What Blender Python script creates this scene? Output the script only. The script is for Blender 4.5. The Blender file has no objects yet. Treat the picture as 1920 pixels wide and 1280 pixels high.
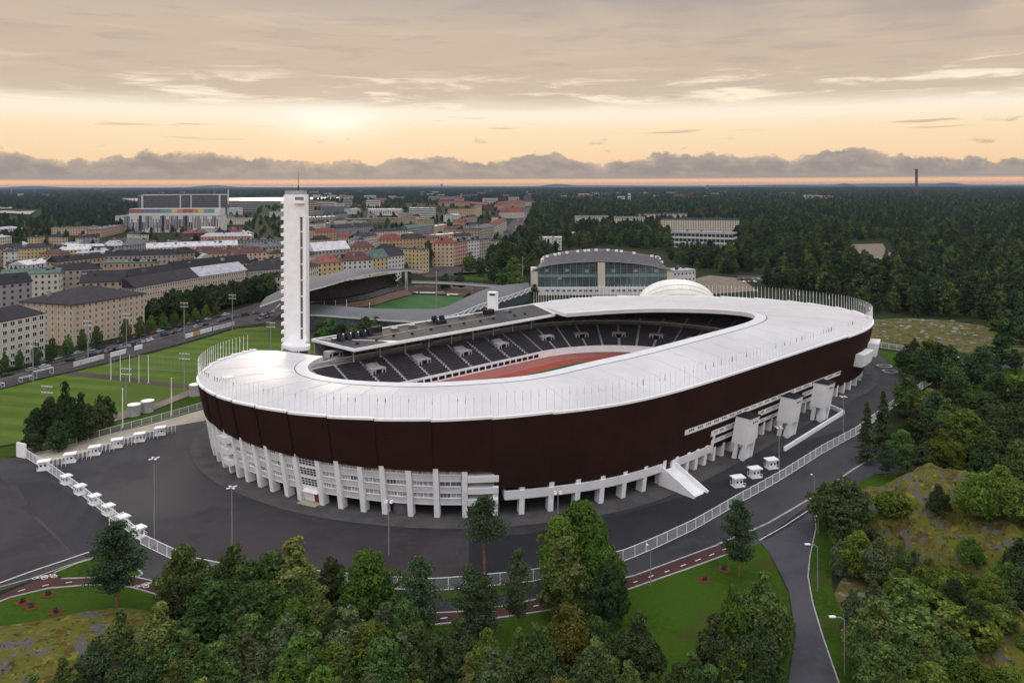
import bpy, math, random
from math import radians as R, sin, cos, pi, sqrt, atan2, hypot
from mathutils import Vector, Matrix
from mathutils.geometry import tessellate_polygon
SC = bpy.context.scene
COL = SC.collection
rnd = random.Random(7)
# ---------------------------------------------------------------- camera, sky, sun, exposure
FP = 1450.0; HC = 80.0; YH = 346.0; ROLL = 0.0036
cd = bpy.data.cameras.new('camera'); cam = bpy.data.objects.new('camera', cd); COL.objects.link(cam)
cd.sensor_width = 36; cd.lens = 36*FP/1920; cd.shift_y = -(640-YH)/1920; cd.clip_start = 1; cd.clip_end = 90000
cam.matrix_world = Matrix.Translation((0, 0, HC)) @ Matrix.Rotation(pi/2, 4, 'X') @ Matrix.Rotation(-ROLL, 4, 'Z')
SC.camera = cam
SC.render.engine = 'CYCLES'
SC.cycles.use_denoising = True
SC.cycles.max_bounces = 5; SC.cycles.diffuse_bounces = 3; SC.cycles.glossy_bounces = 2
SC.cycles.transmission_bounces = 2; SC.cycles.volume_bounces = 0; SC.cycles.transparent_max_bounces = 6
SC.cycles.use_adaptive_sampling = True; SC.cycles.adaptive_threshold = 0.015
SC.cycles.caustics_reflective = False; SC.cycles.caustics_refractive = False
SC.view_settings.view_transform = 'Standard'; SC.view_settings.look = 'None'
SC.view_settings.gamma = 1; SC.view_settings.exposure = 0.0; SC.view_settings.use_curve_mapping = False
HAZE_D = 2.6e-5
SUN_EL = R(6); SUN_AZ = math.atan((620-960)/FP)
def s2l(c): return c/12.92 if c <= .04045 else ((c+.055)/1.055)**2.4
def C(r, g, b, k=1.0): return (s2l(r/255)*k, s2l(g/255)*k, s2l(b/255)*k, 1)

class NT:
    """small node-tree writer"""
    def __init__(s, tree): s.t = tree; s.n = tree.nodes; s.l = tree.links
    def node(s, typ, **kw):
        n = s.n.new(typ)
        for k, v in kw.items(): setattr(n, k, v)
        return n
    def link(s, a, b): s.l.new(a, b)
    def put(s, sock, v):
        if isinstance(v, bpy.types.NodeSocket): s.l.new(v, sock)
        else: sock.default_value = v
    def math(s, op, a, b=None, c=None, clamp=False):
        n = s.node('ShaderNodeMath', operation=op, use_clamp=clamp)
        s.put(n.inputs[0], a)
        if b is not None: s.put(n.inputs[1], b)
        if c is not None: s.put(n.inputs[2], c)
        return n.outputs[0]
    def mapr(s, v, a, b, c=0.0, d=1.0, smooth=True):
        n = s.node('ShaderNodeMapRange', interpolation_type='SMOOTHSTEP' if smooth else 'LINEAR')
        s.put(n.inputs[0], v); n.inputs[1].default_value = a; n.inputs[2].default_value = b
        n.inputs[3].default_value = c; n.inputs[4].default_value = d
        return n.outputs[0]
    def mix(s, f, a, b, blend='MIX'):
        n = s.node('ShaderNodeMix', data_type='RGBA', blend_type=blend)
        s.put(n.inputs[0], f); s.put(n.inputs[6], a); s.put(n.inputs[7], b)
        return n.outputs[2]
    def noise(s, vec, scale, detail=4, rough=.5, dist=0, dim='3D'):
        n = s.node('ShaderNodeTexNoise', noise_dimensions=dim)
        if vec is not None: s.l.new(vec, n.inputs['Vector'])
        n.inputs['Scale'].default_value = scale; n.inputs['Detail'].default_value = detail
        n.inputs['Roughness'].default_value = rough; n.inputs['Distortion'].default_value = dist
        return n.outputs[0]
    def ramp(s, f, stops, interp='LINEAR'):
        n = s.node('ShaderNodeValToRGB'); cr = n.color_ramp; cr.interpolation = interp
        while len(cr.elements) < len(stops): cr.elements.new(0.5)
        for e, (p, c) in zip(cr.elements, stops): e.position = p; e.color = c
        s.put(n.inputs[0], f); return n.outputs[0]
    def comb(s, x, y, z):
        n = s.node('ShaderNodeCombineXYZ'); s.put(n.inputs[0], x); s.put(n.inputs[1], y); s.put(n.inputs[2], z)
        return n.outputs[0]

W = bpy.data.worlds.new('World'); SC.world = W; W.use_nodes = True
W.cycles_visibility.camera = True
def build_world():
    t = NT(W.node_tree); t.n.clear()
    out = t.node('ShaderNodeOutputWorld'); bg = t.node('ShaderNodeBackground')
    tc = t.node('ShaderNodeTexCoord'); sep = t.node('ShaderNodeSeparateXYZ')
    t.link(tc.outputs['Generated'], sep.inputs[0]); x, y, z = sep.outputs
    hyp = t.math('SQRT', t.math('ADD', t.math('MULTIPLY', x, x), t.math('MULTIPLY', y, y)))
    e = t.math('DIVIDE', z, t.math('MAXIMUM', hyp, .001))          # tangent of the elevation
    az = t.math('ARCTAN2', x, y)
    # drifting layers: long streaks high up, puffs low down
    vst = t.comb(t.math('MULTIPLY', az, 3.0), t.math('MULTIPLY', e, 30.0), 0.0)
    streak = t.noise(vst, 1.6, 6, .55, .3)
    vst2 = t.comb(t.math('MULTIPLY', az, 7.0), t.math('MULTIPLY', e, 60.0), 4.0)
    streak2 = t.noise(vst2, 1.3, 6, .6, .5)
    vpf = t.comb(t.math('MULTIPLY', az, 16.0), t.math('MULTIPLY', e, 38.0), 9.0)
    puff = t.noise(vpf, 1.2, 8, .62, .2)
    vbig = t.comb(t.math('MULTIPLY', az, 5.0), t.math('MULTIPLY', e, 6.0), 2.0)
    big = t.noise(vbig, 1.4, 3, .5)
    sh = t.math('MULTIPLY', t.math('SUBTRACT', streak, .5), .03)
    ee = t.math('ADD', e, t.math('MULTIPLY', sh, t.mapr(e, .06, .13)))
    M = 4.0   # ramp covers tan(elevation) 0..0.25
    clear = t.ramp(t.math('MULTIPLY', ee, M), [
        (0.0, C(240, 176, 122)), (.012, C(250, 192, 138)), (.03, C(248, 202, 156)), (.16, C(250, 218, 178)),
        (.28, C(253, 229, 192)), (.345, C(254, 240, 218)), (.375, C(252, 238, 218)), (.44, C(210, 193, 173)),
        (.62, C(206, 186, 166)), (.82, C(204, 186, 168)), (1.0, C(190, 177, 166))])
    # broken bright gaps around the bottom of the high deck
    gap = t.math('MULTIPLY', t.mapr(streak2, .50, .68), t.math('MULTIPLY', t.mapr(ee, .085, .10), t.mapr(ee, .155, .12)))
    deck = t.mix(gap, clear, C(255, 240, 214))
    # soft light and dark streaks on the high deck
    dk = t.math('MULTIPLY', t.mapr(streak, .52, .75), t.mapr(e, .09, .14))
    deck = t.mix(t.math('MULTIPLY', dk, .45), deck, C(226, 209, 186))
    dk2 = t.math('MULTIPLY', t.mapr(streak2, .5, .35), t.mapr(e, .1, .16))
    deck = t.mix(t.math('MULTIPLY', dk2, .35), deck, C(178, 166, 156))
    tr = t.math('MULTIPLY', t.mapr(t.math('ADD', e, t.math('MULTIPLY', az, .09)), .18, .30), t.mapr(big, .35, .6))
    deck = t.mix(t.math('MULTIPLY', tr, .8), deck, C(160, 151, 152))
    # thin dark bars floating in the pale band
    vb = t.comb(t.math('MULTIPLY', az, 7.0), t.math('MULTIPLY', e, 130.0), 21.0)
    bar = t.noise(vb, 1.0, 3, .5)
    bm = t.math('MULTIPLY', t.mapr(bar, .63, .72), t.math('MULTIPLY', t.mapr(e, .05, .065), t.mapr(e, .09, .08)))
    deck = t.mix(t.math('MULTIPLY', bm, .75), deck, C(206, 178, 150))
    # low bank of cumulus with a lumpy top
    vc = t.comb(t.math('MULTIPLY', az, 11.0), t.math('MULTIPLY', e, 14.0), 0.0)
    lump = t.noise(vc, 1.5, 8, .6, .15)
    big2 = t.noise(t.comb(t.math('MULTIPLY', az, 3.1), 0.0, 5.0), 2.0, 2, .5)
    lump2 = t.noise(t.comb(t.math('MULTIPLY', az, 34.0), t.math('MULTIPLY', e, 40.0), 7.0), 1.4, 6, .65)
    top = t.math('ADD', t.math('ADD', t.math('MULTIPLY', lump, .030), t.math('MULTIPLY', lump2, .026)), t.math('MULTIPLY', t.mapr(big2, .4, .66), .013))
    inb = t.math('SUBTRACT', top, e)
    cum = t.mapr(inb, -.0018, .0026)
    cum = t.math('MULTIPLY', cum, t.mapr(e, .0045, .0085))
    vin = t.comb(t.math('MULTIPLY', az, 26.0), t.math('MULTIPLY', e, 60.0), 3.0)
    inn = t.noise(vin, 1.2, 6, .6)
    cc = t.mix(t.mapr(inn, .35, .7), C(139, 137, 138), C(168, 159, 153))
    rim = t.math('MULTIPLY', t.mapr(inb, .010, 0.0), t.mapr(puff, .35, .65))
    cc = t.mix(t.math('MULTIPLY', rim, .75), cc, C(214, 190, 165))
    cc = t.mix(t.mapr(e, .016, .006), cc, C(152, 147, 150))
    deck = t.mix(t.math('MULTIPLY', cum, .90), deck, cc)
    # few loose puffs above the bank
    fp = t.math('MULTIPLY', t.mapr(puff, .62, .74), t.math('MULTIPLY', t.mapr(e, .03, .045), t.mapr(e, .085, .065)))
    deck = t.mix(t.math('MULTIPLY', fp, .7), deck, C(196, 170, 148))
    # the sun behind thin cloud
    da = t.math('SUBTRACT', az, SUN_AZ); de = t.math('SUBTRACT', e, .080)
    q = t.math('ADD', t.math('MULTIPLY', t.math('MULTIPLY', da, da), 260.0), t.math('MULTIPLY', t.math('MULTIPLY', de, de), 2600.0))
    glow = t.math('EXPONENT', t.math('MULTIPLY', q, -1.0))
    deck = t.mix(t.math('MULTIPLY', glow, .6), deck, (1.15, 1.08, .95, 1))
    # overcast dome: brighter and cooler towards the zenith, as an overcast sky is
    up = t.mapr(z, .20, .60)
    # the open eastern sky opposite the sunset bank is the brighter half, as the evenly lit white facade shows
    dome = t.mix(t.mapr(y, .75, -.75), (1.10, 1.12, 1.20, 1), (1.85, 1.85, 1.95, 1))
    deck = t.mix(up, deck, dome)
    # the clear sky behind, seen only faintly
    sky = t.node('ShaderNodeTexSky', sky_type='NISHITA', sun_disc=False)
    sky.sun_elevation = SUN_EL; sky.sun_rotation = SUN_AZ; sky.altitude = 80
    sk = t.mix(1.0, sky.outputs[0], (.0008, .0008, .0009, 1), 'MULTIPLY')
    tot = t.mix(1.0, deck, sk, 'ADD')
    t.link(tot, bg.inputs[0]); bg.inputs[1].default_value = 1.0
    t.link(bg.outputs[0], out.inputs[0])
build_world()
sl = bpy.data.lights.new('sun', 'SUN'); sl.energy = .8; sl.angle = R(14); sl.color = (1, .84, .66)
so = bpy.data.objects.new('sun', sl); COL.objects.link(so)
sd = Vector((sin(SUN_AZ)*cos(SUN_EL), cos(SUN_AZ)*cos(SUN_EL), sin(SUN_EL)))
so.rotation_euler = sd.to_track_quat('Z', 'Y').to_euler(); so.location = (0, 0, 300)

# ---------------------------------------------------------------- placing helpers
AX = (.719, .695)                                  # the stadium's long axis
def uv(x, y): return AX[0]*x+AX[1]*y, AX[0]*y-AX[1]*x
def xy(u, v): return (AX[0]*u-AX[1]*v, AX[1]*u+AX[0]*v)
def sstep(a, b, t):
    t = max(0., min(1., (t-a)/(b-a))); return t*t*(3-2*t)
def zg(x, y):                                      # lie of the land: it rises north of the stadium
    return 4.5*sstep(150, 290, AX[0]*x+AX[1]*y)
def fix(px, py): return px-(py-YH)*ROLL, py+(px-960)*ROLL
def at(px, py, z=0.0):
    px, py = fix(px, py); d = FP*(HC-z)/(py-YH)
    return Vector(((px-960)/FP*d, d, z))
def atg(px, py):
    z = 0.
    for _ in range(12): p = at(px, py, z); z = .5*z+.5*zg(p.x, p.y)
    return Vector((p.x, p.y, zg(p.x, p.y)))
def atd(px, py, d):
    px, py = fix(px, py); return Vector(((px-960)/FP*d, d, HC-(py-YH)*d/FP))
def at_tilt(px, py, a, b):                         # on the plane z = a + b*v
    px, py = fix(px, py); rx = (px-960)/FP; dy = (py-YH)/FP
    t = (HC-a)/(dy+b*(AX[0]-AX[1]*rx)); return Vector((rx*t, t, HC-dy*t))
def proj(p):
    x = 960+FP*p[0]/p[1]; y = YH+FP*(HC-p[2])/p[1]
    return x+(y-YH)*ROLL, y-(x-960)*ROLL

class MB:
    def __init__(s): s.v = []; s.f = []; s.m = []
    def poly(s, pts, m=0):
        n = len(s.v); s.v += [tuple(p) for p in pts]; s.f.append(tuple(range(n, n+len(pts)))); s.m.append(m); return s
    def prism(s, pts, z0, z1, m=0, mt=None, bottom=False):
        n = len(pts)
        if sum(pts[i][0]*pts[(i+1) % n][1]-pts[(i+1) % n][0]*pts[i][1] for i in range(n)) < 0: pts = pts[::-1]
        b = len(s.v)
        s.v += [(p[0], p[1], z0) for p in pts]+[(p[0], p[1], z1) for p in pts]
        for i in range(n):
            j = (i+1) % n; s.f.append((b+i, b+j, b+n+j, b+n+i)); s.m.append(m)
        s.f.append(tuple(range(b+n, b+2*n))); s.m.append(m if mt is None else mt)
        if bottom: s.f.append(tuple(range(b+n-1, b-1, -1))); s.m.append(m)
        return s
    def box(s, x0, x1, y0, y1, z0, z1, m=0, mt=None):
        return s.prism([(x0, y0), (x1, y0), (x1, y1), (x0, y1)], z0, z1, m, mt, True)
    def obox(s, c, t, hx, hy, z0, z1, m=0, mt=None):        # centre, unit tangent, half sizes
        n = (-t[1], t[0]); P = []
        for a, b in ((-1, -1), (1, -1), (1, 1), (-1, 1)):
            P.append((c[0]+t[0]*hx*a+n[0]*hy*b, c[1]+t[1]*hx*a+n[1]*hy*b))
        return s.prism(P, z0, z1, m, mt, True)
    def hexa(s, b, t, m=0):                                  # 4 bottom points, 4 top points, same winding
        n = len(s.v); s.v += [tuple(p) for p in b]+[tuple(p) for p in t]
        for f in ((0, 1, 5, 4), (1, 2, 6, 5), (2, 3, 7, 6), (3, 0, 4, 7), (4, 5, 6, 7), (3, 2, 1, 0)):
            s.f.append(tuple(n+i for i in f)); s.m.append(m)
        return s
    def bar(s, a, b, w, h, m=0):                             # beam with rectangular section
        a = Vector(a); b = Vector(b); d = (b-a)
        if d.length < 1e-6: return s
        d.normalize(); side = d.cross(Vector((0, 0, 1)))
        side = Vector((1, 0, 0)) if side.length < 1e-3 else side.normalized()
        up = side.cross(d); q = [side*(-w/2)+up*(-h/2), side*(w/2)+up*(-h/2), side*(w/2)+up*(h/2), side*(-w/2)+up*(h/2)]
        return s.hexa([a+k for k in q], [b+k for k in q], m)
    def tube(s, a, b, r0, r1=None, n=6, m=0, cap=True):
        r1 = r0 if r1 is None else r1
        a = Vector(a); b = Vector(b); d = (b-a).normalized()
        x = d.orthogonal().normalized(); y = d.cross(x); k = len(s.v)
        for c, r in ((a, r0), (b, r1)):
            for i in range(n):
                w = 2*pi*i/n; s.v.append(tuple(c+x*(r*cos(w))+y*(r*sin(w))))
        for i in range(n):
            j = (i+1) % n; s.f.append((k+i, k+j, k+n+j, k+n+i)); s.m.append(m)
        if cap:
            s.f.append(tuple(range(k+n, k+2*n))); s.m.append(m)
        return s
    def grid(s, rows, m=0, closed=False):                    # rows: list of equal-length point lists
        k = len(s.v); w = len(rows[0])
        for r in rows: s.v += [tuple(p) for p in r]
        for i in range(len(rows)-1):
            mm = m[i] if isinstance(m, (list, tuple)) else m
            for j in range(w if closed else w-1):
                j2 = (j+1) % w
                s.f.append((k+i*w+j, k+i*w+j2, k+(i+1)*w+j2, k+(i+1)*w+j)); s.m.append(mm)
        return s
    def mesh(s, name, mats, org=(0, 0, 0), smooth=False):
        me = bpy.data.meshes.new(name)
        ox, oy, oz = org
        me.from_pydata([(v[0]-ox, v[1]-oy, v[2]-oz) for v in s.v], [], s.f)
        if not isinstance(mats, (list, tuple)): mats = [mats]
        for q in mats: me.materials.append(q)
        if len(mats) > 1: me.polygons.foreach_set('material_index', s.m)
        if smooth: me.polygons.foreach_set('use_smooth', [True]*len(s.f))
        me.update(); return me
    def build(s, name, mats, parent=None, smooth=False, org=None):
        if parent is not None and org is None: org = wloc(parent)
        org = org or (0, 0, 0)
        o = bpy.data.objects.new(name, s.mesh(name, mats, org, smooth)); COL.objects.link(o)
        if parent is not None: o.parent = parent
        else: o.location = org
        return o
def wloc(o):
    x = y = z = 0.
    while o is not None: x += o.location.x; y += o.location.y; z += o.location.z; o = o.parent
    return (x, y, z)
def tag(o, label=None, cat=None, group=None, kind=None):
    if label: o['label'] = label
    if cat: o['category'] = cat
    if group: o['group'] = group
    if kind: o['kind'] = kind
    return o
def thing(name, label, cat, loc=(0, 0, 0), group=None, rz=0):
    o = bpy.data.objects.new(name, None); COL.objects.link(o); o.location = loc; o.rotation_euler = (0, 0, rz)
    o.empty_display_size = 1
    return tag(o, label, cat, group)
KIDS = {}
def part(name, me, parent, loc=(0, 0, 0), rz=0, sc=None):
    o = bpy.data.objects.new(name, me); COL.objects.link(o); o.parent = parent; o.location = loc; o.rotation_euler = (0, 0, rz)
    if sc: o.scale = sc
    KIDS.setdefault(parent, []).append(o)
    return o
def copy_thing(o, loc, rz=0, label=None, sc=None):
    def rec(a, par):
        c = a.copy(); COL.objects.link(c)
        if par is not None: c.parent = par
        for k in KIDS.get(a, []): KIDS.setdefault(c, []).append(rec(k, c))
        return c
    c = rec(o, None); c.location = loc; c.rotation_euler = (0, 0, rz)
    if label: c['label'] = label
    if sc: c.scale = sc
    return c
def ordn(i):
    return '%d%s' % (i, 'th' if 10 <= i % 100 <= 20 else {1: 'st', 2: 'nd', 3: 'rd'}.get(i % 10, 'th'))

# ---------------------------------------------------------------- materials
MC = {}
def mat(name, col, rough=.8, var=.15, scale=.6, spec=.3, metal=0, bump=0., bscale=3., rand=0., col2=None, big=None, coat=0):
    if name in MC: return MC[name]
    m = bpy.data.materials.new(name); m.use_nodes = True; t = NT(m.node_tree); t.n.clear()
    out = t.node('ShaderNodeOutputMaterial'); p = t.node('ShaderNodeBsdfPrincipled'); t.link(p.outputs[0], out.inputs[0])
    tc = t.node('ShaderNodeTexCoord'); vec = tc.outputs['Object']
    c = None
    if var or col2:
        n = t.noise(vec, scale, 6, .6)
        lo = tuple(x*(1-var) for x in col[:3])+(1,); hi = tuple(min(1, x*(1+var)) for x in (col2 or col)[:3])+(1,)
        c = t.mix(t.mapr(n, .32, .68), lo, hi)
        if big:
            n2 = t.noise(vec, big[0], 3, .5)
            c = t.mix(t.math('MULTIPLY', t.mapr(n2, .4, .65), big[1]), c, big[2])
    if rand:
        oi = t.node('ShaderNodeObjectInfo')
        hs = t.node('ShaderNodeHueSaturation'); t.put(hs.inputs['Color'], c if c is not None else col)
        t.put(hs.inputs['Value'], t.mapr(oi.outputs['Random'], 0, 1, 1-rand, 1+rand, False)); c = hs.outputs[0]
    t.put(p.inputs['Base Color'], c if c is not None else col)
    p.inputs['Roughness'].default_value = rough; p.inputs['Metallic'].default_value = metal
    p.inputs['Specular IOR Level'].default_value = spec
    if coat: p.inputs['Coat Weight'].default_value = coat; p.inputs['Coat Roughness'].default_value = .15
    if bump:
        b = t.node('ShaderNodeBump'); b.inputs['Strength'].default_value = bump; b.inputs['Distance'].default_value = .2
        t.link(t.noise(vec, bscale, 5, .6), b.inputs['Height']); t.link(b.outputs[0], p.inputs['Normal'])
    MC[name] = m; return m
def leafmat(name, a, b, transl=.25, hue=.03, val=.3):
    m = bpy.data.materials.new(name); m.use_nodes = True; t = NT(m.node_tree); t.n.clear()
    out = t.node('ShaderNodeOutputMaterial'); tc = t.node('ShaderNodeTexCoord')
    oi = t.node('ShaderNodeObjectInfo'); ge = t.node('ShaderNodeNewGeometry')
    n = t.noise(tc.outputs['Object'], .9, 3, .6)
    c = t.mix(t.mapr(n, .3, .7), a, b)
    hs = t.node('ShaderNodeHueSaturation'); t.put(hs.inputs['Color'], c)
    t.put(hs.inputs['Hue'], t.mapr(oi.outputs['Random'], 0, 1, .49-hue, .49+hue, False))
    r2 = t.math('FRACT', t.math('MULTIPLY', oi.outputs['Random'], 17.3))
    v = t.mapr(r2, 0, 1, 1-val, 1+val, False)
    v = t.math('MULTIPLY', v, t.mapr(ge.outputs['Random Per Island'], 0, 1, .68, 1.34, False))
    t.put(hs.inputs['Value'], v); hs.inputs['Saturation'].default_value = .93
    d = t.node('ShaderNodeBsdfDiffuse'); t.link(hs.outputs[0], d.inputs[0])
    tr = t.node('ShaderNodeBsdfTranslucent'); t.link(hs.outputs[0], tr.inputs[0])
    mx = t.node('ShaderNodeMixShader'); mx.inputs[0].default_value = transl
    t.link(d.outputs[0], mx.inputs[1]); t.link(tr.outputs[0], mx.inputs[2]); t.link(mx.outputs[0], out.inputs[0])
    return m
def M(n): return MC[n]
mat('white_paint', (.88, .88, .885, 1), .55, .05, .3)
mat('white_concrete', (.87, .865, .87, 1), .7, .07, .25, bump=.02)
mat('grey_panel', (.70, .68, .69, 1), .6, .07, .3)
mat('cap_white', (.85, .85, .86, 1), .4, .03, .3)
mat('dark_void', (.012, .011, .012, 1), .9, .2, .2)
mat('arena_roof', (.115, .118, .125, 1), .8, .10, .05, spec=.2)
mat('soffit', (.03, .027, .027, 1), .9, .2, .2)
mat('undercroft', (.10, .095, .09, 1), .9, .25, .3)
mat('glass_dark', (.035, .042, .048, 1), .12, .2, .5, spec=.6)
mat('glass_curtain', (.42, .43, .45, 1), .35, .35, 1.1, spec=.5)
mat('rim_white', (.60, .595, .605, 1), .5, .06, .2)
mat('seat_black', (.046, .043, .048, 1), .55, .2, .4, spec=.4)
mat('stand_concrete', (.33, .325, .325, 1), .85, .25, .4)
mat('aisle_concrete', (.46, .45, .45, 1), .85, .15, .8)
mat('grey_metal', (.16, .165, .175, 1), .45, .12, .3, metal=.2)
mat('mast_metal', (.30, .31, .33, 1), .45, .1, .6, metal=.3)
mat('dark_metal', (.022, .022, .024, 1), .7, .15, .5, spec=.1)
mat('bitumen', (.030, .030, .033, 1), .7, .35, .25, spec=.25, big=(.06, .5, (.055, .054, .057, 1)))
mat('timber', (.42, .27, .14, 1), .7, .15, 1)
mat('red_door', (.20, .03, .025, 1), .6, .1, 1)
mat('cream_wall', (.52, .47, .36, 1), .8, .1, .4)
mat('trunk_grey', (.07, .06, .05, 1), .9, .3, 1.5)
mat('trunk_pine', (.24, .11, .05, 1), .9, .35, 1.2)
mat('trunk_birch', (.42, .41, .38, 1), .8, .45, 2.5)
# ---------------------------------------------------------------- the setting: ground, roads, lawns, water
import bmesh
def groundmat(name, stops, rough=.95, bump=.3, bs=1.5, spec=.04):
    """stops: list of (noise scale, lo, hi, colour) mixed one over the other; first is the base colour"""
    m = bpy.data.materials.new(name); m.use_nodes = True; t = NT(m.node_tree); t.n.clear()
    out = t.node('ShaderNodeOutputMaterial'); p = t.node('ShaderNodeBsdfPrincipled'); t.link(p.outputs[0], out.inputs[0])
    ge = t.node('ShaderNodeNewGeometry'); vec = ge.outputs['Position']
    c = stops[0]
    for k, (s, lo, hi, col, det) in enumerate(stops[1:]):
        n = t.noise(vec, s, det, .6, .2); c = t.mix(t.mapr(n, lo, hi), c, col)
    t.put(p.inputs['Base Color'], c); p.inputs['Roughness'].default_value = rough; p.inputs['Specular IOR Level'].default_value = spec
    if bump:
        b = t.node('ShaderNodeBump'); b.inputs['Strength'].default_value = bump; b.inputs['Distance'].default_value = .3
        t.link(t.noise(vec, bs, 5, .65), b.inputs['Height']); t.link(b.outputs[0], p.inputs['Normal'])
    MC[name] = m; return m
groundmat('forest_floor', [(.022, .028, .010, 1), (.02, .4, .65, (.016, .021, .010, 1), 4), (.25, .45, .7, (.035, .042, .014, 1), 5), (.0012, .5, .62, (.020, .028, .018, 1), 4)])
groundmat('lawn', [(.034, .070, .006, 1), (.05, .4, .65, (.022, .046, .004, 1), 5), (.9, .4, .75, (.046, .078, .010, 1), 6), (.09, .56, .68, (.050, .052, .014, 1), 6)])
groundmat('asphalt_new', [(.032, .031, .034, 1), (.05, .44, .60, (.022, .021, .024, 1), 5), (.25, .50, .72, (.040, .038, .040, 1), 6), (.018, .48, .60, (.045, .042, .043, 1), 4), (1.6, .55, .8, (.030, .029, .031, 1), 6)], rough=.75, bump=.06, spec=.25)
groundmat('tyre_worn', [(.040, .038, .039, 1), (.22, .42, .58, (.029, .028, .030, 1), 6)], rough=.8, bump=0)
groundmat('asphalt_black', [(.016, .0155, .019, 1), (.05, .42, .62, (.023, .021, .025, 1), 5), (.7, .5, .75, (.026, .025, .028, 1), 5)], rough=.7, bump=.05, spec=.25)
groundmat('asphalt_worn', [(.056, .048, .050, 1), (.03, .42, .62, (.040, .035, .037, 1), 5), (.5, .5, .8, (.064, .056, .057, 1), 6), (.12, .58, .64, (.048, .041, .043, 1), 3)], rough=.85, bump=.05)
groundmat('asphalt_road', [(.072, .069, .077, 1), (.08, .42, .62, (.055, .053, .060, 1), 4), (.8, .5, .8, (.080, .076, .080, 1), 5)], rough=.85, bump=.05)
groundmat('street_asphalt', [(.075, .062, .060, 1), (.05, .42, .62, (.055, .048, .048, 1), 4)], rough=.85, bump=.05)
groundmat('apron', [(.095, .090, .088, 1), (.2, .4, .65, (.072, .069, .069, 1), 5)], rough=.9, bump=.05)
groundmat('paving', [(.40, .355, .27, 1), (.15, .4, .65, (.32, .29, .23, 1), 5), (.04, .5, .65, (.43, .39, .31, 1), 3)], rough=.9, bump=.05)
groundmat('red_path', [(.072, .036, .034, 1), (.3, .4, .65, (.058, .031, .030, 1), 4)], rough=.85, bump=.05)
groundmat('road_paint', [(.62, .60, .56, 1), (1.2, .5, .75, (.40, .38, .36, 1), 4)], rough=.8, bump=0)
groundmat('kerb_stone', [(.36, .34, .33, 1), (.8, .4, .7, (.25, .24, .23, 1), 4)], rough=.9, bump=0)
groundmat('gravel', [(.20, .165, .125, 1), (.2, .4, .65, (.15, .12, .095, 1), 5)], rough=.95, bump=.1)
groundmat('mulch', [(.14, .045, .022, 1), (1., .4, .65, (.08, .03, .016, 1), 4)], rough=.95, bump=.3)
groundmat('heath', [(.098, .086, .028, 1), (.25, .42, .6, (.055, .064, .015, 1), 6), (.35, .54, .62, (.16, .145, .125, 1), 7), (.12, .55, .66, (.115, .078, .034, 1), 5)], bump=.6, bs=.8)
groundmat('rock_moss', [(.098, .098, .016, 1), (.30, .52, .60, (.085, .055, .016, 1), 7), (.22, .52, .58, (.095, .087, .082, 1), 9), (.9, .55, .64, (.026, .036, .008, 1), 7), (.5, .58, .64, (.165, .145, .020, 1), 7), (1.8, .57, .68, (.15, .14, .13, 1), 6), (.7, .62, .70, (.020, .019, .016, 1), 6)], bump=.9, bs=.9)
groundmat('water', [(.24, .22, .19, 1), (.01, .4, .6, (.20, .185, .16, 1), 2)], rough=.3, bump=0, spec=.8)  # pale base colour has the bright sky reflected by the waves painted in
def striped_grass(name, a, b, ang, width):
    m = bpy.data.materials.new(name); m.use_nodes = True; t = NT(m.node_tree); t.n.clear()
    out = t.node('ShaderNodeOutputMaterial'); p = t.node('ShaderNodeBsdfPrincipled'); t.link(p.outputs[0], out.inputs[0])
    ge = t.node('ShaderNodeNewGeometry'); vec = ge.outputs['Position']; sp = t.node('ShaderNodeSeparateXYZ'); t.link(vec, sp.inputs[0])
    q = t.math('ADD', t.math('MULTIPLY', sp.outputs[0], cos(ang)/width*2*pi), t.math('MULTIPLY', sp.outputs[1], sin(ang)/width*2*pi))
    q = t.math('ADD', q, t.math('MULTIPLY', t.noise(vec, .03, 3), 1.6))
    f = t.mapr(t.math('SINE', q), -.6, .6)
    f = t.math('ADD', t.math('MULTIPLY', f, .55), t.math('MULTIPLY', t.mapr(t.noise(vec, .08, 5, .65), .35, .65), .45))
    c = t.mix(f, a, b); c = t.mix(t.mapr(t.noise(vec, .012, 3), .5, .66), c, (a[0]*1.25, a[1]*1.08, a[2], 1))
    t.put(p.inputs['Base Color'], c); p.inputs['Roughness'].default_value = .9; p.inputs['Specular IOR Level'].default_value = .15
    MC[name] = m; return m
striped_grass('pitch_grass', (.046, .084, .006, 1), (.086, .128, .011, 1), R(75), 11.)
striped_grass('arena_grass', (.030, .085, .020, 1), (.040, .105, .028, 1), R(30), 14.)
striped_grass('track_red', (.26, .055, .038, 1), (.30, .070, .050, 1), R(30), 9.)

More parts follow.
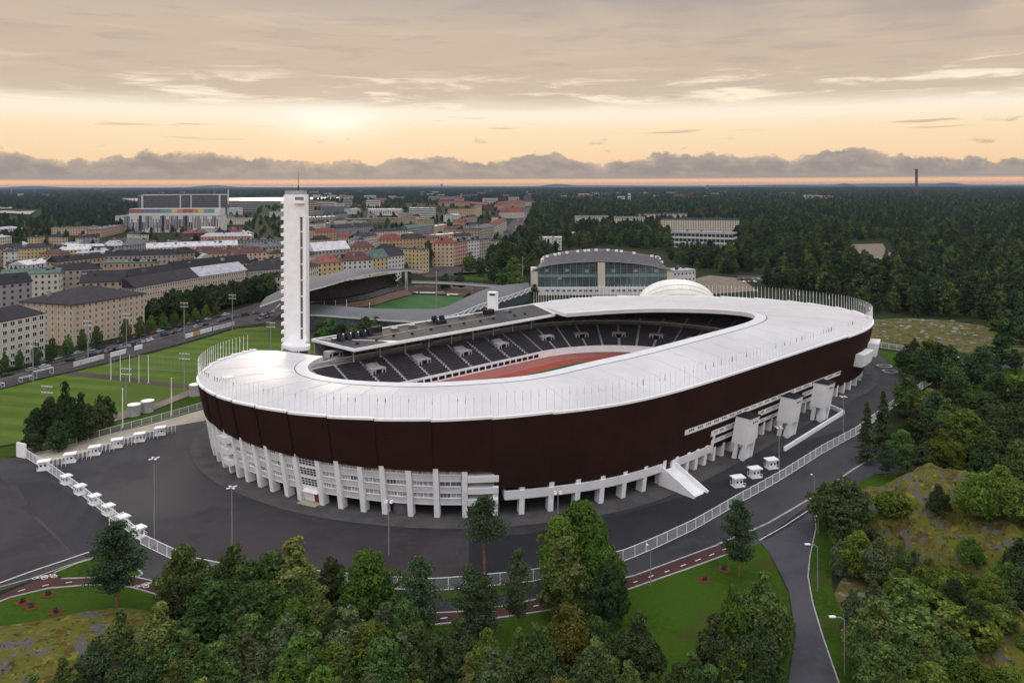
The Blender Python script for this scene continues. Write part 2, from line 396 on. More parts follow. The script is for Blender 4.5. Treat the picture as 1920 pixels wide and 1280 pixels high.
def sheet(name, pts, off, m, pix=True, cell=7.0, kind='structure', flat=None, label=None):
    P = [atg(*p) if pix else Vector((p[0], p[1], 0)) for p in pts]
    bm = bmesh.new(); tri = tessellate_polygon([[Vector((p.x, p.y, 0)) for p in P]])
    vs = [bm.verts.new((p.x, p.y, 0)) for p in P]
    for a in tri:
        try: bm.faces.new([vs[i] for i in a])
        except ValueError: pass
    if flat is None:
        us = [uv(p.x, p.y)[0] for p in P]; lo = max(min(us), 143); hi = min(max(us), 297)
        if hi > lo:
            k = math.floor(lo/cell)*cell
            while k <= hi:
                g = bm.verts[:]+bm.edges[:]+bm.faces[:]
                bmesh.ops.bisect_plane(bm, geom=g, plane_co=(AX[0]*k, AX[1]*k, 0), plane_no=(AX[0], AX[1], 0), dist=1e-4); k += cell
    for v in bm.verts: v.co.z = (zg(v.co.x, v.co.y) if flat is None else flat)+off
    for f in bm.faces:
        if f.normal.z < 0: f.normal_flip()
    bm.normal_update()
    for f in bm.faces:
        if f.normal.z < 0: f.normal_flip()
    me = bpy.data.meshes.new(name); bm.to_mesh(me); bm.free(); me.materials.append(m)
    o = bpy.data.objects.new(name, me); COL.objects.link(o); o['kind'] = kind
    if label: o['label'] = label
    return o
def strip(pts, w, off, mb, m=0, step=6.):
    """flat ribbon of width w along world points, draped"""
    P = resample([(p[0], p[1]) for p in pts], step); L = []; Rr = []
    for i, p in enumerate(P):
        a = P[max(0, i-1)]; b = P[min(len(P)-1, i+1)]; dx, dy = b[0]-a[0], b[1]-a[1]; l = hypot(dx, dy) or 1
        nx, ny = -dy/l*w/2, dx/l*w/2
        L.append((p[0]+nx, p[1]+ny, zg(p[0]+nx, p[1]+ny)+off)); Rr.append((p[0]-nx, p[1]-ny, zg(p[0]-nx, p[1]-ny)+off))
    mb.grid([Rr, L], m); return mb
def resample(P, step):
    out = [tuple(P[0][:2])]
    for a, b in zip(P, P[1:]):
        l = hypot(b[0]-a[0], b[1]-a[1]); n = max(1, round(l/step))
        for k in range(1, n+1): out.append((a[0]+(b[0]-a[0])*k/n, a[1]+(b[1]-a[1])*k/n))
    return out
def catmull(P, n=6, closed=False):
    out = []; N = len(P); rng = N if closed else N-1
    for i in range(rng):
        p = [P[(i+k) % N] if closed else P[min(max(i+k, 0), N-1)] for k in (-1, 0, 1, 2)]
        for j in range(n):
            t = j/n
            out.append(tuple(.5*((2*p[1][c])+(-p[0][c]+p[2][c])*t+(2*p[0][c]-5*p[1][c]+4*p[2][c]-p[3][c])*t*t+(-p[0][c]+3*p[1][c]-3*p[2][c]+p[3][c])*t**3) for c in range(len(P[0]))))
    if not closed: out.append(tuple(P[-1]))
    return out
def ground():
    xs = []; x = 0.
    while x < 26000: xs.append(x); x += 5 if x < 330 else (x-330)*.06+5
    xs = [-a for a in xs[:0:-1]]+xs
    ys = [-80.]; y = -60.
    while y < 31000: ys.append(y); y += 20 if y < 80 else (5 if y < 520 else (y-520)*.06+5)
    def h(x, y):
        z = zg(x, y)-.03
        d = hypot(x, y)
        if d > 2500:
            z += (sin(x*.00031+1.2)*sin(y*.00023+.4)+sin(x*.0009+y*.0006))*min(1, (d-2500)/9000)*9
        # low hills on the horizon
        for hx, hy, r, hh in ((6700, 19500, 900, 52), (13600, 26500, 1900, 60), (2300, 27500, 2200, 30), (-3500, 28500, 3000, 28), (10500, 28500, 3000, 34), (-13000, 28500, 4500, 22)):
            q = ((x-hx)**2+(y-hy)**2)/r**2
            if q < 6: z += hh*math.exp(-q)
        return z
    b = MB(); b.grid([[(x, y, h(x, y)) for x in xs] for y in ys])
    o = b.build('ground', M('forest_floor'), smooth=True); o['kind'] = 'structure'
ground()
def far_hill(px, dist, r, h):
    x = (px-960)/FP*dist; b = MB(); R_ = []
    for i in range(9):
        f = i/8*1.0; R_.append([(x+f*r*cos(a), dist+f*r*cos(0)*sin(a), -5+h*math.exp(-f*f*3.2)*(1+.12*sin(a*5+px))) for a in [2*pi*j/32 for j in range(32)]])
    b.grid(R_, closed=True); o = b.build('hill', M('forest_floor'), smooth=True); o['kind'] = 'structure'
far_hill(1583, 17000, 420, 75); far_hill(1775, 19000, 900, 82); far_hill(1045, 22000, 1200, 82); far_hill(60, 22000, 1900, 80); far_hill(400, 24000, 1500, 84)

# paved areas, from the plaza outwards (pixel outlines unprojected onto the ground)
PLAZA = [(-90, 862), (45, 857), (392, 766), (640, 690), (1100, 610), (1500, 612), (1640, 655), (1662, 676), (1690, 700), (1700, 722), (1690, 752), (1640, 800),
         (1612, 860), (1560, 905), (1530, 940), (1440, 990), (1347, 1020), (1190, 1077), (1080, 1104), (960, 1132), (860, 1145), (700, 1150), (520, 1140), (400, 1112), (314, 1094),
         (245, 1084), (180, 1060), (120, 1066), (64, 1087), (0, 1108), (-90, 1132)]
sheet('plaza', PLAZA, .03, M('asphalt_new'))
sheet('old_asphalt', [(-90, 868), (0, 895), (55, 944), (40, 951), (90, 994), (136, 1039), (0, 1088), (-90, 1116)], .07, M('asphalt_worn'))
sheet('worn_asphalt', [(300, 1010), (340, 975), (395, 950), (470, 955), (520, 948), (600, 985), (700, 1000), (800, 1006), (878, 1007), (878, 1076), (760, 1092), (640, 1095), (520, 1090), (400, 1070), (330, 1040)], .07, M('asphalt_worn'))
sheet('black_asphalt', [(880, 1007), (980, 1002), (1060, 985), (1150, 968), (1300, 925), (1420, 870), (1455, 850), (1500, 830), (1600, 800), (1540, 842), (1460, 895), (1385, 937), (1300, 985), (1235, 1015), (1172, 1044), (1060, 1070), (960, 1085), (880, 1092)], .07, M('asphalt_black'))
sheet('dark_patch', [(90, 900), (190, 965), (250, 1010), (200, 1050), (136, 1036), (60, 955), (30, 905)], .07, M('asphalt_black'))
sheet('paving', [(60, 851), (150, 829), (275, 797), (384, 767), (400, 786), (312, 801), (230, 825), (162, 847), (107, 862), (72, 866)], .07, M('paving'))
ROAD = [(1441, 1004), (1530, 938), (1520, 950), (1527, 968), (1528, 985), (1517, 1040), (1514, 1075), (1522, 1130), (1540, 1190), (1572, 1280), (1600, 1370), (1500, 1370), (1478, 1280), (1490, 1190), (1478, 1100), (1452, 1052)]
sheet('side_road', [(1424, 1014), (1604, 880), (1560, 912), (1528, 938), (1517, 952), (1525, 972), (1528, 990), (1518, 1035), (1514, 1080), (1523, 1130), (1541, 1190), (1572, 1280), (1602, 1370), (1500, 1370), (1478, 1280), (1492, 1190), (1480, 1110), (1456, 1060), (1441, 1035)], .05, M('asphalt_road'))
sheet('footpath', [(1606, 845), (1660, 838), (1730, 850), (1760, 880), (1640, 889), (1560, 930), (1530, 940), (1560, 905)], .045, M('asphalt_road'))
sheet('side_road', [(1395, 1003), (1440, 982), (1530, 929), (1530, 955), (1424, 1019), (1385, 1031)], .05, M('asphalt_road'))
# lawns
sheet('lawn', [(-90, 1165), (19, 1121), (90, 1104), (171, 1097), (246, 1102), (305, 1119), (420, 1150), (600, 1172), (747, 1175), (815, 1172), (930, 1160), (1050, 1142), (1160, 1112), (1282, 1070), (1375, 1036), (1424, 1017), (1441, 1035),
                (1455, 1065), (1478, 1112), (1488, 1190), (1476, 1280), (1440, 1370), (900, 1370), (820, 1240), (600, 1260), (300, 1180), (220, 1160), (80, 1190), (-90, 1210)], .03, M('lawn'))
sheet('grass_island', [(103, 1071), (145, 1056), (190, 1043), (230, 1056), (262, 1071), (266, 1076), (258, 1080), (215, 1080), (171, 1081), (125, 1084), (113, 1082)], .10, M('lawn'))
sheet('grass_strip', [(822, 1110), (905, 1100), (955, 1098), (1000, 1090), (1000, 1104), (940, 1116), (880, 1124), (824, 1124)], .10, M('lawn'))
sheet('roadside_grass', [(1517, 950), (1530, 944), (1560, 960), (1560, 1100), (1600, 1200), (1680, 1370), (1606, 1370), (1576, 1280), (1545, 1190), (1527, 1130), (1518, 1080), (1522, 1035), (1532, 990), (1529, 970)], .03, M('lawn'))
sheet('roadside_grass', [(1610, 893), (1700, 885), (1740, 905), (1720, 925), (1640, 930), (1590, 915)], .03, M('lawn'))
sheet('north_lawn', [(1637, 655), (1700, 664), (1760, 674), (1790, 680), (1796, 690), (1780, 702), (1740, 722), (1710, 740), (1695, 750), (1700, 722), (1690, 698), (1662, 676)], .09, M('lawn'))
sheet('north_lawn', [(1800, 676), (1960, 668), (1990, 700), (1900, 730), (1800, 738), (1770, 722)], .03, M('lawn'))
sheet('footpath', [(1800, 674), (1880, 684), (1990, 676), (1990, 686), (1880, 692), (1850, 690), (1800, 682)], .07, M('asphalt_road'))
sheet('heath', [(1600, 600), (1700, 598), (1845, 610), (1860, 640), (1800, 655), (1740, 660), (1640, 645), (1560, 640)], .12, M('heath'))
# the red cycle path along the ring road
bp_up = [(-90, 1141), (0, 1117), (64, 1089), (101, 1075), (115, 1085), (171, 1083), (251, 1081), (314, 1096), (400, 1118), (520, 1142), (700, 1153), (822, 1149), (860, 1147), (960, 1134), (1080, 1106), (1190, 1079), (1347, 1021)]
bp_lo = [(1375, 1035), (1282, 1069), (1160, 1111), (1050, 1141), (930, 1159), (815, 1171), (747, 1174), (600, 1171), (420, 1149), (305, 1118), (246, 1101), (171, 1096), (90, 1103), (19, 1120), (-90, 1163)]
sheet('cycle_path', bp_up+bp_lo, .06, M('red_path'))
def kerb(name, pts, w=.35, off=.04, h=.12, m='kerb_stone'):
    P = resample([tuple(atg(*p)[:2]) for p in pts], 5.); b = MB(); L = []; Q = []
    for i, p in enumerate(P):
        a = P[max(0, i-1)]; c = P[min(len(P)-1, i+1)]; dx, dy = c[0]-a[0], c[1]-a[1]; l = hypot(dx, dy) or 1
        nx, ny = -dy/l*w/2, dx/l*w/2; z = zg(*p)
        L.append([(p[0]-nx, p[1]-ny, z-.1), (p[0]-nx, p[1]-ny, z+off+h), (p[0]+nx, p[1]+ny, z+off+h), (p[0]+nx, p[1]+ny, z-.1)])
    b.grid(L); o = b.build(name, M(m)); o['kind'] = 'structure'; return o
kerb('kerb', bp_up[4:]); kerb('kerb', bp_lo)
kerb('kerb', [(1347, 1020), (1440, 981), (1530, 928), (1600, 880), (1660, 845)], w=.5)
kerb('kerb', [(101, 1074), (145, 1056), (190, 1043), (200, 1046)]); kerb('kerb', [(258, 1066), (267, 1076), (259, 1081)])
kerb('kerb', [(1517, 950), (1528, 970), (1530, 990), (1519, 1040), (1515, 1080), (1524, 1130), (1542, 1190), (1573, 1280), (1600, 1350)], w=.25, h=.06)
kerb('kerb', [(-90, 1124), (0, 1100), (66, 1082), (120, 1062), (188, 1040)], w=.3, h=.02)
mk = MB()
strip([atg(x, y) for x, y in [(-60, 1106), (0, 1093), (60, 1071), (120, 1051), (167, 1035)]], .35, .12, mk)
strip([atg(x, y) for x, y in [(1424, 1013), (1470, 987), (1526, 950)]], .22, .12, mk)
for x, y, x2, y2 in [(34, 1109, 47, 1105), (79, 1099, 92, 1096), (123, 1093, 135, 1091), (232, 1089, 243, 1090), (290, 1101, 294, 1103), (826, 1160, 839, 1158), (1145, 1103, 1152, 1101), (1188, 1092, 1195, 1090), (1216, 1083, 1225, 1079),
                     (1246, 1073, 1255, 1070), (1276, 1062, 1286, 1058), (1304, 1052, 1314, 1048), (1330, 1042, 1339, 1038), (1355, 1031, 1361, 1029), (1114, 1112, 1122, 1109), (920, 1148, 930, 1146), (1000, 1137, 1010, 1135)]:
    strip([atg(x, y), atg(x2, y2)], .25, .12, mk)
o = mk.build('road_marking', M('road_paint')); o['kind'] = 'structure'
def bicycle_mark(x, y):
    c = atg(x, y); b = MB()
    for k in (-1, 1):
        n = 12; R0, R1 = .42, .6
        for i in range(n):
            a0, a1 = 2*pi*i/n, 2*pi*(i+1)/n
            b.poly([(c.x+k*.95+r*cos(a), c.y+r*.9*sin(a), c.z+.12) for r, a in ((R0, a0), (R1, a0), (R1, a1), (R0, a1))])
    for p, q in (((-.95, 0), (-.3, .9)), ((-.3, .9), (.7, .9)), ((.95, 0), (.6, 1.2)), ((-.95, 0), (.1, .1)), ((.1, .1), (.7, .9)), ((-.3, .9), (.1, .1))):
        strip([(c.x+p[0], c.y+p[1]), (c.x+q[0], c.y+q[1])], .14, .125, b)
    o = b.build('bicycle_marking', M('road_paint')); o['kind'] = 'structure'
for q in ((75, 1084), (93, 1081), (265, 1100), (283, 1095)): bicycle_mark(*q)
# playing fields and street on the left
sheet('playing_field', [(-90, 745), (0, 731), (87, 709), (150, 695), (290, 661), (440, 617), (530, 608), (620, 615), (660, 640), (600, 690), (500, 712), (350, 738), (290, 757), (206, 777), (190, 790), (110, 812), (45, 828), (-90, 850)], .04, M('pitch_grass'))
sheet('field_path', [(140, 697), (215, 705), (300, 716), (352, 722), (352, 728), (290, 722), (200, 711), (120, 703)], .09, M('street_asphalt'))
sheet('gravel_path', [(190, 786), (206, 777), (290, 757), (345, 735), (385, 722), (385, 731), (350, 744), (290, 768), (215, 790), (150, 805), (150, 798)], .09, M('gravel'))
sheet('bank_grass', [(150, 812), (215, 792), (290, 770), (350, 746), (400, 728), (400, 752), (300, 785), (180, 818), (60, 850), (-90, 875), (-90, 853), (45, 832)], .05, M('lawn'))
sheet('street', [(-90, 745), (0, 729), (87, 706), (150, 692), (290, 657), (440, 613), (530, 601), (640, 600), (640, 575), (560, 560), (500, 563), (440, 582), (300, 620), (150, 662), (60, 690), (-90, 730)], .05, M('street_asphalt'))
sheet('street', [(560, 565), (640, 575), (600, 640), (520, 612), (500, 606)], .05, M('street_asphalt'))
mk = MB()
for a in (((0, 712), (130, 677), (290, 636), (440, 594)), ((0, 704), (140, 668), (300, 626))): strip([atg(*p) for p in a], .2, .12, mk)
mk.build('road_marking', M('road_paint'))['kind'] = 'structure'
# paths and car parks further out
sheet('gravel_yard', [(1265, 532), (1330, 516), (1390, 522), (1420, 545), (1330, 552)], .06, M('gravel'))
sheet('parking_ground', [(1380, 517), (1530, 515), (1550, 528), (1500, 530), (1390, 526)], .06, M('street_asphalt'))
sheet('gravel_clearing', [(1590, 459), (1655, 457), (1662, 470), (1680, 480), (1690, 492), (1640, 498), (1610, 480)], .3, M('gravel'))
sheet('street', [(985, 376), (1000, 377), (990, 400), (975, 430), (950, 455), (925, 452), (960, 415)], .06, M('street_asphalt'))
sheet('street', [(780, 508), (830, 497), (915, 503), (920, 512), (800, 520)], .05, M('street_asphalt'))
sheet('practice_field', [(850, 512), (925, 509), (925, 526), (855, 524)], .05, M('lawn'))
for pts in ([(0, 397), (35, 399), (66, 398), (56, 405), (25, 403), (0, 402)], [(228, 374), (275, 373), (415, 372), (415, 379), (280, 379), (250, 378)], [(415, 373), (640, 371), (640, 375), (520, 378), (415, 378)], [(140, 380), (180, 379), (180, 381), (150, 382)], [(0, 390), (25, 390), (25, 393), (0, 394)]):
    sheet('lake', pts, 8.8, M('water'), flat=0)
# ---------------------------------------------------------------- the stadium
def m_roof():
    m = bpy.data.materials.new('roof_white'); m.use_nodes = True; t = NT(m.node_tree); t.n.clear()
    out = t.node('ShaderNodeOutputMaterial'); p = t.node('ShaderNodeBsdfPrincipled'); t.link(p.outputs[0], out.inputs[0])
    ge = t.node('ShaderNodeNewGeometry'); n = t.noise(ge.outputs['Position'], .035, 5, .6)
    n2 = t.noise(ge.outputs['Position'], .35, 5, .7)
    c = t.mix(t.mapr(n, .35, .65), (.48, .47, .475, 1), (.56, .55, .545, 1))
    c = t.mix(t.math('MULTIPLY', t.mapr(n2, .55, .75), .35), c, (.42, .41, .41, 1))
    t.put(p.inputs['Base Color'], c); p.inputs['Specular IOR Level'].default_value = .4
    t.put(p.inputs['Roughness'], t.mapr(n, .35, .65, .50, .38)); MC['roof_white'] = m
    m = bpy.data.materials.new('cladding_brown'); m.use_nodes = True; t = NT(m.node_tree); t.n.clear()
    out = t.node('ShaderNodeOutputMaterial'); p = t.node('ShaderNodeBsdfPrincipled'); t.link(p.outputs[0], out.inputs[0])
    ge = t.node('ShaderNodeNewGeometry'); sp = t.node('ShaderNodeSeparateXYZ'); t.link(ge.outputs['Position'], sp.inputs[0])
    w = t.math('SINE', t.math('MULTIPLY', sp.outputs[2], 2*pi/.9))
    n = t.noise(ge.outputs['Position'], .12, 4, .6); n2 = t.noise(ge.outputs['Position'], 1.3, 3, .6)
    c = t.mix(t.mapr(n, .35, .65), (.031, .0138, .0108, 1), (.038, .0160, .0118, 1))
    c = t.mix(t.math('MULTIPLY', t.mapr(n2, .5, .7), .4), c, (.042, .019, .012, 1))
    c = t.mix(t.math('MULTIPLY', t.mapr(w, .2, .9), .22), c, (.012, .007, .006, 1))
    t.put(p.inputs['Base Color'], c); p.inputs['Roughness'].default_value = .85; p.inputs['Specular IOR Level'].default_value = .05
    MC['cladding_brown'] = m
m_roof()
mat('glass_blue2', (.13, .15, .18, 1), .25, .3, .6, spec=.5)
TA, TBk = 26+6*111/155., -6/155.
IA, IBk = 30+6*148/74., -6/74.
TPX = [(480, 656), (430, 668), (392, 686), (374, 702), (370.5, 712), (375, 722), (385, 731), (406, 743), (437, 753), (480, 763), (540, 774), (615, 782), (702, 787), (807, 789), (922, 785), (1036, 774.5), (1120, 765), (1200, 751.5), (1290, 729),
       (1375, 702), (1465, 673), (1550, 645), (1600, 629), (1625, 619), (1636, 609), (1636, 601), (1623, 592), (1599, 584), (1556, 575), (1466, 564), (1406, 560), (1340, 557), (1250, 555), (1157, 555.5), (1080, 560), (1030, 566), (998, 572)]
IPX = [(606, 667), (590, 674), (579, 682), (577, 689), (585, 698), (615, 706), (650, 711), (715, 715), (790, 716.5), (870, 713), (940, 708), (1011, 700), (1100, 678.5), (1160, 666), (1220, 652), (1315, 627), (1387, 608), (1411, 599), (1416, 593), (1409, 587), (1382, 583),
       (1340, 580), (1291, 578.5), (1220, 578), (1148, 581), (1061, 587)]
def tozuv(P, a, b):
    o = []
    for p in P: q = at_tilt(p[0], p[1], a, b); o.append(uv(q.x, q.y))
    return o
Tuv = tozuv(TPX, TA, TBk); Iuv = tozuv(IPX, IA, IBk)
def smooth_poly(P, it=2):
    for _ in range(it):
        P = [P[0]]+[((P[i-1][0]+2*P[i][0]+P[i+1][0])/4, (P[i-1][1]+2*P[i][1]+P[i+1][1])/4) for i in range(1, len(P)-1)]+[P[-1]]
    return P
Tuv = smooth_poly(catmull(Tuv, 8), 30); Iuv = smooth_poly(catmull(Iuv, 8), 14)
US, UN, VC = 150., 240., 185.7
def hit(o, d, P):
    best = None
    for a, b in zip(P, P[1:]):
        ex, ey = b[0]-a[0], b[1]-a[1]; den = d[0]*ey-d[1]*ex
        if abs(den) < 1e-9: continue
        t = ((a[0]-o[0])*ey-(a[1]-o[1])*ex)/den; k = ((a[0]-o[0])*d[1]-(a[1]-o[1])*d[0])/den
        if t > 0 and -1e-6 <= k <= 1+1e-6 and (best is None or t < best): best = t
    return None if best is None else (o[0]+d[0]*best, o[1]+d[1]*best)
def ang(p, c): return atan2(-(p[0]-c[0]), p[1]-c[1])
psT, psI = ang(Tuv[0], (US, VC)), ang(Iuv[0], (US, VC))
chT, chI = ang(Tuv[-1], (UN, VC)), ang(Iuv[-1], (UN, VC))
chT = pi-abs(chT); chI = pi-abs(chI) if abs(chI) < .5 and Iuv[-1][0] > UN else pi
NS, NE, NN = 96, 60, 96
RAYS = []
for i in range(NS): t = i/NS; RAYS.append(((US, VC), psT+(pi-psT)*t, psI+(pi-psI)*t))
for i in range(NE): t = i/NE; RAYS.append(((US+(UN-US)*t, VC), pi, pi))
chTe = abs(ang(Tuv[-1], (UN, VC))); chIe = abs(ang(Iuv[-1], (UN, VC)))
for i in range(NN+1):
    t = i/NN; RAYS.append(((UN, VC), pi+(pi-chTe)*t, pi+(pi-min(chIe, .12))*t))
NR = len(RAYS); TP = []; IP = []
for k, (o, a, b) in enumerate(RAYS):
    e = 1e-4 if k == 0 else (-1e-4 if k == NR-1 else 0)
    h1 = hit(o, (-sin(a+e), cos(a+e)), Tuv) or (Tuv[0] if k < NR/2 else Tuv[-1])
    h2 = hit(o, (-sin(b+e), cos(b+e)), Iuv) or (Iuv[0] if k < NR/2 else Iuv[-1])
    x, y = xy(*h1); TP.append(Vector((x, y, TA+TBk*h1[1])))
    x, y = xy(*h2); IP.append(Vector((x, y, IA+IBk*h2[1])))
NO = []
for i in range(NR):                                 # outward normals of the outer ring
    a = TP[max(0, i-2)]; b = TP[min(NR-1, i+2)]; d = (b-a); d.z = 0; d.normalize(); NO.append(Vector((d.y, -d.x, 0)))
LEAN = .20
def lerpi(L, s):
    s = max(0., min(len(L)-1.001, s)); i = int(s); return L[i]*(1-(s-i))+L[i+1]*(s-i)
def wallp(s, z, off=0.):                            # point on the leaning facade surface
    t = lerpi(TP, s); n = lerpi(NO, s); p = t-n*(LEAN*(t.z-z))+n*off; return Vector((p.x, p.y, z))
def groundp(s, off=0., dz=0.):
    p = wallp(s, 0, off); z = zg(p.x, p.y); p = wallp(s, z, off); return Vector((p.x, p.y, z+dz))
def s_at(px, lo, hi, z=None):                       # index on the ring whose projected x is px
    best = None; k = lo
    f = lambda s: proj(groundp(s) if z is None else wallp(s, lerpi(TP, s).z if z == 'top' else z))[0]-px
    a = lo
    while a < hi:
        if f(a)*f(a+.5) <= 0:
            l, r = a, a+.5
            for _ in range(20):
                m = (l+r)/2
                if f(l)*f(m) <= 0: r = m
                else: l = m
            return (l+r)/2
        a += .5
    return None
iL = min(range(NR), key=lambda i: proj(TP[i])[0]); iR = max(range(NR), key=lambda i: proj(TP[i])[0])
STAD = thing('stadium', 'oval stadium with a broad white roof ring above dark brown cladding and white columns', 'stadium', xy(195, VC)+(0.,))
# roof
def rp(i, f, dz=0):
    a, b = TP[i], IP[i]; p = a.lerp(b, f); p.z += .5*sin(pi*min(1, f/.88))+dz; return p
fr = [0, .12, .3, .5, .7, .88]
MB().grid([[rp(i, f, -.15) for i in range(NR)] for f in fr]).build('roof', M('roof_white'), STAD, True)
MB().grid([[rp(i, f, -.10) for i in range(NR)] for f in (.886, .94, 1)]+[[rp(i, 1, -1.7) for i in range(NR)]]).build('roof_rim', M('rim_white'), STAD)
MB().grid([[rp(i, f, .0-.13) for i in range(NR)] for f in (.878, .888)]).build('gutter', M('dark_metal'), STAD)
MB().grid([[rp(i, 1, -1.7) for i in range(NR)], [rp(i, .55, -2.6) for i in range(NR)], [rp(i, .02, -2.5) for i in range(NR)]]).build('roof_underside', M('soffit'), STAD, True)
b = MB()
for i in range(0, NR, 7):
    for f0, f1 in zip(fr, fr[1:]):
        a, c = rp(i, f0, -.12), rp(i, f1, -.12); b.bar(a, c, .06, .05)
o = b.build('roof_seam', M('rim_white'), STAD); o['kind'] = 'stuff'
for i in (0, NR-1):                                  # closing faces at the two western ends
    b = MB(); pts = [rp(i, f, -.1) for f in fr+[1]]; low = [Vector((p.x, p.y, p.z-1.5)) for p in pts]
    b.grid([low, pts]); b.build('roof_end', M('cap_white'), STAD)
# cladding bottom
def zbot(s):
    x, y = proj(groundp(s))
    g = groundp(s).z
    if s < iR and s > iL:
        if x < 926: return 12.0
        if x < 1329: return 7.4-(x-926)*.0033
        return g+3.5
    return 12. if s <= iL else 7.4
seams = []
for px in (385, 406, 436, 480, 540, 614, 702, 808, 922, 1036): seams.append(s_at(px, iL+1, iR, 'top'))
sE = s_at(1590, iL+30, iR-1, 'top'); seams.append(sE)
for px in (1625, 1597, 1565, 1513, 1476, 1413, 1350, 1287, 1242, 1199, 1157, 1111, 1070, 1030): seams.append(s_at(px, iR+1, NR-1.1, 'top'))
for px in (470, 455, 436, 410, 395): seams.append(s_at(px, 0, iL-1, 'top'))
seams = sorted([s for s in seams if s is not None]); seams = [0.]+seams+[NR-1.01]
STRIPS = []
for k, (a, c) in enumerate(zip(seams, seams[1:])):
    n = max(2, int((c-a)*1.2)+1); ss = [a+(c-a)*j/n for j in range(n+1)]
    # break where the bottom edge jumps
    for jp in (926, 1329):
        q = s_at(jp, iL+1, iR)
        if a < q < c: ss = sorted(ss+[q-.01, q+.01])
    off = lambda s: .15+.38*(s-a)/(c-a) if not (a > iL+20 and c <= sE+.01 and c-a > 30) else .15
    b = MB(); top = []; bot = []; bi = []; ti = []
    for s in ss:
        zt = lerpi(TP, s).z+.35*(s-a)/(c-a); zb = zbot(s)
        top.append(wallp(s, zt, off(s))); bot.append(wallp(s, zb, off(s))); bi.append(wallp(s, zb, off(s)-.35)); ti.append(wallp(s, zt, off(s)-.5))
    b.grid([bi, bot, top, ti]); q = len(ss)-1
    for e in (0, q): b.poly([bi[e], bot[e], top[e], ti[e]])
    b.build('cladding_panel', M('cladding_brown'), STAD)
    b = MB(); o1 = [p+lerpi(NO, s)*.08+Vector((0, 0, -.25)) for p, s in zip(top, ss)]; o2 = [Vector((p.x, p.y, p.z+.55)) for p in o1]
    i2 = [p-lerpi(NO, s)*.6 for p, s in zip(o2, ss)]; i3 = [Vector((p.x, p.y, p.z-.9)) for p in i2]
    b.grid([o1, o2, i2, i3]); b.poly([o1[0], o2[0], i2[0], i3[0]]); b.poly([o1[-1], o2[-1], i2[-1], i3[-1]])
    b.build('parapet_cap', M('cap_white'), STAD)
# things behind and below the cladding
def ring(name, rows, m, a=0, b=NR-1, n=1, parent=None):
    idx = list(range(a, b+1, n)); g = MB(); g.grid([[f(i) for i in idx] for f in rows]); return g.build(name, M(m), parent or STAD)
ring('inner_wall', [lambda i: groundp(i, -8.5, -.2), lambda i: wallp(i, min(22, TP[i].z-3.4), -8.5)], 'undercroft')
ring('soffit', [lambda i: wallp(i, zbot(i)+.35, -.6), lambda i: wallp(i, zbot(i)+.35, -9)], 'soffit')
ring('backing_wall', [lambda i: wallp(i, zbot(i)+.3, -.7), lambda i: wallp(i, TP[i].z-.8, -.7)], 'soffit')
g = MB(); g.grid([[groundp(i, 6.5, .11) for i in range(NR)], [groundp(i, -9, .11) for i in range(NR)]]); g.build('paved_apron', M('apron'))['kind'] = 'structure'
# columns
colx = [404, 412, 423, 436, 450, 467, 490, 513, 541, 565, 606, 641, 683, 723, 771, 820, 872, 928, 977, 1031, 1080, 1125, 1166, 1204, 1239, 1262, 1284, 1301, 1318, 1335, 1352, 1369, 1386, 1401, 1415, 1428, 1442, 1455, 1468, 1481, 1494, 1506, 1518, 1530, 1542, 1554, 1566, 1579, 1591, 1602, 1611, 1618]
cs = [s_at(x, iL+1, iR) for x in colx]; colx = [x for x, s in zip(colx, cs) if s is not None]; cs = [s for s in cs if s is not None]
def tang(s):
    n = lerpi(NO, s); return Vector((-n.y, n.x, 0))
def column(s, ztop, w=1.5, dep=2.3, off=.55):
    t = tang(s); n = lerpi(NO, s); g = groundp(s).z; b = MB()
    def q(z, o): return [wallp(s, z, o)+t*(w/2*a)-n*(dep*c) for a, c in ((-1, 0), (1, 0), (1, 1), (-1, 1))]
    b.hexa(q(g-.1, off), q(ztop, off*.35)); o = b.build('column', M('white_concrete'), STAD); return o
for x, s in zip(colx, cs): column(s, zbot(s)+.6, w=1.3 if x < 1330 else 1.1)
s = cs[-1]+2.5
while s < NR-2: column(s, zbot(s)+.6); s += 3.2
s = cs[0]-3
while s > 1: column(s, 12.4); s -= 3
# office storeys between the columns on the left
def slab(s0, s1, z0, z1, o0, o1, name, m, n=3, parent=None):   # curved slab piece between offsets o0 (inner) and o1 (outer)
    b = MB(); ss = [s0+(s1-s0)*j/n for j in range(n+1)]
    A = [wallp(s, z0, o0) for s in ss]; B = [wallp(s, z0, o1) for s in ss]; Cc = [wallp(s, z1, o1) for s in ss]; D = [wallp(s, z1, o0) for s in ss]
    b.grid([A, B, Cc, D, A]); b.poly([A[0], B[0], Cc[0], D[0]]); b.poly([A[-1], B[-1], Cc[-1], D[-1]])
    return b.build(name, M(m), parent or STAD)
def window_on(s0, s1, z0, z1, off, parent, cols=2, rows=1, glass='glass_curtain', frame='white_paint', fw=.09):
    b = MB(); P = lambda s, z, o=0: wallp(s, z, off+o)
    n = lerpi(NO, (s0+s1)/2)
    b.poly([P(s0, z0), P(s1, z0), P(s1, z1), P(s0, z1)], 1)
    for k in range(cols+1):
        s = s0+(s1-s0)*k/cols; b.bar(P(s, z0, .04), P(s, z1, .04), fw, fw, 0)
    for k in range(rows+1):
        z = z0+(z1-z0)*k/rows; b.bar(P(s0, z, .04), P(s1, z, .04), fw, fw, 0)
    return b.build('window', [M(frame), M(glass)], parent)
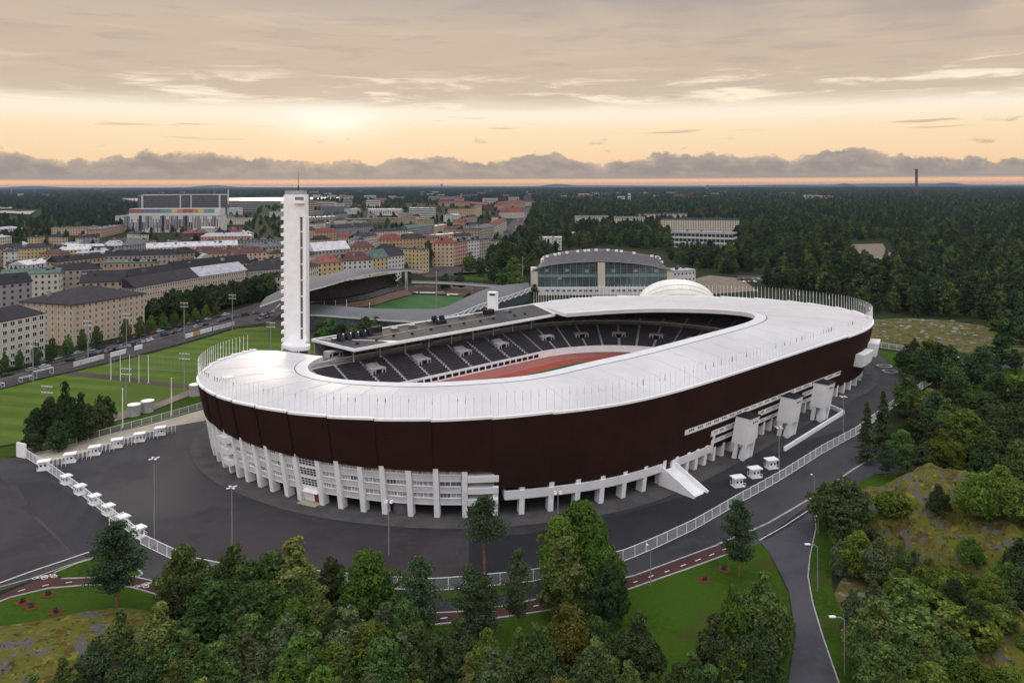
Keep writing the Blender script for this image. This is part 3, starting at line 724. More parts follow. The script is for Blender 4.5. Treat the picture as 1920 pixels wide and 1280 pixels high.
for k in range(len(cs)-1):
    x0, x1 = colx[k], colx[k+1]
    if x0 >= 928: break
    s0, s1 = cs[k], cs[k+1]; d = (s1-s0)*.12; a, c = s0+d, s1-d
    if x0 == 565 or x0 == 606: pass
    if x0 in (436,):                                 # three stacked balconies
        for z in (3.4, 6.6, 9.8):
            slab(a, c, z, z+1.7, -3, 1.9, 'balcony', 'white_paint'); slab(a, c, z+1.7, z+3.0, -3.4, -3.1, 'balcony_wall', 'soffit')
        continue
    if x0 == 872:
        for z in (3.2, 6.2, 9.2):
            slab(a-.1, c+.9, z, z+1.5, -3, .75, 'balcony', 'white_paint'); slab(a, c, z+1.5, z+3.0, -3.4, -3.1, 'balcony_wall', 'soffit')
            slab(a+(c-a)*.35, a+(c-a)*.75, z+1.5, z+2.8, -3.0, -2.9, 'balcony_door', 'cream_wall')
        continue
    stair = x0 == 565
    if stair:                                        # glazed stair with the red door below
        slab(a-.05, c+.05, zg(0, 0)+.05, 12.4, -1.2, -.35, 'stair_wall', 'white_paint')
        for z in (4.5, 7.3, 10.0): window_on(a+.1, c-.1, z, z+2.0, -.30, STAD, 5, 3, 'glass_dark')
        b = MB(); t = tang(c); sd_ = c-.35*(c-a)*.6
        slab(a+(c-a)*.66, c-.05, .15, 2.5, -.36, -.25, 'door', 'red_door'); slab(a+(c-a)*.1, c, 2.9, 3.15, -.4, .9, 'canopy', 'white_paint')
        slab(a-.1, c+.1, .13, .3, -.3, 2.4, 'doorstep', 'paving')
        continue
    low = 3.2
    for fl in range(3):
        z = low+3*fl
        slab(a-.02, c+.02, z, z+1.45, -1.3, -.45, 'spandrel', 'grey_panel')
        slab(a-.02, c+.02, z+1.45, z+1.62, -1.3, -.30, 'sill', 'white_paint')
        if z+2.75 < 12.3:
            pass
        m_ = (a+c)/2
        for (q0, q1) in ((a, m_-.03), (m_+.03, c)):
            window_on(q0, q1, z+1.62, z+2.85, -.62, STAD, rnd.choice((2, 3)), 1, rnd.choice(('glass_curtain', 'glass_curtain', 'glass_curtain', 'glass_curtain', 'glass_blue2')))
        slab(a-.02, c+.02, z+2.85, z+3.0, -1.3, -.40, 'lintel', 'white_paint')
    slab(a-.02, c+.02, low-.15, low, -6, -.35, 'floor_edge', 'white_paint')
sO0, sO1 = cs[0], cs[colx.index(928)]
# gallery with a white parapet, right of the offices
sg0 = s_at(946, iL+1, iR); sg1 = s_at(1233, iL+1, iR); sg2 = s_at(1252, iL+1, iR); sg3 = s_at(1327, iL+1, iR)
zgal = lambda s: 4.3
slab(sg0, sg1, 4.2, 6.4, -.2, .45, 'gallery_parapet', 'white_paint', 16)
slab(sg0, sg3, 4.0, 4.3, -7, .3, 'gallery_floor', 'stand_concrete', 20)
slab(sg2, sg3, 4.2, 6.4, -.2, .45, 'gallery_parapet', 'white_paint', 8)
b = MB(); p0 = wallp(sg0, 4.2, .3); n_ = lerpi(NO, sg0); p1 = p0-n_*6
b.bar(p0+Vector((0, 0, 1.1)), p1+Vector((0, 0, 1.1)), .4, 2.2); b.build('gallery_parapet', M('white_paint'), STAD)
# outside stair down from the gallery
def ext_stair():
    a = wallp(sg1, 0, .2); c = wallp(sg2, 0, .2); n = lerpi(NO, (sg1+sg2)/2); t = (c-a); t.z = 0; W_ = t.length; t.normalize()
    L0, L1 = 1.0, 11.5; b = MB(); st = MB(); N = 26
    for k in range(N):
        l0 = L0+(L1-L0)*k/N; l1 = L0+(L1-L0)*(k+1)/N; z = 4.3*(1-(k+1)/N)
        q = [a+n*l0+t*.5, a+n*l1+t*.5, a+n*l1+t*(W_+1.5), a+n*l0+t*(W_+1.5)]
        st.prism([(p.x, p.y) for p in q], .1, z+.25)
    st.build('stair_steps', M('white_concrete'), STAD)
    q = [a, a+n*L0, a+n*L0+t*(W_+1.7), a+t*(W_+1.7)]; MB().prism([(p.x, p.y) for p in q], 4.0, 4.3).build('stair_landing', M('white_concrete'), STAD)
    for off in (.2, W_+1.5):
        w = MB(); A = a+t*off; th = t*.35
        P = [A+n*0+Vector((0, 0, .1)), A+n*L1+Vector((0, 0, .1)), A+n*(L1+.4)+Vector((0, 0, 1.0)), A+n*L0+Vector((0, 0, 5.6)), A+Vector((0, 0, 5.6))]
        Q = [p+th for p in P]
        w.poly(P); w.poly(Q[::-1])
        for i in range(5): j = (i+1) % 5; w.poly([P[i], P[j], Q[j], Q[i]])
        w.build('stair_wall', M('white_paint'), STAD)
ext_stair()
# window strips cut in the cladding on the right
def strip_windows(x0, x1, za, zb, cols_):
    s0, s1 = s_at(x0, iL+1, iR, (za+zb)/2), s_at(x1, iL+1, iR, (za+zb)/2)
    slab(s0, s1, za, za+(zb-za)*.32, .1, .38, 'window_sill', 'white_paint', 24)
    n = cols_; f = (s1-s0)/n
    for k in range(n):
        a = s0+k*f; slab(a, a+f*.36, za, zb, .1, .34, 'window_pier', 'white_paint', 1)
        window_on(a+f*.36, a+f, za+(zb-za)*.32, zb, .28, STAD, 3, 1, rnd.choice(('glass_dark', 'glass_warm', 'glass_dark')), fw=.16)
mat('glass_warm', (.30, .19, .11, 1), .3, .4, .6)
strip_windows(1283, 1574, 12.5, 13.9, 21)
strip_windows(1332, 1376, 9.0, 10.6, 4); strip_windows(1332, 1374, 6.6, 7.8, 4)
strip_windows(1420, 1461, 9.3, 10.9, 4); strip_windows(1420, 1461, 6.9, 8.0, 4)
strip_windows(1503, 1524, 9.6, 11.2, 3); strip_windows(1503, 1524, 7.3, 8.4, 3)
slab(s_at(1327, iL+1, iR), s_at(1330, iL+1, iR), 3.6, 9.2, -.4, .45, 'gallery_end_wall', 'white_paint', 1)
# three stair towers standing out of the facade on legs
def stair_tower(base, w_u=5.2, w_n=1.6, lift=4.6, top=12.5):
    P = atg(base[0]+3, base[1]); n = Vector((AX[1], -AX[0], 0)); u = Vector((AX[0], AX[1], 0)); g = P.z
    T_ = bpy.data.objects.new('stair_tower', None); COL.objects.link(T_); T_.parent = STAD
    T_.location = Vector((P.x, P.y, g))-STAD.location
    def q(z, grow=0): 
        o = P+n*(LEAN*(z-g)); o.z = z
        return [o-u*grow+n*grow, o+u*(w_u+grow)+n*grow, o+u*(w_u+grow)-n*(w_n+3), o-u*grow-n*(w_n+3)]
    MB().hexa(q(g+lift), q(g+top)).build('tower_box', M('white_paint'), T_)
    MB().hexa(q(g+top+.003, .2), q(g+top+.25, .2)).build('tower_roof', M('dark_metal'), T_)
    for dx in (0.15, w_u-.8):
        for dn in (0, 2.6):
            b = MB(); A = P+u*dx-n*dn; top_ = A+n*(LEAN*lift)
            def r(c, z): return [Vector((c.x, c.y, z))+u*i*.75-n*j*1.1 for i, j in ((0, 0), (1, 0), (1, 1), (0, 1))]
            b.hexa(r(A, g), r(top_, g+lift+.02)); b.build('leg', M('white_paint'), T_)
    b = MB(); N = 8
    for k in range(N):
        a = P+u*(1.2+k*.4)-n*1.2; b.obox((a.x, a.y), (u.x, u.y), .22, 1., g+.1, g+.35+lift*k/N)
    b.build('stair_flight', M('white_paint'), T_)
    for k in range(3):
        c = P+n*(LEAN*(top-1.6)+.02)+u*(2.0+k*1.0); b = MB(); z = g+top-1.7
        b.hexa([c, c+u*.6, c+u*.6+n*.04, c+n*.04], [Vector((p.x, p.y, p.z)) for p in (c, c+u*.6, c+u*.6+n*.04, c+n*.04)])
        b = MB(); b.obox((c.x, c.y), (u.x, u.y), .3, .06, z, z+.8); b.build('window', M('glass_dark'), T_)
for b_ in ((1390, 865), (1474, 822), (1536, 792)): stair_tower(b_)
# white boxes hung on the north-east end
for (x0, x1, za, zb) in ((1610, 1632, 13.5, 18.0),):
    s0 = s_at(1612, iL+1, iR, 'top') or iR-8.; s1 = s0+4.5
    slab(s0, s1, za, zb, .2, 3.2, 'hanging_box', 'white_paint', 3)
    slab(s1+1.2, s1+4.5, za+1, zb+1.5, .2, 4.0, 'hanging_box', 'white_paint', 3)
# small hatches on the roof
for (x, y) in ((882, 762), (1349, 672), (1446, 644), (427, 712)):
    q = at_tilt(x, y, TA+.6, TBk); b = MB(); b.obox((q.x, q.y), AX, 1.5, 1.5, q.z-.4, q.z+1.0); b.build('roof_hatch', M('grey_panel'), STAD)

# ---- the bowl: seating blocks, aisles, running track
ZT = 5.0
def bowl_dirs():
    D = []; n = 40
    for i in range(n): a = pi*i/n; D.append(((US, VC), (-sin(a), cos(a))))
    for i in range(17): D.append(((US+(UN-US)*i/17, VC), (0, -1)))
    for i in range(n): a = pi+pi*i/n; D.append(((UN, VC), (-sin(a), cos(a))))
    for i in range(17): D.append(((UN-(UN-US)*i/17, VC), (0, 1)))
    return D
BD = bowl_dirs(); NB = len(BD)
def bp(i, r, z):
    o, d = BD[i % NB]; x, y = xy(o[0]+d[0]*r, o[1]+d[1]*r); return Vector((x, y, z))
R0 = 46.
def tier(i0, i1, r0, z0, rows, dr, dz, name='seating_block', parent=STAD, sw=.42):
    b = MB(); ii = list(range(i0, i1+1))
    def edge(i, r, z):
        # keep clear of the aisle at both ends of the block
        p = bp(i, r, z)
        if i == i0: q = bp(i+1, r, z); p = p+(q-p).normalized()*.55
        if i == i1: q = bp(i-1, r, z); p = p+(q-p).normalized()*.55
        return p
    for k in range(rows):
        r = r0+k*dr; z = z0+k*dz
        b.grid([[edge(i, r+.0, z-dz) for i in ii], [edge(i, r, z+.38) for i in ii], [edge(i, r+sw, z+.38) for i in ii]], 0)
        b.grid([[edge(i, r+sw, z) for i in ii], [edge(i, r+dr, z) for i in ii]], 1)
    return b.build(name, [M('seat_black'), M('stand_concrete')], parent)
def aisle(i, r0, z0, rows, dr, dz):
    b = MB(); o, d = BD[i % NB]; a = bp(i, r0-.1, z0); q = bp(i, r0+rows*dr, z0+rows*dz)
    dirv = (q-a); side = Vector((dirv.y, -dirv.x, 0)).normalized()*.6
    N = rows
    for k in range(N):
        p0 = bp(i, r0+k*dr, z0+k*dz-.05); p1 = bp(i, r0+(k+1)*dr, z0+k*dz-.05)
        b.poly([p0-side, p0+side, p1+side, p1-side]); e = Vector((0, 0, dz))
        b.poly([p1-side, p1+side, p1+side+e, p1-side+e])
    b.build('aisle', M('aisle_concrete'), STAD)
RT = []
for i in range(NB):
    o_, d_ = BD[i]; h_ = hit(o_, d_, Tuv); RT.append(hypot(h_[0]-o_[0], h_[1]-o_[1]) if h_ else 86.)
def rmax(i0, i1, m): return min(RT[j % NB] for j in range(i0, i1+1))-m
STEP = 2
lowrows, uprows = 20, 18
for i in range(0, NB, 2 if False else STEP):
    i1 = min(i+STEP, NB); west = i >= 97 or i < 0
    nl = max(3, min(lowrows, int((rmax(i, i1, 9.5)-R0-.6)/.85))); (tier(i, i1, R0+.6, 7.0, 12, 1.42, .6, sw=.6) if west else tier(i, i1, R0+.6, 7.0, nl, .85, .36)); aisle(i, R0+.6, 6.9, nl, .85, .36)
    nu = min(uprows if not west else 12, int((rmax(i, i1, 5)-R0-20.2)/.85))
    vv_ = max(BD[j % NB][0][1]+BD[j % NB][1][1]*(RT[j % NB]-5) for j in (i, i1))
    if not west: nu = min(nu, int((TA+TBk*vv_-3.4-15.4)/.44))
    if nu > 1: tier(i, i1, R0+20.2, 15.0, nu, .85, .44); aisle(i, R0+20.2, 15.0, nu, .85, .44)
loop = [i for i in range(NB)]+[0]
MB().grid([[bp(i, R0, ZT-.3) for i in loop], [bp(i, R0, 7.9) for i in loop], [bp(i, R0+.25, 7.9) for i in loop], [bp(i, R0+.25, 6.8) for i in loop]]).build('pitch_wall', M('white_concrete'), STAD)
wk = lambda i, r, z: bp(i, min(r, RT[i]-7), z)
MB().grid([[wk(i, R0+17.6, 14.0) for i in loop], [wk(i, R0+20.1, 14.0) for i in loop], [wk(i, R0+20.1, 15.3) for i in loop]]).build('walkway', M('stand_concrete'), STAD)
MB().grid([[wk(i, R0+19.9, 15.2) for i in loop], [wk(i, R0+19.9, 15.8) for i in loop], [wk(i, R0+20.1, 15.8) for i in loop]]).build('tier_edge', M('grey_panel'), STAD)
for i in range(0, NB):                               # railing along the upper tier
    if RT[i] < R0+24: continue
    MB().bar(bp(i, R0+20, 16.6), bp(i+1, R0+20, 16.6), .12, .12).bar(bp(i, R0+20, 15.6), bp(i, R0+20, 16.6), .1, .1).build('railing', M('mast_metal'), STAD)
def frame_of(i, r, z):
    o, d = BD[i % NB]; c = bp(i, r, z); dx, dy = xy(*d); return c, Vector((dx, dy, 0)), Vector((-dy, dx, 0))
def vomitory(i, r, z, half=False):
    if half: 
        c0, d, t = frame_of(i, r, z); c1 = frame_of(i+1, r, z)[0]; c = (c0+c1)/2
    else: c, d, t = frame_of(i, r, z)
    V = bpy.data.objects.new('vomitory', None); COL.objects.link(V); V.parent = STAD; V.location = c-STAD.location
    for sx in (-1, 1):
        q = [c+t*sx*1.3-d*.3, c+t*sx*3.0-d*.3, c+t*sx*3.0+d*.0, c+t*sx*1.3+d*.0]
        MB().prism([(p.x, p.y) for p in q], z-.6, z+2.6, bottom=True).build('portal_side', M('aisle_concrete'), V)
        MB().prism([((c+t*sx*1.8-d*.36).x, (c+t*sx*1.8-d*.36).y), ((c+t*sx*2.6-d*.36).x, (c+t*sx*2.6-d*.36).y), ((c+t*sx*2.6-d*.3).x, (c+t*sx*2.6-d*.3).y), ((c+t*sx*1.8-d*.3).x, (c+t*sx*1.8-d*.3).y)], z+.3, z+1.9).build('portal_grille', M('dark_void'), V)
        q = [c+t*sx*2.9-d*.2, c+t*sx*3.1-d*.2, c+t*sx*3.1+d*3.4, c+t*sx*2.9+d*3.4]
        MB().prism([(p.x, p.y) for p in q], z-.6, z+2.3, bottom=True).build('portal_side', M('aisle_concrete'), V)
    q = [c+t*-1.3, c+t*1.3, c+t*1.3+d*.1, c+t*-1.3+d*.1]
    MB().prism([(p.x, p.y) for p in q], z-.6, z+2.0).build('doorway', M('dark_void'), V)
    q = [c+t*-3.1-d*.3, c+t*3.1-d*.3, c+t*3.1+d*3.4, c+t*-3.1+d*3.4]
    MB().prism([(p.x, p.y) for p in q], z+2.3, z+2.65, bottom=True).build('portal_roof', M('aisle_concrete'), V)
for i in range(58, 97, 4): vomitory(i, R0+8, 9.4)
for i in range(98, NB-1, 4): vomitory(i+1, R0+8.5, 9.6, True)
for i in range(96, NB-1, 4): vomitory(i+1, R0+21, 15.6, True)
def landing(i, r, z, w_, l_):                          # pale concrete landings among the seats
    c0, d, t = frame_of(i, r, z); c = (c0+frame_of(i+1, r, z)[0])/2; up_ = .42
    P = [c-t*w_, c+t*w_, c+t*w_+d*l_+Vector((0, 0, l_*up_)), c-t*w_+d*l_+Vector((0, 0, l_*up_))]; e = Vector((0, 0, .75))
    b = MB(); b.hexa([p+Vector((0, 0, -.6)) for p in P], [p+e for p in P]); b.build('landing', M('stand_concrete'), STAD)
for i in range(98, NB-1, 4): landing(i+1, R0+11.6, 11.8, 2.6, 2.0)
for i in range(100, NB-1, 4): landing(i+1, R0+19.4, 14.9, 2.6, 5.5)
# openings in the long front wall of the covered stand
for k in range(26):
    u0 = UN-2-k*3.45; x0, y0 = xy(u0, VC+R0-.06)
    MB().obox((x0, y0), AX, 1.3, .06, 5.7, 6.95).build('wall_opening', M('dark_void'), STAD)
# sheltered back wall under the roof
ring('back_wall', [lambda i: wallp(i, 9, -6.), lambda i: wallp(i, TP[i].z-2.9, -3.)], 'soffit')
# running track, lanes and infield
def oval(r, z, n=24):
    P = []
    for k in range(n+1): a = pi*k/n; P.append(xy(US-sin(a)*r, VC+cos(a)*r)+(z,))
    for k in range(n+1): a = pi+pi*k/n; P.append(xy(UN-sin(a)*r, VC+cos(a)*r)+(z,))
    return P
b = MB(); b.grid([oval(46.2, ZT), oval(26, ZT)], closed=True); b.build('running_track', M('track_red'))['kind'] = 'structure'
b = MB(); b.poly(oval(29.5, ZT+.05)); b.build('infield', M('arena_grass'))['kind'] = 'structure'
b = MB()
for k in range(9): b.grid([oval(36.6+k*1.15, ZT+.06), oval(36.48+k*1.15, ZT+.06)], closed=True)
b.build('lane_marking', M('road_paint'))['kind'] = 'structure'

# ---- covered grandstand on the far straight
GS = thing('grandstand_roof', 'long flat dark roof over the far stand with white edges and rooftop plant', 'grandstand', xy(195, 255)+(0.,))
zr = 20.6
gA, gB, gC, gD = at(585, 637, zr), at(664, 656, zr), at(1041, 590, zr), at(1000, 571, zr)
def prism3(P, z0, z1, name, m, par): return MB().prism([(p.x, p.y) for p in P], z0, z1, bottom=True).build(name, M(m), par)
prism3([gA, gB, gC, gD], zr-1.0, zr, 'roof_slab', 'bitumen', GS)
for a, c in ((gA, gB), (gB, gC), (gC, gD), (gD, gA)):
    MB().bar(a+Vector((0, 0, -.1)), c+Vector((0, 0, -.1)), .5, 1.05).build('fascia', M('white_paint'), GS)
d1 = (gC-gB).normalized(); d2 = (gA-gB); 
MB().poly([gA+Vector((0, 0, -.2)), gB+Vector((0, 0, -.2)), gB+d1*22+d2.normalized()*.3+Vector((0, 0, .06)), gA+d1*3+Vector((0, 0, .06))]).build('end_apron', M('grey_panel'), GS)
bw = MB(); bwl = gD-gA; bw.obox(((gA.x+gD.x)/2, (gA.y+gD.y)/2), (bwl.normalized().x, bwl.normalized().y), bwl.length/2-1, .3, 0, zr-1.0); bw.build('rear_wall', M('cream_wall'), GS)
def onroof(x, y): return at(x, y, zr+.02)
# timber walkway
a, c = onroof(628, 650), onroof(935, 590)
MB().bar(onroof(690, 634), onroof(930, 592), .5, .12).build('timber_walkway', M('timber'), GS)
tw = (onroof(930, 592)-onroof(690, 634)).normalized()
for x, y in ((640, 641), (654, 638.5), (668, 636), (682, 633), (695, 630), (818, 606), (832, 605)):    # tilted black louvre frames
    q = onroof(x, y); n_ = Vector((-tw.y, tw.x, 0)); b = MB()
    if n_.y < 0: n_ = -n_
    A = [q, q+tw*1.6, q+tw*1.6+n_*.2, q+n_*.2]; Bt = [p+n_*1.9+Vector((0, 0, 2.9)) for p in A]
    b.hexa(A, Bt); b.hexa([q+n_*1.6, q+tw*1.6+n_*1.6, q+tw*1.6+n_*3.2, q+n_*3.2], [p+Vector((0, 0, 2.7)) for p in (q+n_*1.9, q+tw*1.6+n_*1.9, q+tw*1.6+n_*3.2, q+n_*3.2)])
    b.build('louvre_frame', M('dark_metal'), GS)
for x, y, w, h in ((705, 622, 4.2, 2.2), (916, 589, 5, 2.2), (826, 606, 4.5, 1.2)):
    q = onroof(x, y); MB().obox((q.x, q.y), (tw.x, tw.y), w/2, 1.3, zr, zr+h).build('plant_box', M('dark_metal'), GS)
for x, y in ((629, 637), (740, 618), (773, 612), (806, 605), (866, 596), (896, 590), (950, 585)):
    q = onroof(x, y); b = MB(); b.obox((q.x, q.y), (tw.x, tw.y), 1.5, .9, zr, zr+.8); b.build('skylight', M('grey_metal'), GS)
for x, y in ((670, 645), (706, 638), (738, 630), (773, 626), (808, 618), (843, 612), (870, 607), (901, 603), (925, 598), (965, 592), (984, 589), (643, 650), (957, 586)):
    q = onroof(x, y); MB().obox((q.x, q.y), (tw.x, tw.y), .45, .45, zr, zr+.6).build('roof_vent', M('dark_metal'), GS)
q = onroof(924, 580); b = MB(); b.obox((q.x, q.y), (.96, -.28), 2.2, 1.6, zr-3, zr+8.4); b.build('chimney', M('white_paint'), GS)
b = MB(); b.obox((q.x-.2, q.y-1.62), (.96, -.28), 1.4, .1, zr+6.9, zr+7.7); b.build('chimney_vent', M('dark_void'), GS)
for k in range(9):                                    # columns holding the roof edge
    p = gB.lerp(gC, (k+.5)/9)+Vector((0, 0, 0)); n_ = (gA-gB).normalized(); q = p+n_*9
    MB().tube((q.x, q.y, 9.5), (q.x, q.y, zr-1), .25, n=6).build('roof_column', M('white_paint'), GS)
mlamp = bpy.data.materials.new('lit_lamp'); mlamp.use_nodes = True; q_ = NT(mlamp.node_tree); q_.n.clear(); e_ = q_.node('ShaderNodeEmission'); e_.inputs[0].default_value = (1, .82, .55, 1); e_.inputs[1].default_value = 6; o_ = q_.node('ShaderNodeOutputMaterial'); q_.link(e_.outputs[0], o_.inputs[0])
MC['lit_lamp'] = mlamp
for f in (.22, .80):
    p = gB.lerp(gC, f)+(gA-gB).normalized()*6; MB().obox((p.x, p.y), (1, 0), .25, .25, zr-1.9, zr-1.4).build('lamp', M('lit_lamp'), GS)

# ---- flagpoles all round the rim
FPg = 'flagpoles round the roof edge'
fl_cols = [('white', (.78, .78, .78, 1)), ('blue', (.05, .09, .30, 1)), ('red', (.42, .03, .03, 1)), ('white', (.78, .78, .78, 1)), ('yellow', (.55, .33, .03, 1)), ('black', (.03, .03, .035, 1)), ('white', (.75, .75, .76, 1)), ('pale blue', (.30, .42, .62, 1)), ('green', (.03, .20, .10, 1)), ('grey', (.3, .3, .32, 1))]
pm = MB(); pm.tube((0, 0, -.6), (0, 0, 5.6), .08, .055, 6); pm.tube((0, 0, 5.6), (0, 0, 5.75), .1, .1, 6); pm = pm.mesh('flagpole', M('cap_white'))
flm = []
for n_, c_ in fl_cols:
    m_ = mat('flag_'+n_, c_, .8, .1, 1) if 'flag_'+n_ not in MC else MC['flag_'+n_]
    b = MB(); b.grid([[(.06, 0, 4.9), (.25, .10, 4.8), (.42, -.05, 4.6)], [(.05, .05, 4.2), (.30, -.10, 4.1), (.40, .08, 4.0)], [(.06, 0, 3.4), (.22, .12, 3.35), (.34, 0, 3.5)]]); flm.append((n_, b.mesh('flag', m_)))
dist = 0; poles = []; s = .8; last = wallp(s, lerpi(TP, s).z)
while s < NR-1.2:
    p = wallp(s, lerpi(TP, s).z)
    if (p-last).length >= 1.92: poles.append(p); last = p
    s += .02
step_ = 1
print('poles', len(poles), 'NR', NR, 'iL', iL, 'iR', iR, 'seams', [round(q, 1) for q in seams])
poles = poles[:299]
for k, p in enumerate(poles):
    ci = rnd.randrange(len(fl_cols)) if rnd.random() < .55 else None
    lb = 'white flagpole %s, %s round the roof edge from the tower' % ('without a flag' if ci is None else 'with a %s flag' % fl_cols[ci][0], ordn(k+1))
    o = bpy.data.objects.new('flagpole', pm); COL.objects.link(o); o.location = p+Vector((0, 0, .3)); o.rotation_euler = (0, 0, rnd.uniform(1.2, 1.9))
    tag(o, lb, 'flagpole', FPg)
    if ci is not None: part('flag', flm[ci][1], o)
# ---------------------------------------------------------------- the tower
DT = 289.
def tx(px): return (fix(px, 500)[0]-960)/FP*DT
def tz(py, px=550): return HC-(fix(px, py)[1]-YH)*DT/FP
TW = thing('tower', 'tall slender white tower with small balconies stacked up its left side', 'tower', (tx(550), DT, 4.5))
def tb(name, x0, x1, y0, y1, z0, z1, m='white_paint'): return MB().box(tx(x0), tx(x1), DT+y0, DT+y1, z0, z1).build(name, M(m), TW)
ztop = tz(365)
tb('shaft', 533, 562.5, 0, 5.5, 4.5, ztop)
tb('shaft_head', 562.5, 572, .15, 5.3, tz(407), ztop)
tb('window_slot', 562.6, 567.4, 1.0, 5.2, 4.5, tz(407), 'grey_metal')
tb('fin', 567.2, 573.3, .3, 5.0, 4.5, tz(407)-.01)
for k in range(9): y = 434.5+30.3*k; tb('cross_beam', 562.5, 567.3, .5, 4.9, tz(y+1), tz(y-1))
tb('stair_shaft', 528.6, 533, 2.2, 5.4, 4.5, ztop-.4)
for k in range(20):
    y = 379.5+15.25*k
    tb('balcony', 525.8, 532.9, .6, 4.0, tz(y+2.6), tz(y-2.9))
    tb('landing_opening', 528.4, 529.6, 2.6, 5.0, tz(y-3.2), tz(y-9.5), 'soffit')
tb('lookout_balcony', 553, 572.6, -1.3, .0, tz(381.5), tz(376.3)); tb('lookout_opening', 553.5, 570, -.05, .02, tz(375.5), tz(369.5), 'grey_metal')
b = MB()
for (x0, y0), (x1, y1) in (((534, .2), (569.5, .2)), ((569.5, .2), (569.5, 5)), ((569.5, 5), (534, 5)), ((534, 5), (534, .2))):
    A = Vector((tx(x0), DT+y0, ztop)); B_ = Vector((tx(x1), DT+y1, ztop)); n = 5
    b.poly([A, B_, B_+Vector((0, 0, 1.5)), A+Vector((0, 0, 1.5))], 1)
    b.bar(A+Vector((0, 0, 1.5)), B_+Vector((0, 0, 1.5)), .08, .08)
    for k in range(n+1): p = A.lerp(B_, k/n); b.bar(p, p+Vector((0, 0, 1.5)), .07, .07)
mat('rail_glass', (.36, .40, .41, 1), .3, .2, 1)
b.build('glass_railing', [M('mast_metal'), M('rail_glass')], TW)
xa = tx(556.5); b = MB(); b.tube((xa, DT+2.5, ztop), (xa, DT+2.5, ztop+3.5), .28, .22, 6); b.tube((xa, DT+2.5, ztop+3.5), (xa, DT+2.5, tz(321)), .12, .05, 6)
for k in range(4): b.bar((xa-.5, DT+2.5, ztop+3.6+k*1.1), (xa+.5, DT+2.5, ztop+3.6+k*1.1), .05, .05)
b.build('antenna', M('dark_metal'), TW)
# curved white pavilion at its foot
PV = thing('pavilion', 'low white pavilion with a rounded end and dark window band at the tower foot', 'building', (tx(563), DT-6, 16))
def pav(z0, z1, grow, name, m):
    P = [(tx(540)-grow, DT+2), (tx(541)-grow, DT-7-grow), (tx(566), DT-13-grow), (tx(578), DT-13-grow)]
    for k in range(7): a = -pi/2+pi*k/6; P.append((tx(580)+(2.2+grow)*cos(a), DT-10.+(3+grow)*sin(a)))
    P += [(tx(575), DT+2)]
    MB().prism(P, z0, z1, bottom=True).build(name, M(m), PV)
zb_ = HC-(645-343)*(DT-12)/FP
pav(2, zb_-3.6, 0, 'wall', 'white_paint'); pav(zb_-3.6, zb_-1.4, -.1, 'window_band', 'glass_dark'); pav(zb_-1.4, zb_, .5, 'flat_roof', 'white_paint'); pav(zb_, zb_+.12, .1, 'roof_surface', 'grey_panel')
for k in range(9):
    f = k/8; x = tx(541)+(tx(578)-tx(541))*f; y = DT-7.2-6*min(1, f*1.25); MB().box(x-.1, x+.1, y-.35, y-.05, zb_-3.6, zb_-1.4).build('mullion', M('white_paint'), PV)

# ---------------------------------------------------------------- ticket booths
def make_booth():
    o = thing('ticket_booth', '', 'booth', (0, 0, 0))
    def p(n, b, m): q = part(n, b.mesh(n, m), o); return q
    p('platform', MB().box(-1.7, 1.9, -1.4, 1.4, 0, .25), M('white_concrete'))
    p('body', MB().box(-1.25, 1.25, -1.1, 1.1, .25, 2.75), M('white_paint'))
    b = MB(); b.hexa([(-1.9, -1.6, 2.75), (2.0, -1.6, 2.75), (2.0, 1.6, 2.75), (-1.9, 1.6, 2.75)], [(-1.9, -1.6, 2.95), (2.0, -1.6, 3.15), (2.0, 1.6, 3.15), (-1.9, 1.6, 2.95)]); p('roof', b, M('cap_white'))
    for x in (-.62, .62): p('window', MB().box(x-.34, x+.34, -1.14, -1.08, 1.35, 2.0), M('glass_dark'))
    p('window', MB().box(1.23, 1.29, -.5, .5, 1.3, 2.1), M('glass_dark'))
    for y in (-1.45, 1.45):
        b = MB()
        for x in (-1.75, -.6, .6, 1.95): b.tube((x, y, .25), (x, y, 1.3), .05, n=5)
        b.bar((-1.75, y, 1.3), (1.95, y, 1.3), .09, .09).bar((-1.75, y, .8), (1.95, y, .8), .07, .07); p('railing', b, M('white_paint'))
    return o
BO = make_booth(); BO_used = [False]
def booth(px, py, rz, label, group, k=.85):
    l = atg(px, py)
    if not BO_used[0]: o = BO; BO_used[0] = True; o.location = l; o.rotation_euler = (0, 0, rz); o['label'] = label
    else: o = copy_thing(BO, l, rz, label)
    o.scale = (k, k, k)
    o['group'] = group; return o
for k, (x, y) in enumerate(((82, 880), (131, 866), (177, 852), (219, 838), (261, 827), (300, 815))):
    booth(x, y, R(20), 'white ticket booth at the edge of the beige paving, %s from the left' % ordn(k+1), 'ticket booths along the beige paving')
for k, (x, y) in enumerate(((124, 906), (150, 925), (177, 944), (203, 963), (231, 984), (261, 1005))):
    booth(x, y, R(-38), 'white ticket booth inside the left diagonal fence, %s from its upper end' % ordn(k+1), 'ticket booths along the diagonal fence', .74)
for k, (x, y) in enumerate(((1383, 911), (1415, 894), (1446, 877))):
    booth(x, y, R(12), 'white ticket booth standing free by the stadium stair towers, %s from the left' % ordn(k+1), 'ticket booths by the stair towers')
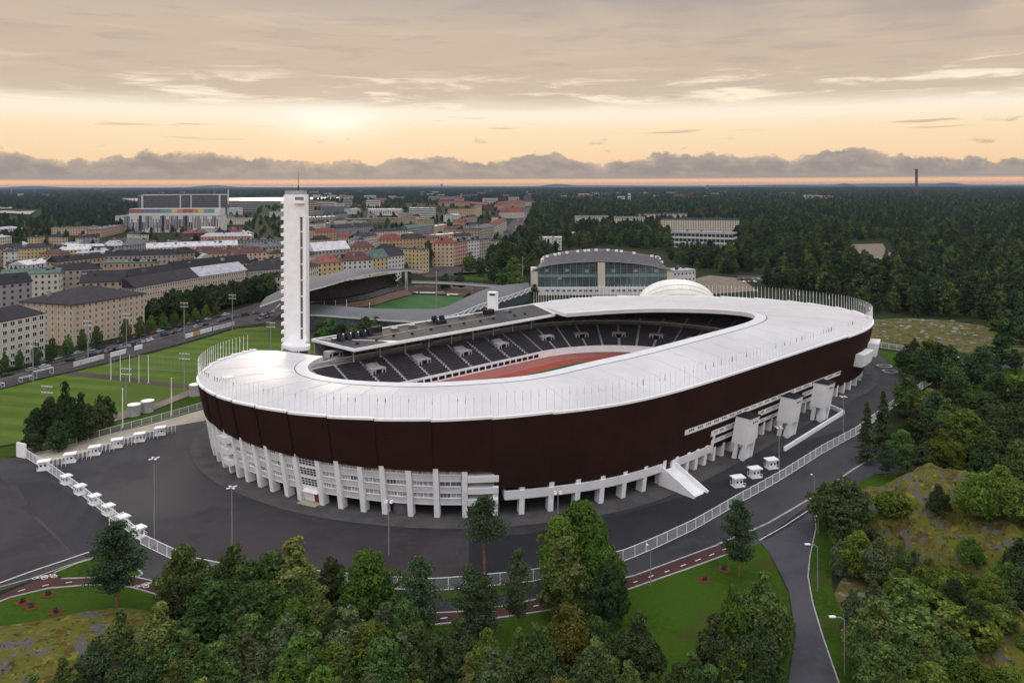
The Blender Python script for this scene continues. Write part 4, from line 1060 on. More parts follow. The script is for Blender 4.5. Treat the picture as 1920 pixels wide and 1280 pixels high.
# turnstile frames between the first row of booths
def make_gate():
    o = thing('turnstile_gate', '', 'gate', (0, 0, 0)); 
    for x in (-2.2, -1.1, 0, 1.1, 2.2):
        b = MB(); b.tube((x, -.9, 0), (x, -.9, 2.1), .06, n=5).tube((x, .9, 0), (x, .9, 2.1), .06, n=5).bar((x, -.9, 2.1), (x, .9, 2.1), .08, .08).bar((x, -.9, 1.1), (x, .9, 1.1), .06, .06)
        part('frame', b.mesh('frame', M('white_paint')), o)
    b = MB()
    for k in range(16): x = -2.2+4.4*k/15; b.bar((x, .9, .1), (x, .9, 2.1), .045, .045)
    b.bar((-2.2, .9, 2.1), (2.2, .9, 2.1), .08, .08); part('grille', b.mesh('grille', M('white_paint')), o)
    return o
TG = make_gate(); first = True
for k, (x, y) in enumerate(((108, 874), (155, 860), (199, 846), (240, 833), (281, 822), (315, 811))):
    lb = 'white turnstile frames beside a booth on the beige paving edge, %s from the left' % ordn(k+1)
    if first: TG.location = atg(x, y); TG.rotation_euler = (0, 0, R(20)); TG['label'] = lb; TG['group'] = 'turnstile frames'; first = False
    else: copy_thing(TG, atg(x, y), R(20), lb)

# ---------------------------------------------------------------- fences
def unit_panel(nb, h, m, infill=True):
    b = MB(); b.bar((0, 0, h), (1, 0, h), .10, .10).bar((0, 0, .15), (1, 0, .15), .10, .10)
    for k in range(1, nb): b.bar((k/nb, 0, .15), (k/nb, 0, h), .007 if nb > 12 else .009, .03)
    return b.mesh('fence_panel', M(m))
PM = {}
def fence(name, label, pix, h, step, m='white_paint', nb=16, post=.12, world=False):
    P = [tuple(p[:2]) for p in (pix if world else [atg(*q) for q in pix])]; Q = [P[0]]
    acc = resample(P, .5); last = acc[0]; Q = [last]
    for p in acc:
        if hypot(p[0]-last[0], p[1]-last[1]) >= step: Q.append(p); last = p
    if hypot(acc[-1][0]-last[0], acc[-1][1]-last[1]) > step*.4: Q.append(acc[-1])
    z = zg(*Q[0]); F = thing(name, label, 'fence', (Q[0][0], Q[0][1], z))
    key = (h, m, nb)
    if key not in PM: PM[key] = unit_panel(nb, h, m)
    pk = ('p', h, m, post)
    if pk not in PM: PM[pk] = MB().box(-post/2, post/2, -post/2, post/2, -.1, h+.12).mesh('fence_post', M(m))
    for i, p in enumerate(Q):
        part('post', PM[pk], F, (p[0]-Q[0][0], p[1]-Q[0][1], zg(*p)-z))
        if i+1 < len(Q):
            q = Q[i+1]; l = hypot(q[0]-p[0], q[1]-p[1])
            part('fence_panel', PM[key], F, (p[0]-Q[0][0], p[1]-Q[0][1], zg(*p)-z+.02), atan2(q[1]-p[1], q[0]-p[0]), (l, 1, 1))
    return F
fence('security_fence', 'long white mesh fence curving round the front and right of the stadium yard', [(590, 1092), (700, 1102), (800, 1108), (827, 1107), (905, 1100), (947, 1096), (1000, 1090), (1100, 1069), (1172, 1052), (1235, 1025), (1300, 994), (1385, 944), (1460, 902), (1540, 851), (1606, 815), (1650, 782), (1692, 752), (1720, 735), (1752, 716), (1785, 700), (1799, 690), (1800, 682), (1790, 672), (1750, 666), (1690, 658), (1640, 650)], 2.5, 3.1)
fence('diagonal_fence', 'white railing running diagonally past the left row of ticket booths', [(48, 858), (95, 887), (150, 926), (200, 966), (240, 996), (268, 1018)], 2.5, 2.6, nb=12)
fence('diagonal_fence', 'white mesh fence going from the last booth down to the foreground trees', [(264, 1020), (300, 1038), (326, 1050), (350, 1064), (450, 1085), (590, 1092)], 2.5, 3.1)
fence('pitch_side_fence', 'pale railing between the beige paving and the green playing field bank', [(50, 856), (83, 847), (150, 830), (230, 808), (310, 786), (383, 765)], 2.3, 3.3, 'grey_panel')
fence('gate_leaf', 'open white gate leaf projecting left from the diagonal fence', [(205, 992), (232, 978)], 2.4, 2.4, nb=8)
fence('sports_fence', 'thin wire fence crossing the playing field behind five white poles', [(205, 700), (240, 690), (380, 700), (396, 706)], 6, 12, 'mast_metal', 6, .1)
fence('sports_fence', 'pale wire fence with white banners along the street side of the field', [(0, 729), (87, 706), (138, 694), (200, 678), (290, 656), (440, 612)], 3, 5, 'grey_metal', 10)
o = MB(); p = atg(40, 857); q = atg(49, 858); o.obox((p.x, p.y), (.9, -.42), 2.0, .25, 0, 4.2); o = o.build('gate_pillar', M('white_paint')); tag(o, 'short tall white wall slab where the two left fences meet', 'wall')
# low white wall of the ramp on the right
RW = [(1471, 846), (1582, 775), (1581, 768)]
def lowwall(pix, h, w, name, label):
    P = [atg(*p) for p in pix]; b = MB()
    for a, c in zip(P, P[1:]): b.bar((a.x, a.y, a.z+h/2), (c.x, c.y, c.z+h/2), w, h)
    return tag(b.build(name, M('white_paint')), label, 'wall')
lowwall([(1471, 846), (1582, 776), (1556, 765)], 1.3, .5, 'ramp_wall', 'low white wall slanting out beside the third stair tower')
# white board barriers along the field's street side
for k, (a, c, m_, lb) in enumerate((((138, 690), (195, 674), 'grey_panel', 'pale board barrier left of the field corner by the street'), ((207, 672), (236, 664), 'white_paint', 'white banner board with a red stripe on the field fence'), ((252, 659), (267, 655), 'white_paint', 'small white banner board on the field fence under the beige block'),
        ((348, 636), (362, 632), 'white_paint', 'white banner board left of the yellow one on the field fence'), ((362, 632), (374, 629), 'flag_yellow', 'yellow banner board on the field fence'), ((375, 628), (397, 622), 'cap_white', 'long white banner board right of the yellow one'), ((399, 622), (440, 611), 'grey_panel', 'long grey board barrier at the far end of the field fence'))):
    A, B_ = atg(*a), atg(*c); b = MB(); b.bar(A+Vector((0, 0, 1.6)), B_+Vector((0, 0, 1.6)), .12, 2.2); tag(b.build('banner_board', M(m_)), lb, 'banner')
for k, (a, c) in enumerate((((69, 708), (100, 700)), ((0, 727), (8, 725)), ((42, 716), (62, 711)))):
    A, B_ = atg(*a), atg(*c); T_ = thing('football_goal', 'white framed goal cage parked beside the street, %s from the left' % ('third', 'first', 'second')[k], 'goal', A)
    u = (B_-A); n = Vector((-u.y, u.x, 0)).normalized()*2; b = MB(); H_ = Vector((0, 0, 2.6 if k == 0 else 1.6))
    for s_, e_ in ((A, A+H_), (B_, B_+H_), (A+H_, B_+H_), (A+n, A+n+H_), (B_+n, B_+n+H_), (A+n+H_, B_+n+H_), (A, A+n), (B_, B_+n), (A+H_, A+n+H_), (B_+H_, B_+n+H_)): b.tube(s_, e_, .09, n=5)
    b.build('frame', M('white_paint'), T_)
    b = MB(); b.poly([A+n, B_+n, B_+n+H_*.98, A+n+H_*.98]); b.build('net', M('grey_metal'), T_)

# ---------------------------------------------------------------- lamps, masts and poles
def mast_height(px, yb, yt):
    p = atg(px, yb); return p, (fix(px, yb)[1]-fix(px, yt)[1])*p.y/FP
def plaza_lamp(px, yb, yt, lb):
    p, h = mast_height(px, yb, yt); o = thing('lamp_mast', lb, 'lamp', p, 'tall lamp masts round the stadium yard')
    part('pole', MB().tube((0, 0, -.1), (0, 0, h), .16, .09, 8).mesh('pole', M('mast_metal')), o)
    part('head', MB().tube((0, 0, h), (0, 0, h+.35), .3, .2, 8).mesh('head', M('mast_metal')), o)
    for k in range(4):
        a = pi/4+k*pi/2; b = MB(); b.obox((.8*cos(a), .8*sin(a)), (cos(a), sin(a)), .38, .2, h+.05, h+.17); b.bar((0, 0, h+.1), (.8*cos(a), .8*sin(a), h+.1), .07, .07); part('lamp_panel', b.mesh('lamp_panel', M('grey_panel')), o)
for q in ((289.5, 1012, 860, 'tall grey lamp mast in the yard beside the diagonal fence'), (435, 1030, 914, 'tall grey lamp mast in front of the office bays, foot behind trees'), (729, 1040, 941, 'tall grey lamp mast in front of the white office columns'),
          (1046.5, 1040, 924, 'tall grey lamp mast half hidden behind the foreground maple'), (1461, 888, 802, 'tall grey lamp mast by the three free ticket booths'), (1581.5, 826, 744, 'tall grey lamp mast by the low ramp wall'), (1783, 700, 650, 'tall grey lamp mast near the bend of the north fence')): plaza_lamp(*q)
def street_lamp(px, yb, yt, lb, dx=-1.7):
    p, h = mast_height(px, yb, yt); o = thing('street_lamp', lb, 'lamp', p, 'street lamps')
    part('pole', MB().tube((0, 0, -.1), (0, 0, h-.4), .10, .07, 6).tube((0, 0, h-.4), (dx*.3, 0, h), .07, .06, 6).tube((dx*.3, 0, h), (dx, 0, h+.12), .06, .05, 6).mesh('pole', M('mast_metal')), o)
    part('lamp_head', MB().box(min(dx*1.45, dx*.85), max(dx*1.45, dx*.85), -.2, .2, h+.06, h+.24).mesh('lamp_head', M('cap_white')), o)
street_lamp(1533, 1108, 1021, 'white street lamp with its arm over the side road'); street_lamp(1583.5, 1264, 1157, 'white street lamp nearest the lower right edge of the side road')
street_lamp(1220, 1097, 1022, 'slim street lamp on the red cycle path verge', -.6); street_lamp(1527, 945, 890, 'slim street lamp at the road junction', -.6)
street_lamp(1534, 1000, 968, 'short white post lamp on the roadside grass', -.3)
def floodlight(px, yb, yt, k):
    p, h = mast_height(px, yb, yt); o = thing('floodlight_mast', 'grey floodlight mast by the playing fields, %s from the left' % ordn(k), 'floodlight', p, 'floodlight masts round the fields')
    part('pole', MB().tube((0, 0, -.1), (0, 0, h), .26, .14, 6).mesh('pole', M('mast_metal')), o)
    for r in range(3):
        z = h-.3-r*1.0; part('crossbar', MB().bar((-2.2, .6, z+.2), (2.2, -.6, z-.1), .12, .12).mesh('crossbar', M('mast_metal')), o)
        for q in range(4):
            x = -1.8+q*1.2; part('lamp', MB().box(x-.34, x+.34, -x*.27-.15, -x*.27+.15, z-.05, z+.22).mesh('lamp', M('grey_panel' if r != 1 else 'grey_metal')), o)
fls = [(62, 716, 639), (88, 800, 723), (165, 673, 601), (236.5, 759, 690), (237, 657, 587), (346, 733, 662), (345.5, 640, 567), (436, 618, 552), (508, 665, 604), (597, 606, 580), (672, 606, 576)]
fls.sort()
for k, q in enumerate(fls): floodlight(*q, k+1)
def slim_pole(px, yb, yt, lb, grp, r=.16, m='cap_white'):
    p, h = mast_height(px, yb, yt); o = MB().tube((0, 0, -.1), (0, 0, h), r, r*.55, 6).tube((0, 0, h), (0, 0, h+.2), r, r, 6)
    o = o.build('pole', M(m)); o.location = p; tag(o, lb, 'pole', grp)
for k, (x, a, c) in enumerate(((208, 712, 665), (226, 714, 664), (243, 716, 665), (260.5, 718, 667), (278.5, 719, 668))): slim_pole(x, a, c, 'white pole on the path between the fields, %s of five from the left' % ordn(k+1), 'five white poles between the fields')
for k, (x, a, c) in enumerate(((129, 829, 753), (230, 802, 729), (321.5, 779, 709))): slim_pole(x, a, c, 'tall white pole behind the beige paving, %s of three from the left' % ordn(k+1), 'three tall white poles behind the paving', .2)
for k, (x, a, c) in enumerate(((608, 600, 565), (629, 604, 564), (650, 612, 563), (693, 606, 568))): slim_pole(x, a, c, 'white pole in front of the neighbouring arena, %s from the left' % ordn(k+1), 'white poles by the arena', .2)
slim_pole(818.5, 594, 510, 'very tall grey mast at the corner of the neighbouring arena', 'tall masts by the arena', .45, 'mast_metal')
slim_pole(1186, 545, 515, 'tall camera mast with round lights by the glazed hall', 'tall masts by the hall', .3, 'mast_metal')
slim_pole(980, 530, 482, 'leaning grey mast left of the glazed hall', 'tall masts by the hall', .4, 'mast_metal')
for k, (x, yb, w) in enumerate(((246, 782, 11), (271.5, 775, 11), (362, 744, 10.5))):
    p = atg(x, yb); r = w*p.y/FP; h = 20*p.y/FP
    o = thing('vent_tank', 'grey round concrete tank with a white lid, %s of three from the left' % ordn(k+1), 'tank', (p.x, p.y+r, p.z), 'grey round tanks by the field')
    part('drum', MB().tube((0, 0, 0), (0, 0, h), r, n=24).mesh('drum', M('stand_concrete'), smooth=False), o); part('lid', MB().tube((0, 0, h), (0, 0, h+.3), r*1.06, n=24).mesh('lid', M('cap_white')), o)
for k, (x, yb, w) in enumerate(((1757, 687, 7.5), (1765, 683, 7.5))):
    p = atg(x, yb); r = w*p.y/FP; o = thing('vent_tank', ('nearer', 'farther')[k]+' grey round tank on the north lawn inside the fence bend', 'tank', (p.x, p.y+r, p.z), 'tanks on the north lawn')
    part('drum', MB().tube((0, 0, 0), (0, 0, 2.2), r, n=20).mesh('drum', M('stand_concrete')), o); part('lid', MB().tube((0, 0, 2.2), (0, 0, 2.5), r*1.06, n=20).mesh('lid', M('cap_white')), o)
for k, (x, y) in enumerate(((1658, 688), (1669, 698))):
    p = atg(x, y); b = MB(); P = [[(p.x+r*cos(a), p.y+r*.8*sin(a), p.z+z) for a in [2*pi*i/24 for i in range(24)]] for r, z in ((3.2, 0), (3.2, .6), (2.5, .6), (2.5, 0))]
    b.grid(P, closed=True); tag(b.build('round_planter', M('stand_concrete')), ('farther', 'nearer')[k]+' low round concrete ring on the asphalt by the north lawn', 'planter')
for k, (x, y) in enumerate(((1358, 1068), (1322, 1087), (90, 1115), (42, 1129), (58, 1138), (105, 1148))):    # young shrubs in bark mulch rings
    p = atg(x, y); o = thing('mulched_shrub', 'young shrub in a round red bark bed, %s' % ('under the pine by the junction', 'on the lawn below the cycle path', 'right one on the left lawn', 'left one on the left lawn', 'lower one on the left lawn', 'lowest one near the rock')[k], 'shrub', p, 'young shrubs in bark rings')
    b = MB(); b.poly([(1.5*cos(2*pi*i/14)*rnd.uniform(.85, 1.1), 1.3*sin(2*pi*i/14)*rnd.uniform(.85, 1.1), .1) for i in range(14)]); part('bark_ring', b.mesh('bark_ring', M('mulch')), o)
    b = MB()
    for j in range(90):
        a = rnd.uniform(0, 2*pi); r = rnd.uniform(0, .6); c = Vector((r*cos(a), r*sin(a), rnd.uniform(.15, .75))); u = Vector((rnd.uniform(-1, 1), rnd.uniform(-1, 1), rnd.uniform(-1, 1))).normalized()*.14; v = u.orthogonal().normalized()*.12
        b.poly([c-u, c+v, c+u, c-v])
    part('leaves', b.mesh('leaves', mat('shrub_green', (.03, .05, .03, 1))), o)
# a grey round utility drum under the office bays and small things
p = groundp(s_at(748, iL+1, iR), -3.2); o = MB().tube((p.x, p.y, 0), (p.x, p.y, 2.6), 2.6, n=20).build('utility_drum', M('grey_metal')); tag(o, 'dark grey round tank standing under the office bays', 'tank')
# ---------------------------------------------------------------- the city: buildings
def bmat(name, rgb, k=1.0, rough=.85, var=.08, sc=.12): 
    c = C(*rgb); g = sum(c[:3])/3; c = [(x*.80+g*.20)*.86 for x in c[:3]]; return mat('wall_'+name, (c[0], c[1], c[2], 1), rough, var, sc)
for n_, rgb in (('beige', (200, 172, 140)), ('cream', (205, 195, 175)), ('white', (205, 203, 202)), ('yellow', (204, 178, 124)), ('ochre', (192, 152, 102)), ('grey', (150, 147, 148)), ('pink', (196, 150, 128)), ('brick', (120, 62, 50)), ('tan', (170, 148, 118)), ('stone', (165, 155, 142)), ('bluegrey', (110, 116, 124))): bmat(n_, rgb)
for n_, rgb in (('dark', (52, 48, 52)), ('black', (38, 37, 41)), ('brown', (98, 62, 54)), ('red', (132, 58, 50)), ('orange', (150, 80, 62)), ('green', (84, 112, 98)), ('silver', (175, 175, 182)), ('white', (208, 206, 210)), ('grey', (105, 105, 112))):
    c = C(*rgb); g = sum(c[:3])/3; c = tuple((x*.8+g*.2)*.78 for x in c[:3])+(1,); mat('roof_'+n_+'_tile', c, .8 if n_ not in ('silver', 'white') else .45, .22, .35)
WMESH = {}
def win_mesh(w, h, m='glass_dark', fr='white_paint'):
    key = (round(w, 1), round(h, 1), m)
    if key not in WMESH:
        b = MB(); b.box(-w/2, w/2, -.06, .0, -h/2, h/2, 1); t = .09
        b.box(-w/2-t, w/2+t, -.10, .0, h/2, h/2+t, 0).box(-w/2-t, w/2+t, -.16, .0, -h/2-t, -h/2, 0).box(-w/2-t, -w/2, -.10, 0, -h/2, h/2, 0).box(w/2, w/2+t, -.10, 0, -h/2, h/2, 0).box(-.04, .04, -.10, 0, -h/2, h/2, 0)
        WMESH[key] = b.mesh('window', [M(fr), M(m)])
    return WMESH[key]
FOOT = []
def building(eL, eR, h, dep, wall, roof, label, rt='hip', rh=4., fl=None, nw=None, z0=4.5, indiv=False, side=True, chim=2, wsz=(1.3, 1.7), name='apartment_building', bands=False, group=None, cat='building', over=.5, corner=None):
    A = at(eL[0], eL[1], z0+h); B_ = at(eR[0], eR[1], z0+h)
    t = Vector((B_.x-A.x, B_.y-A.y, 0)); L = t.length; t.normalize(); n = Vector((-t.y, t.x, 0))
    if n.y < 0: n = -n
    if n.dot(Vector((A.x, A.y, 0))) < 0: n = -n
    if corner: n = Vector((at(corner[0], corner[1], z0+h)-A)); n.z = 0; dep = n.length; n.normalize()
    P = [Vector((A.x, A.y, 0)), Vector((B_.x, B_.y, 0)), Vector((B_.x, B_.y, 0))+n*dep, Vector((A.x, A.y, 0))+n*dep]
    cx = sum(p.x for p in P)/4; cy = sum(p.y for p in P)/4; FOOT.append((cx, cy, max(L, dep)/2+2, P))
    o = thing(name, label, cat, (cx, cy, z0), group)
    zt = z0+h
    MB().prism([(p.x, p.y) for p in P], z0-6, zt).build('wall', M('wall_'+wall), o)
    rm = M('roof_'+roof+'_tile')
    c = Vector((cx, cy, 0)); PO = [p+(p-c).normalized()*over*1.3 for p in P]
    b = MB()
    if rt == 'flat':
        b.prism([(p.x, p.y) for p in PO], zt, zt+.5, bottom=True)
    else:
        longx = L >= dep; a0, a1, a2, a3 = (PO if longx else [PO[1], PO[2], PO[3], PO[0]])
        e = (a1-a0).normalized(); w = (a3-a0).length; ins = w*.5 if rt == 'hip' else 0
        r0 = (a0+a3)/2+e*ins; r1 = (a1+a2)/2-e*ins; Z = Vector((0, 0, zt)); Zr = Vector((0, 0, zt+rh))
        b.poly([a0+Z, a1+Z, r1+Zr, r0+Zr]).poly([a2+Z, a3+Z, r0+Zr, r1+Zr]).poly([a3+Z, a0+Z, r0+Zr]).poly([a1+Z, a2+Z, r1+Zr])
        b.prism([(p.x, p.y) for p in PO], zt-.25, zt-.003, bottom=True)
    ro = b.build('roof', rm, o)
    for k in range(chim):
        f = (k+.5+rnd.uniform(-.2, .2))/chim; q = P[0].lerp(P[1], f)+n*dep*rnd.uniform(.3, .7); zz = zt+(.5 if rt == 'flat' else rh*.45)
        ch = MB().obox((q.x, q.y), (t.x, t.y), rnd.uniform(.6, 1.6), .7, zz-1.5, zz+rnd.uniform(1.2, 2.4)).build('chimney', M(rnd.choice(['roof_dark_tile', 'wall_grey', 'roof_grey_tile'])), ro)
    fl = fl or max(2, int(h/3.2)); nw = nw or max(2, int(L/3.6))
    faces = [(P[0], P[1], nw)]
    if side:
        for a, c_ in ((P[1], P[2]), (P[3], P[0])):
            d_ = Vector((c_.x-a.x, c_.y-a.y, 0)); nn = Vector((d_.y, -d_.x, 0)); m_ = (a+c_)/2
            if nn.dot(Vector((m_.x, m_.y, 0))) < 0: faces.append((a, c_, max(1, int(d_.length/3.8))))
    wb = MB(); fh = h/fl
    for a, c_, nn in faces:
        d_ = (c_-a); ll = d_.length; d_.normalize(); no = Vector((d_.y, -d_.x, 0))
        if no.dot(a) > 0: no = -no
        rz = atan2(d_.y, d_.x)
        if no.dot(Vector((sin(rz), -cos(rz), 0))) < 0: rz += pi
        if bands:
            for f in range(fl):
                z = z0+fh*(f+.5); m_ = (a+c_)/2+no*.05; wb.obox((m_.x, m_.y), (d_.x, d_.y), ll/2-.4, .08, z-fh*.2, z+fh*.22)
            continue
        for f in range(fl):
            for k in range(nn):
                q = a+d_*ll*(k+.5)/nn; z = z0+fh*(f+.52)
                if indiv: part('window', win_mesh(*wsz, rnd.choice(['glass_dark', 'glass_dark', 'glass_blue'])), o, (q.x-cx+no.x*.01, q.y-cy+no.y*.01, z-z0), rz)
                else:
                    wb.obox((q.x+no.x*.03, q.y+no.y*.03), (d_.x, d_.y), wsz[0]/2, .06, z-wsz[1]/2, z+wsz[1]/2)
    if wb.f:
        w_ = wb.build('window', M('glass_dark'), o); w_['kind'] = 'stuff'
    return o
mat('glass_blue', (.06, .075, .09, 1), .15, .3, .6, spec=.6)
# the near blocks along the street
building((-60, 616), (84, 587), 21, 15, 'cream', 'dark', 'pale white six storey block with triple windows at the left edge', 'hip', 5, 6, 10, 0, True, wsz=(2.2, 1.8), over=.3)
b2 = building((139, 571), (271, 549.5), 21, 60, 'beige', 'dark', 'large beige block with a dark hipped roof and white pilasters on the street corner', 'hip', 6, 7, 12, 0, True, corner=(37, 564.5), wsz=(1.3, 1.9), over=.9)
for k in range(8):                                    # pilasters and the two tall doors
    x = 181+k*9.0; e = at(x, 565-(x-181)*.155, 19.5); MB().box(e.x-.35, e.x+.35, e.y-.5, e.y+.2, .1, 20.2).build('pilaster', M('wall_white'), b2)
for x in (203, 213.5):
    e = at(x, 561, 19.5); MB().box(e.x-.6, e.x+.6, e.y-.35, e.y+.25, .1, 4.6).build('door', M('red_door'), b2)
building((255, 539), (375, 518.5), 21, 16, 'beige', 'dark', 'long beige block with a dark roof running behind the dense row of trees', 'gable', 5.5, 6, 26, 0, True, over=.8)
building((375.5, 518.5), (462, 506), 21, 16, 'beige', 'silver', 'beige block with a shiny pale metal roof at the end of the long row', 'gable', 5.5, 6, 20, 0, True, over=.8)
building((464, 508), (532, 503), 20, 16, 'stone', 'dark', 'grey stone block with a dark roof just left of the tower', 'hip', 6, 5, 12, 0, True)
building((538, 520), (575, 514), 18, 14, 'cream', 'dark', 'pale block half hidden behind the tower', 'hip', 4, 5, 6, 0)
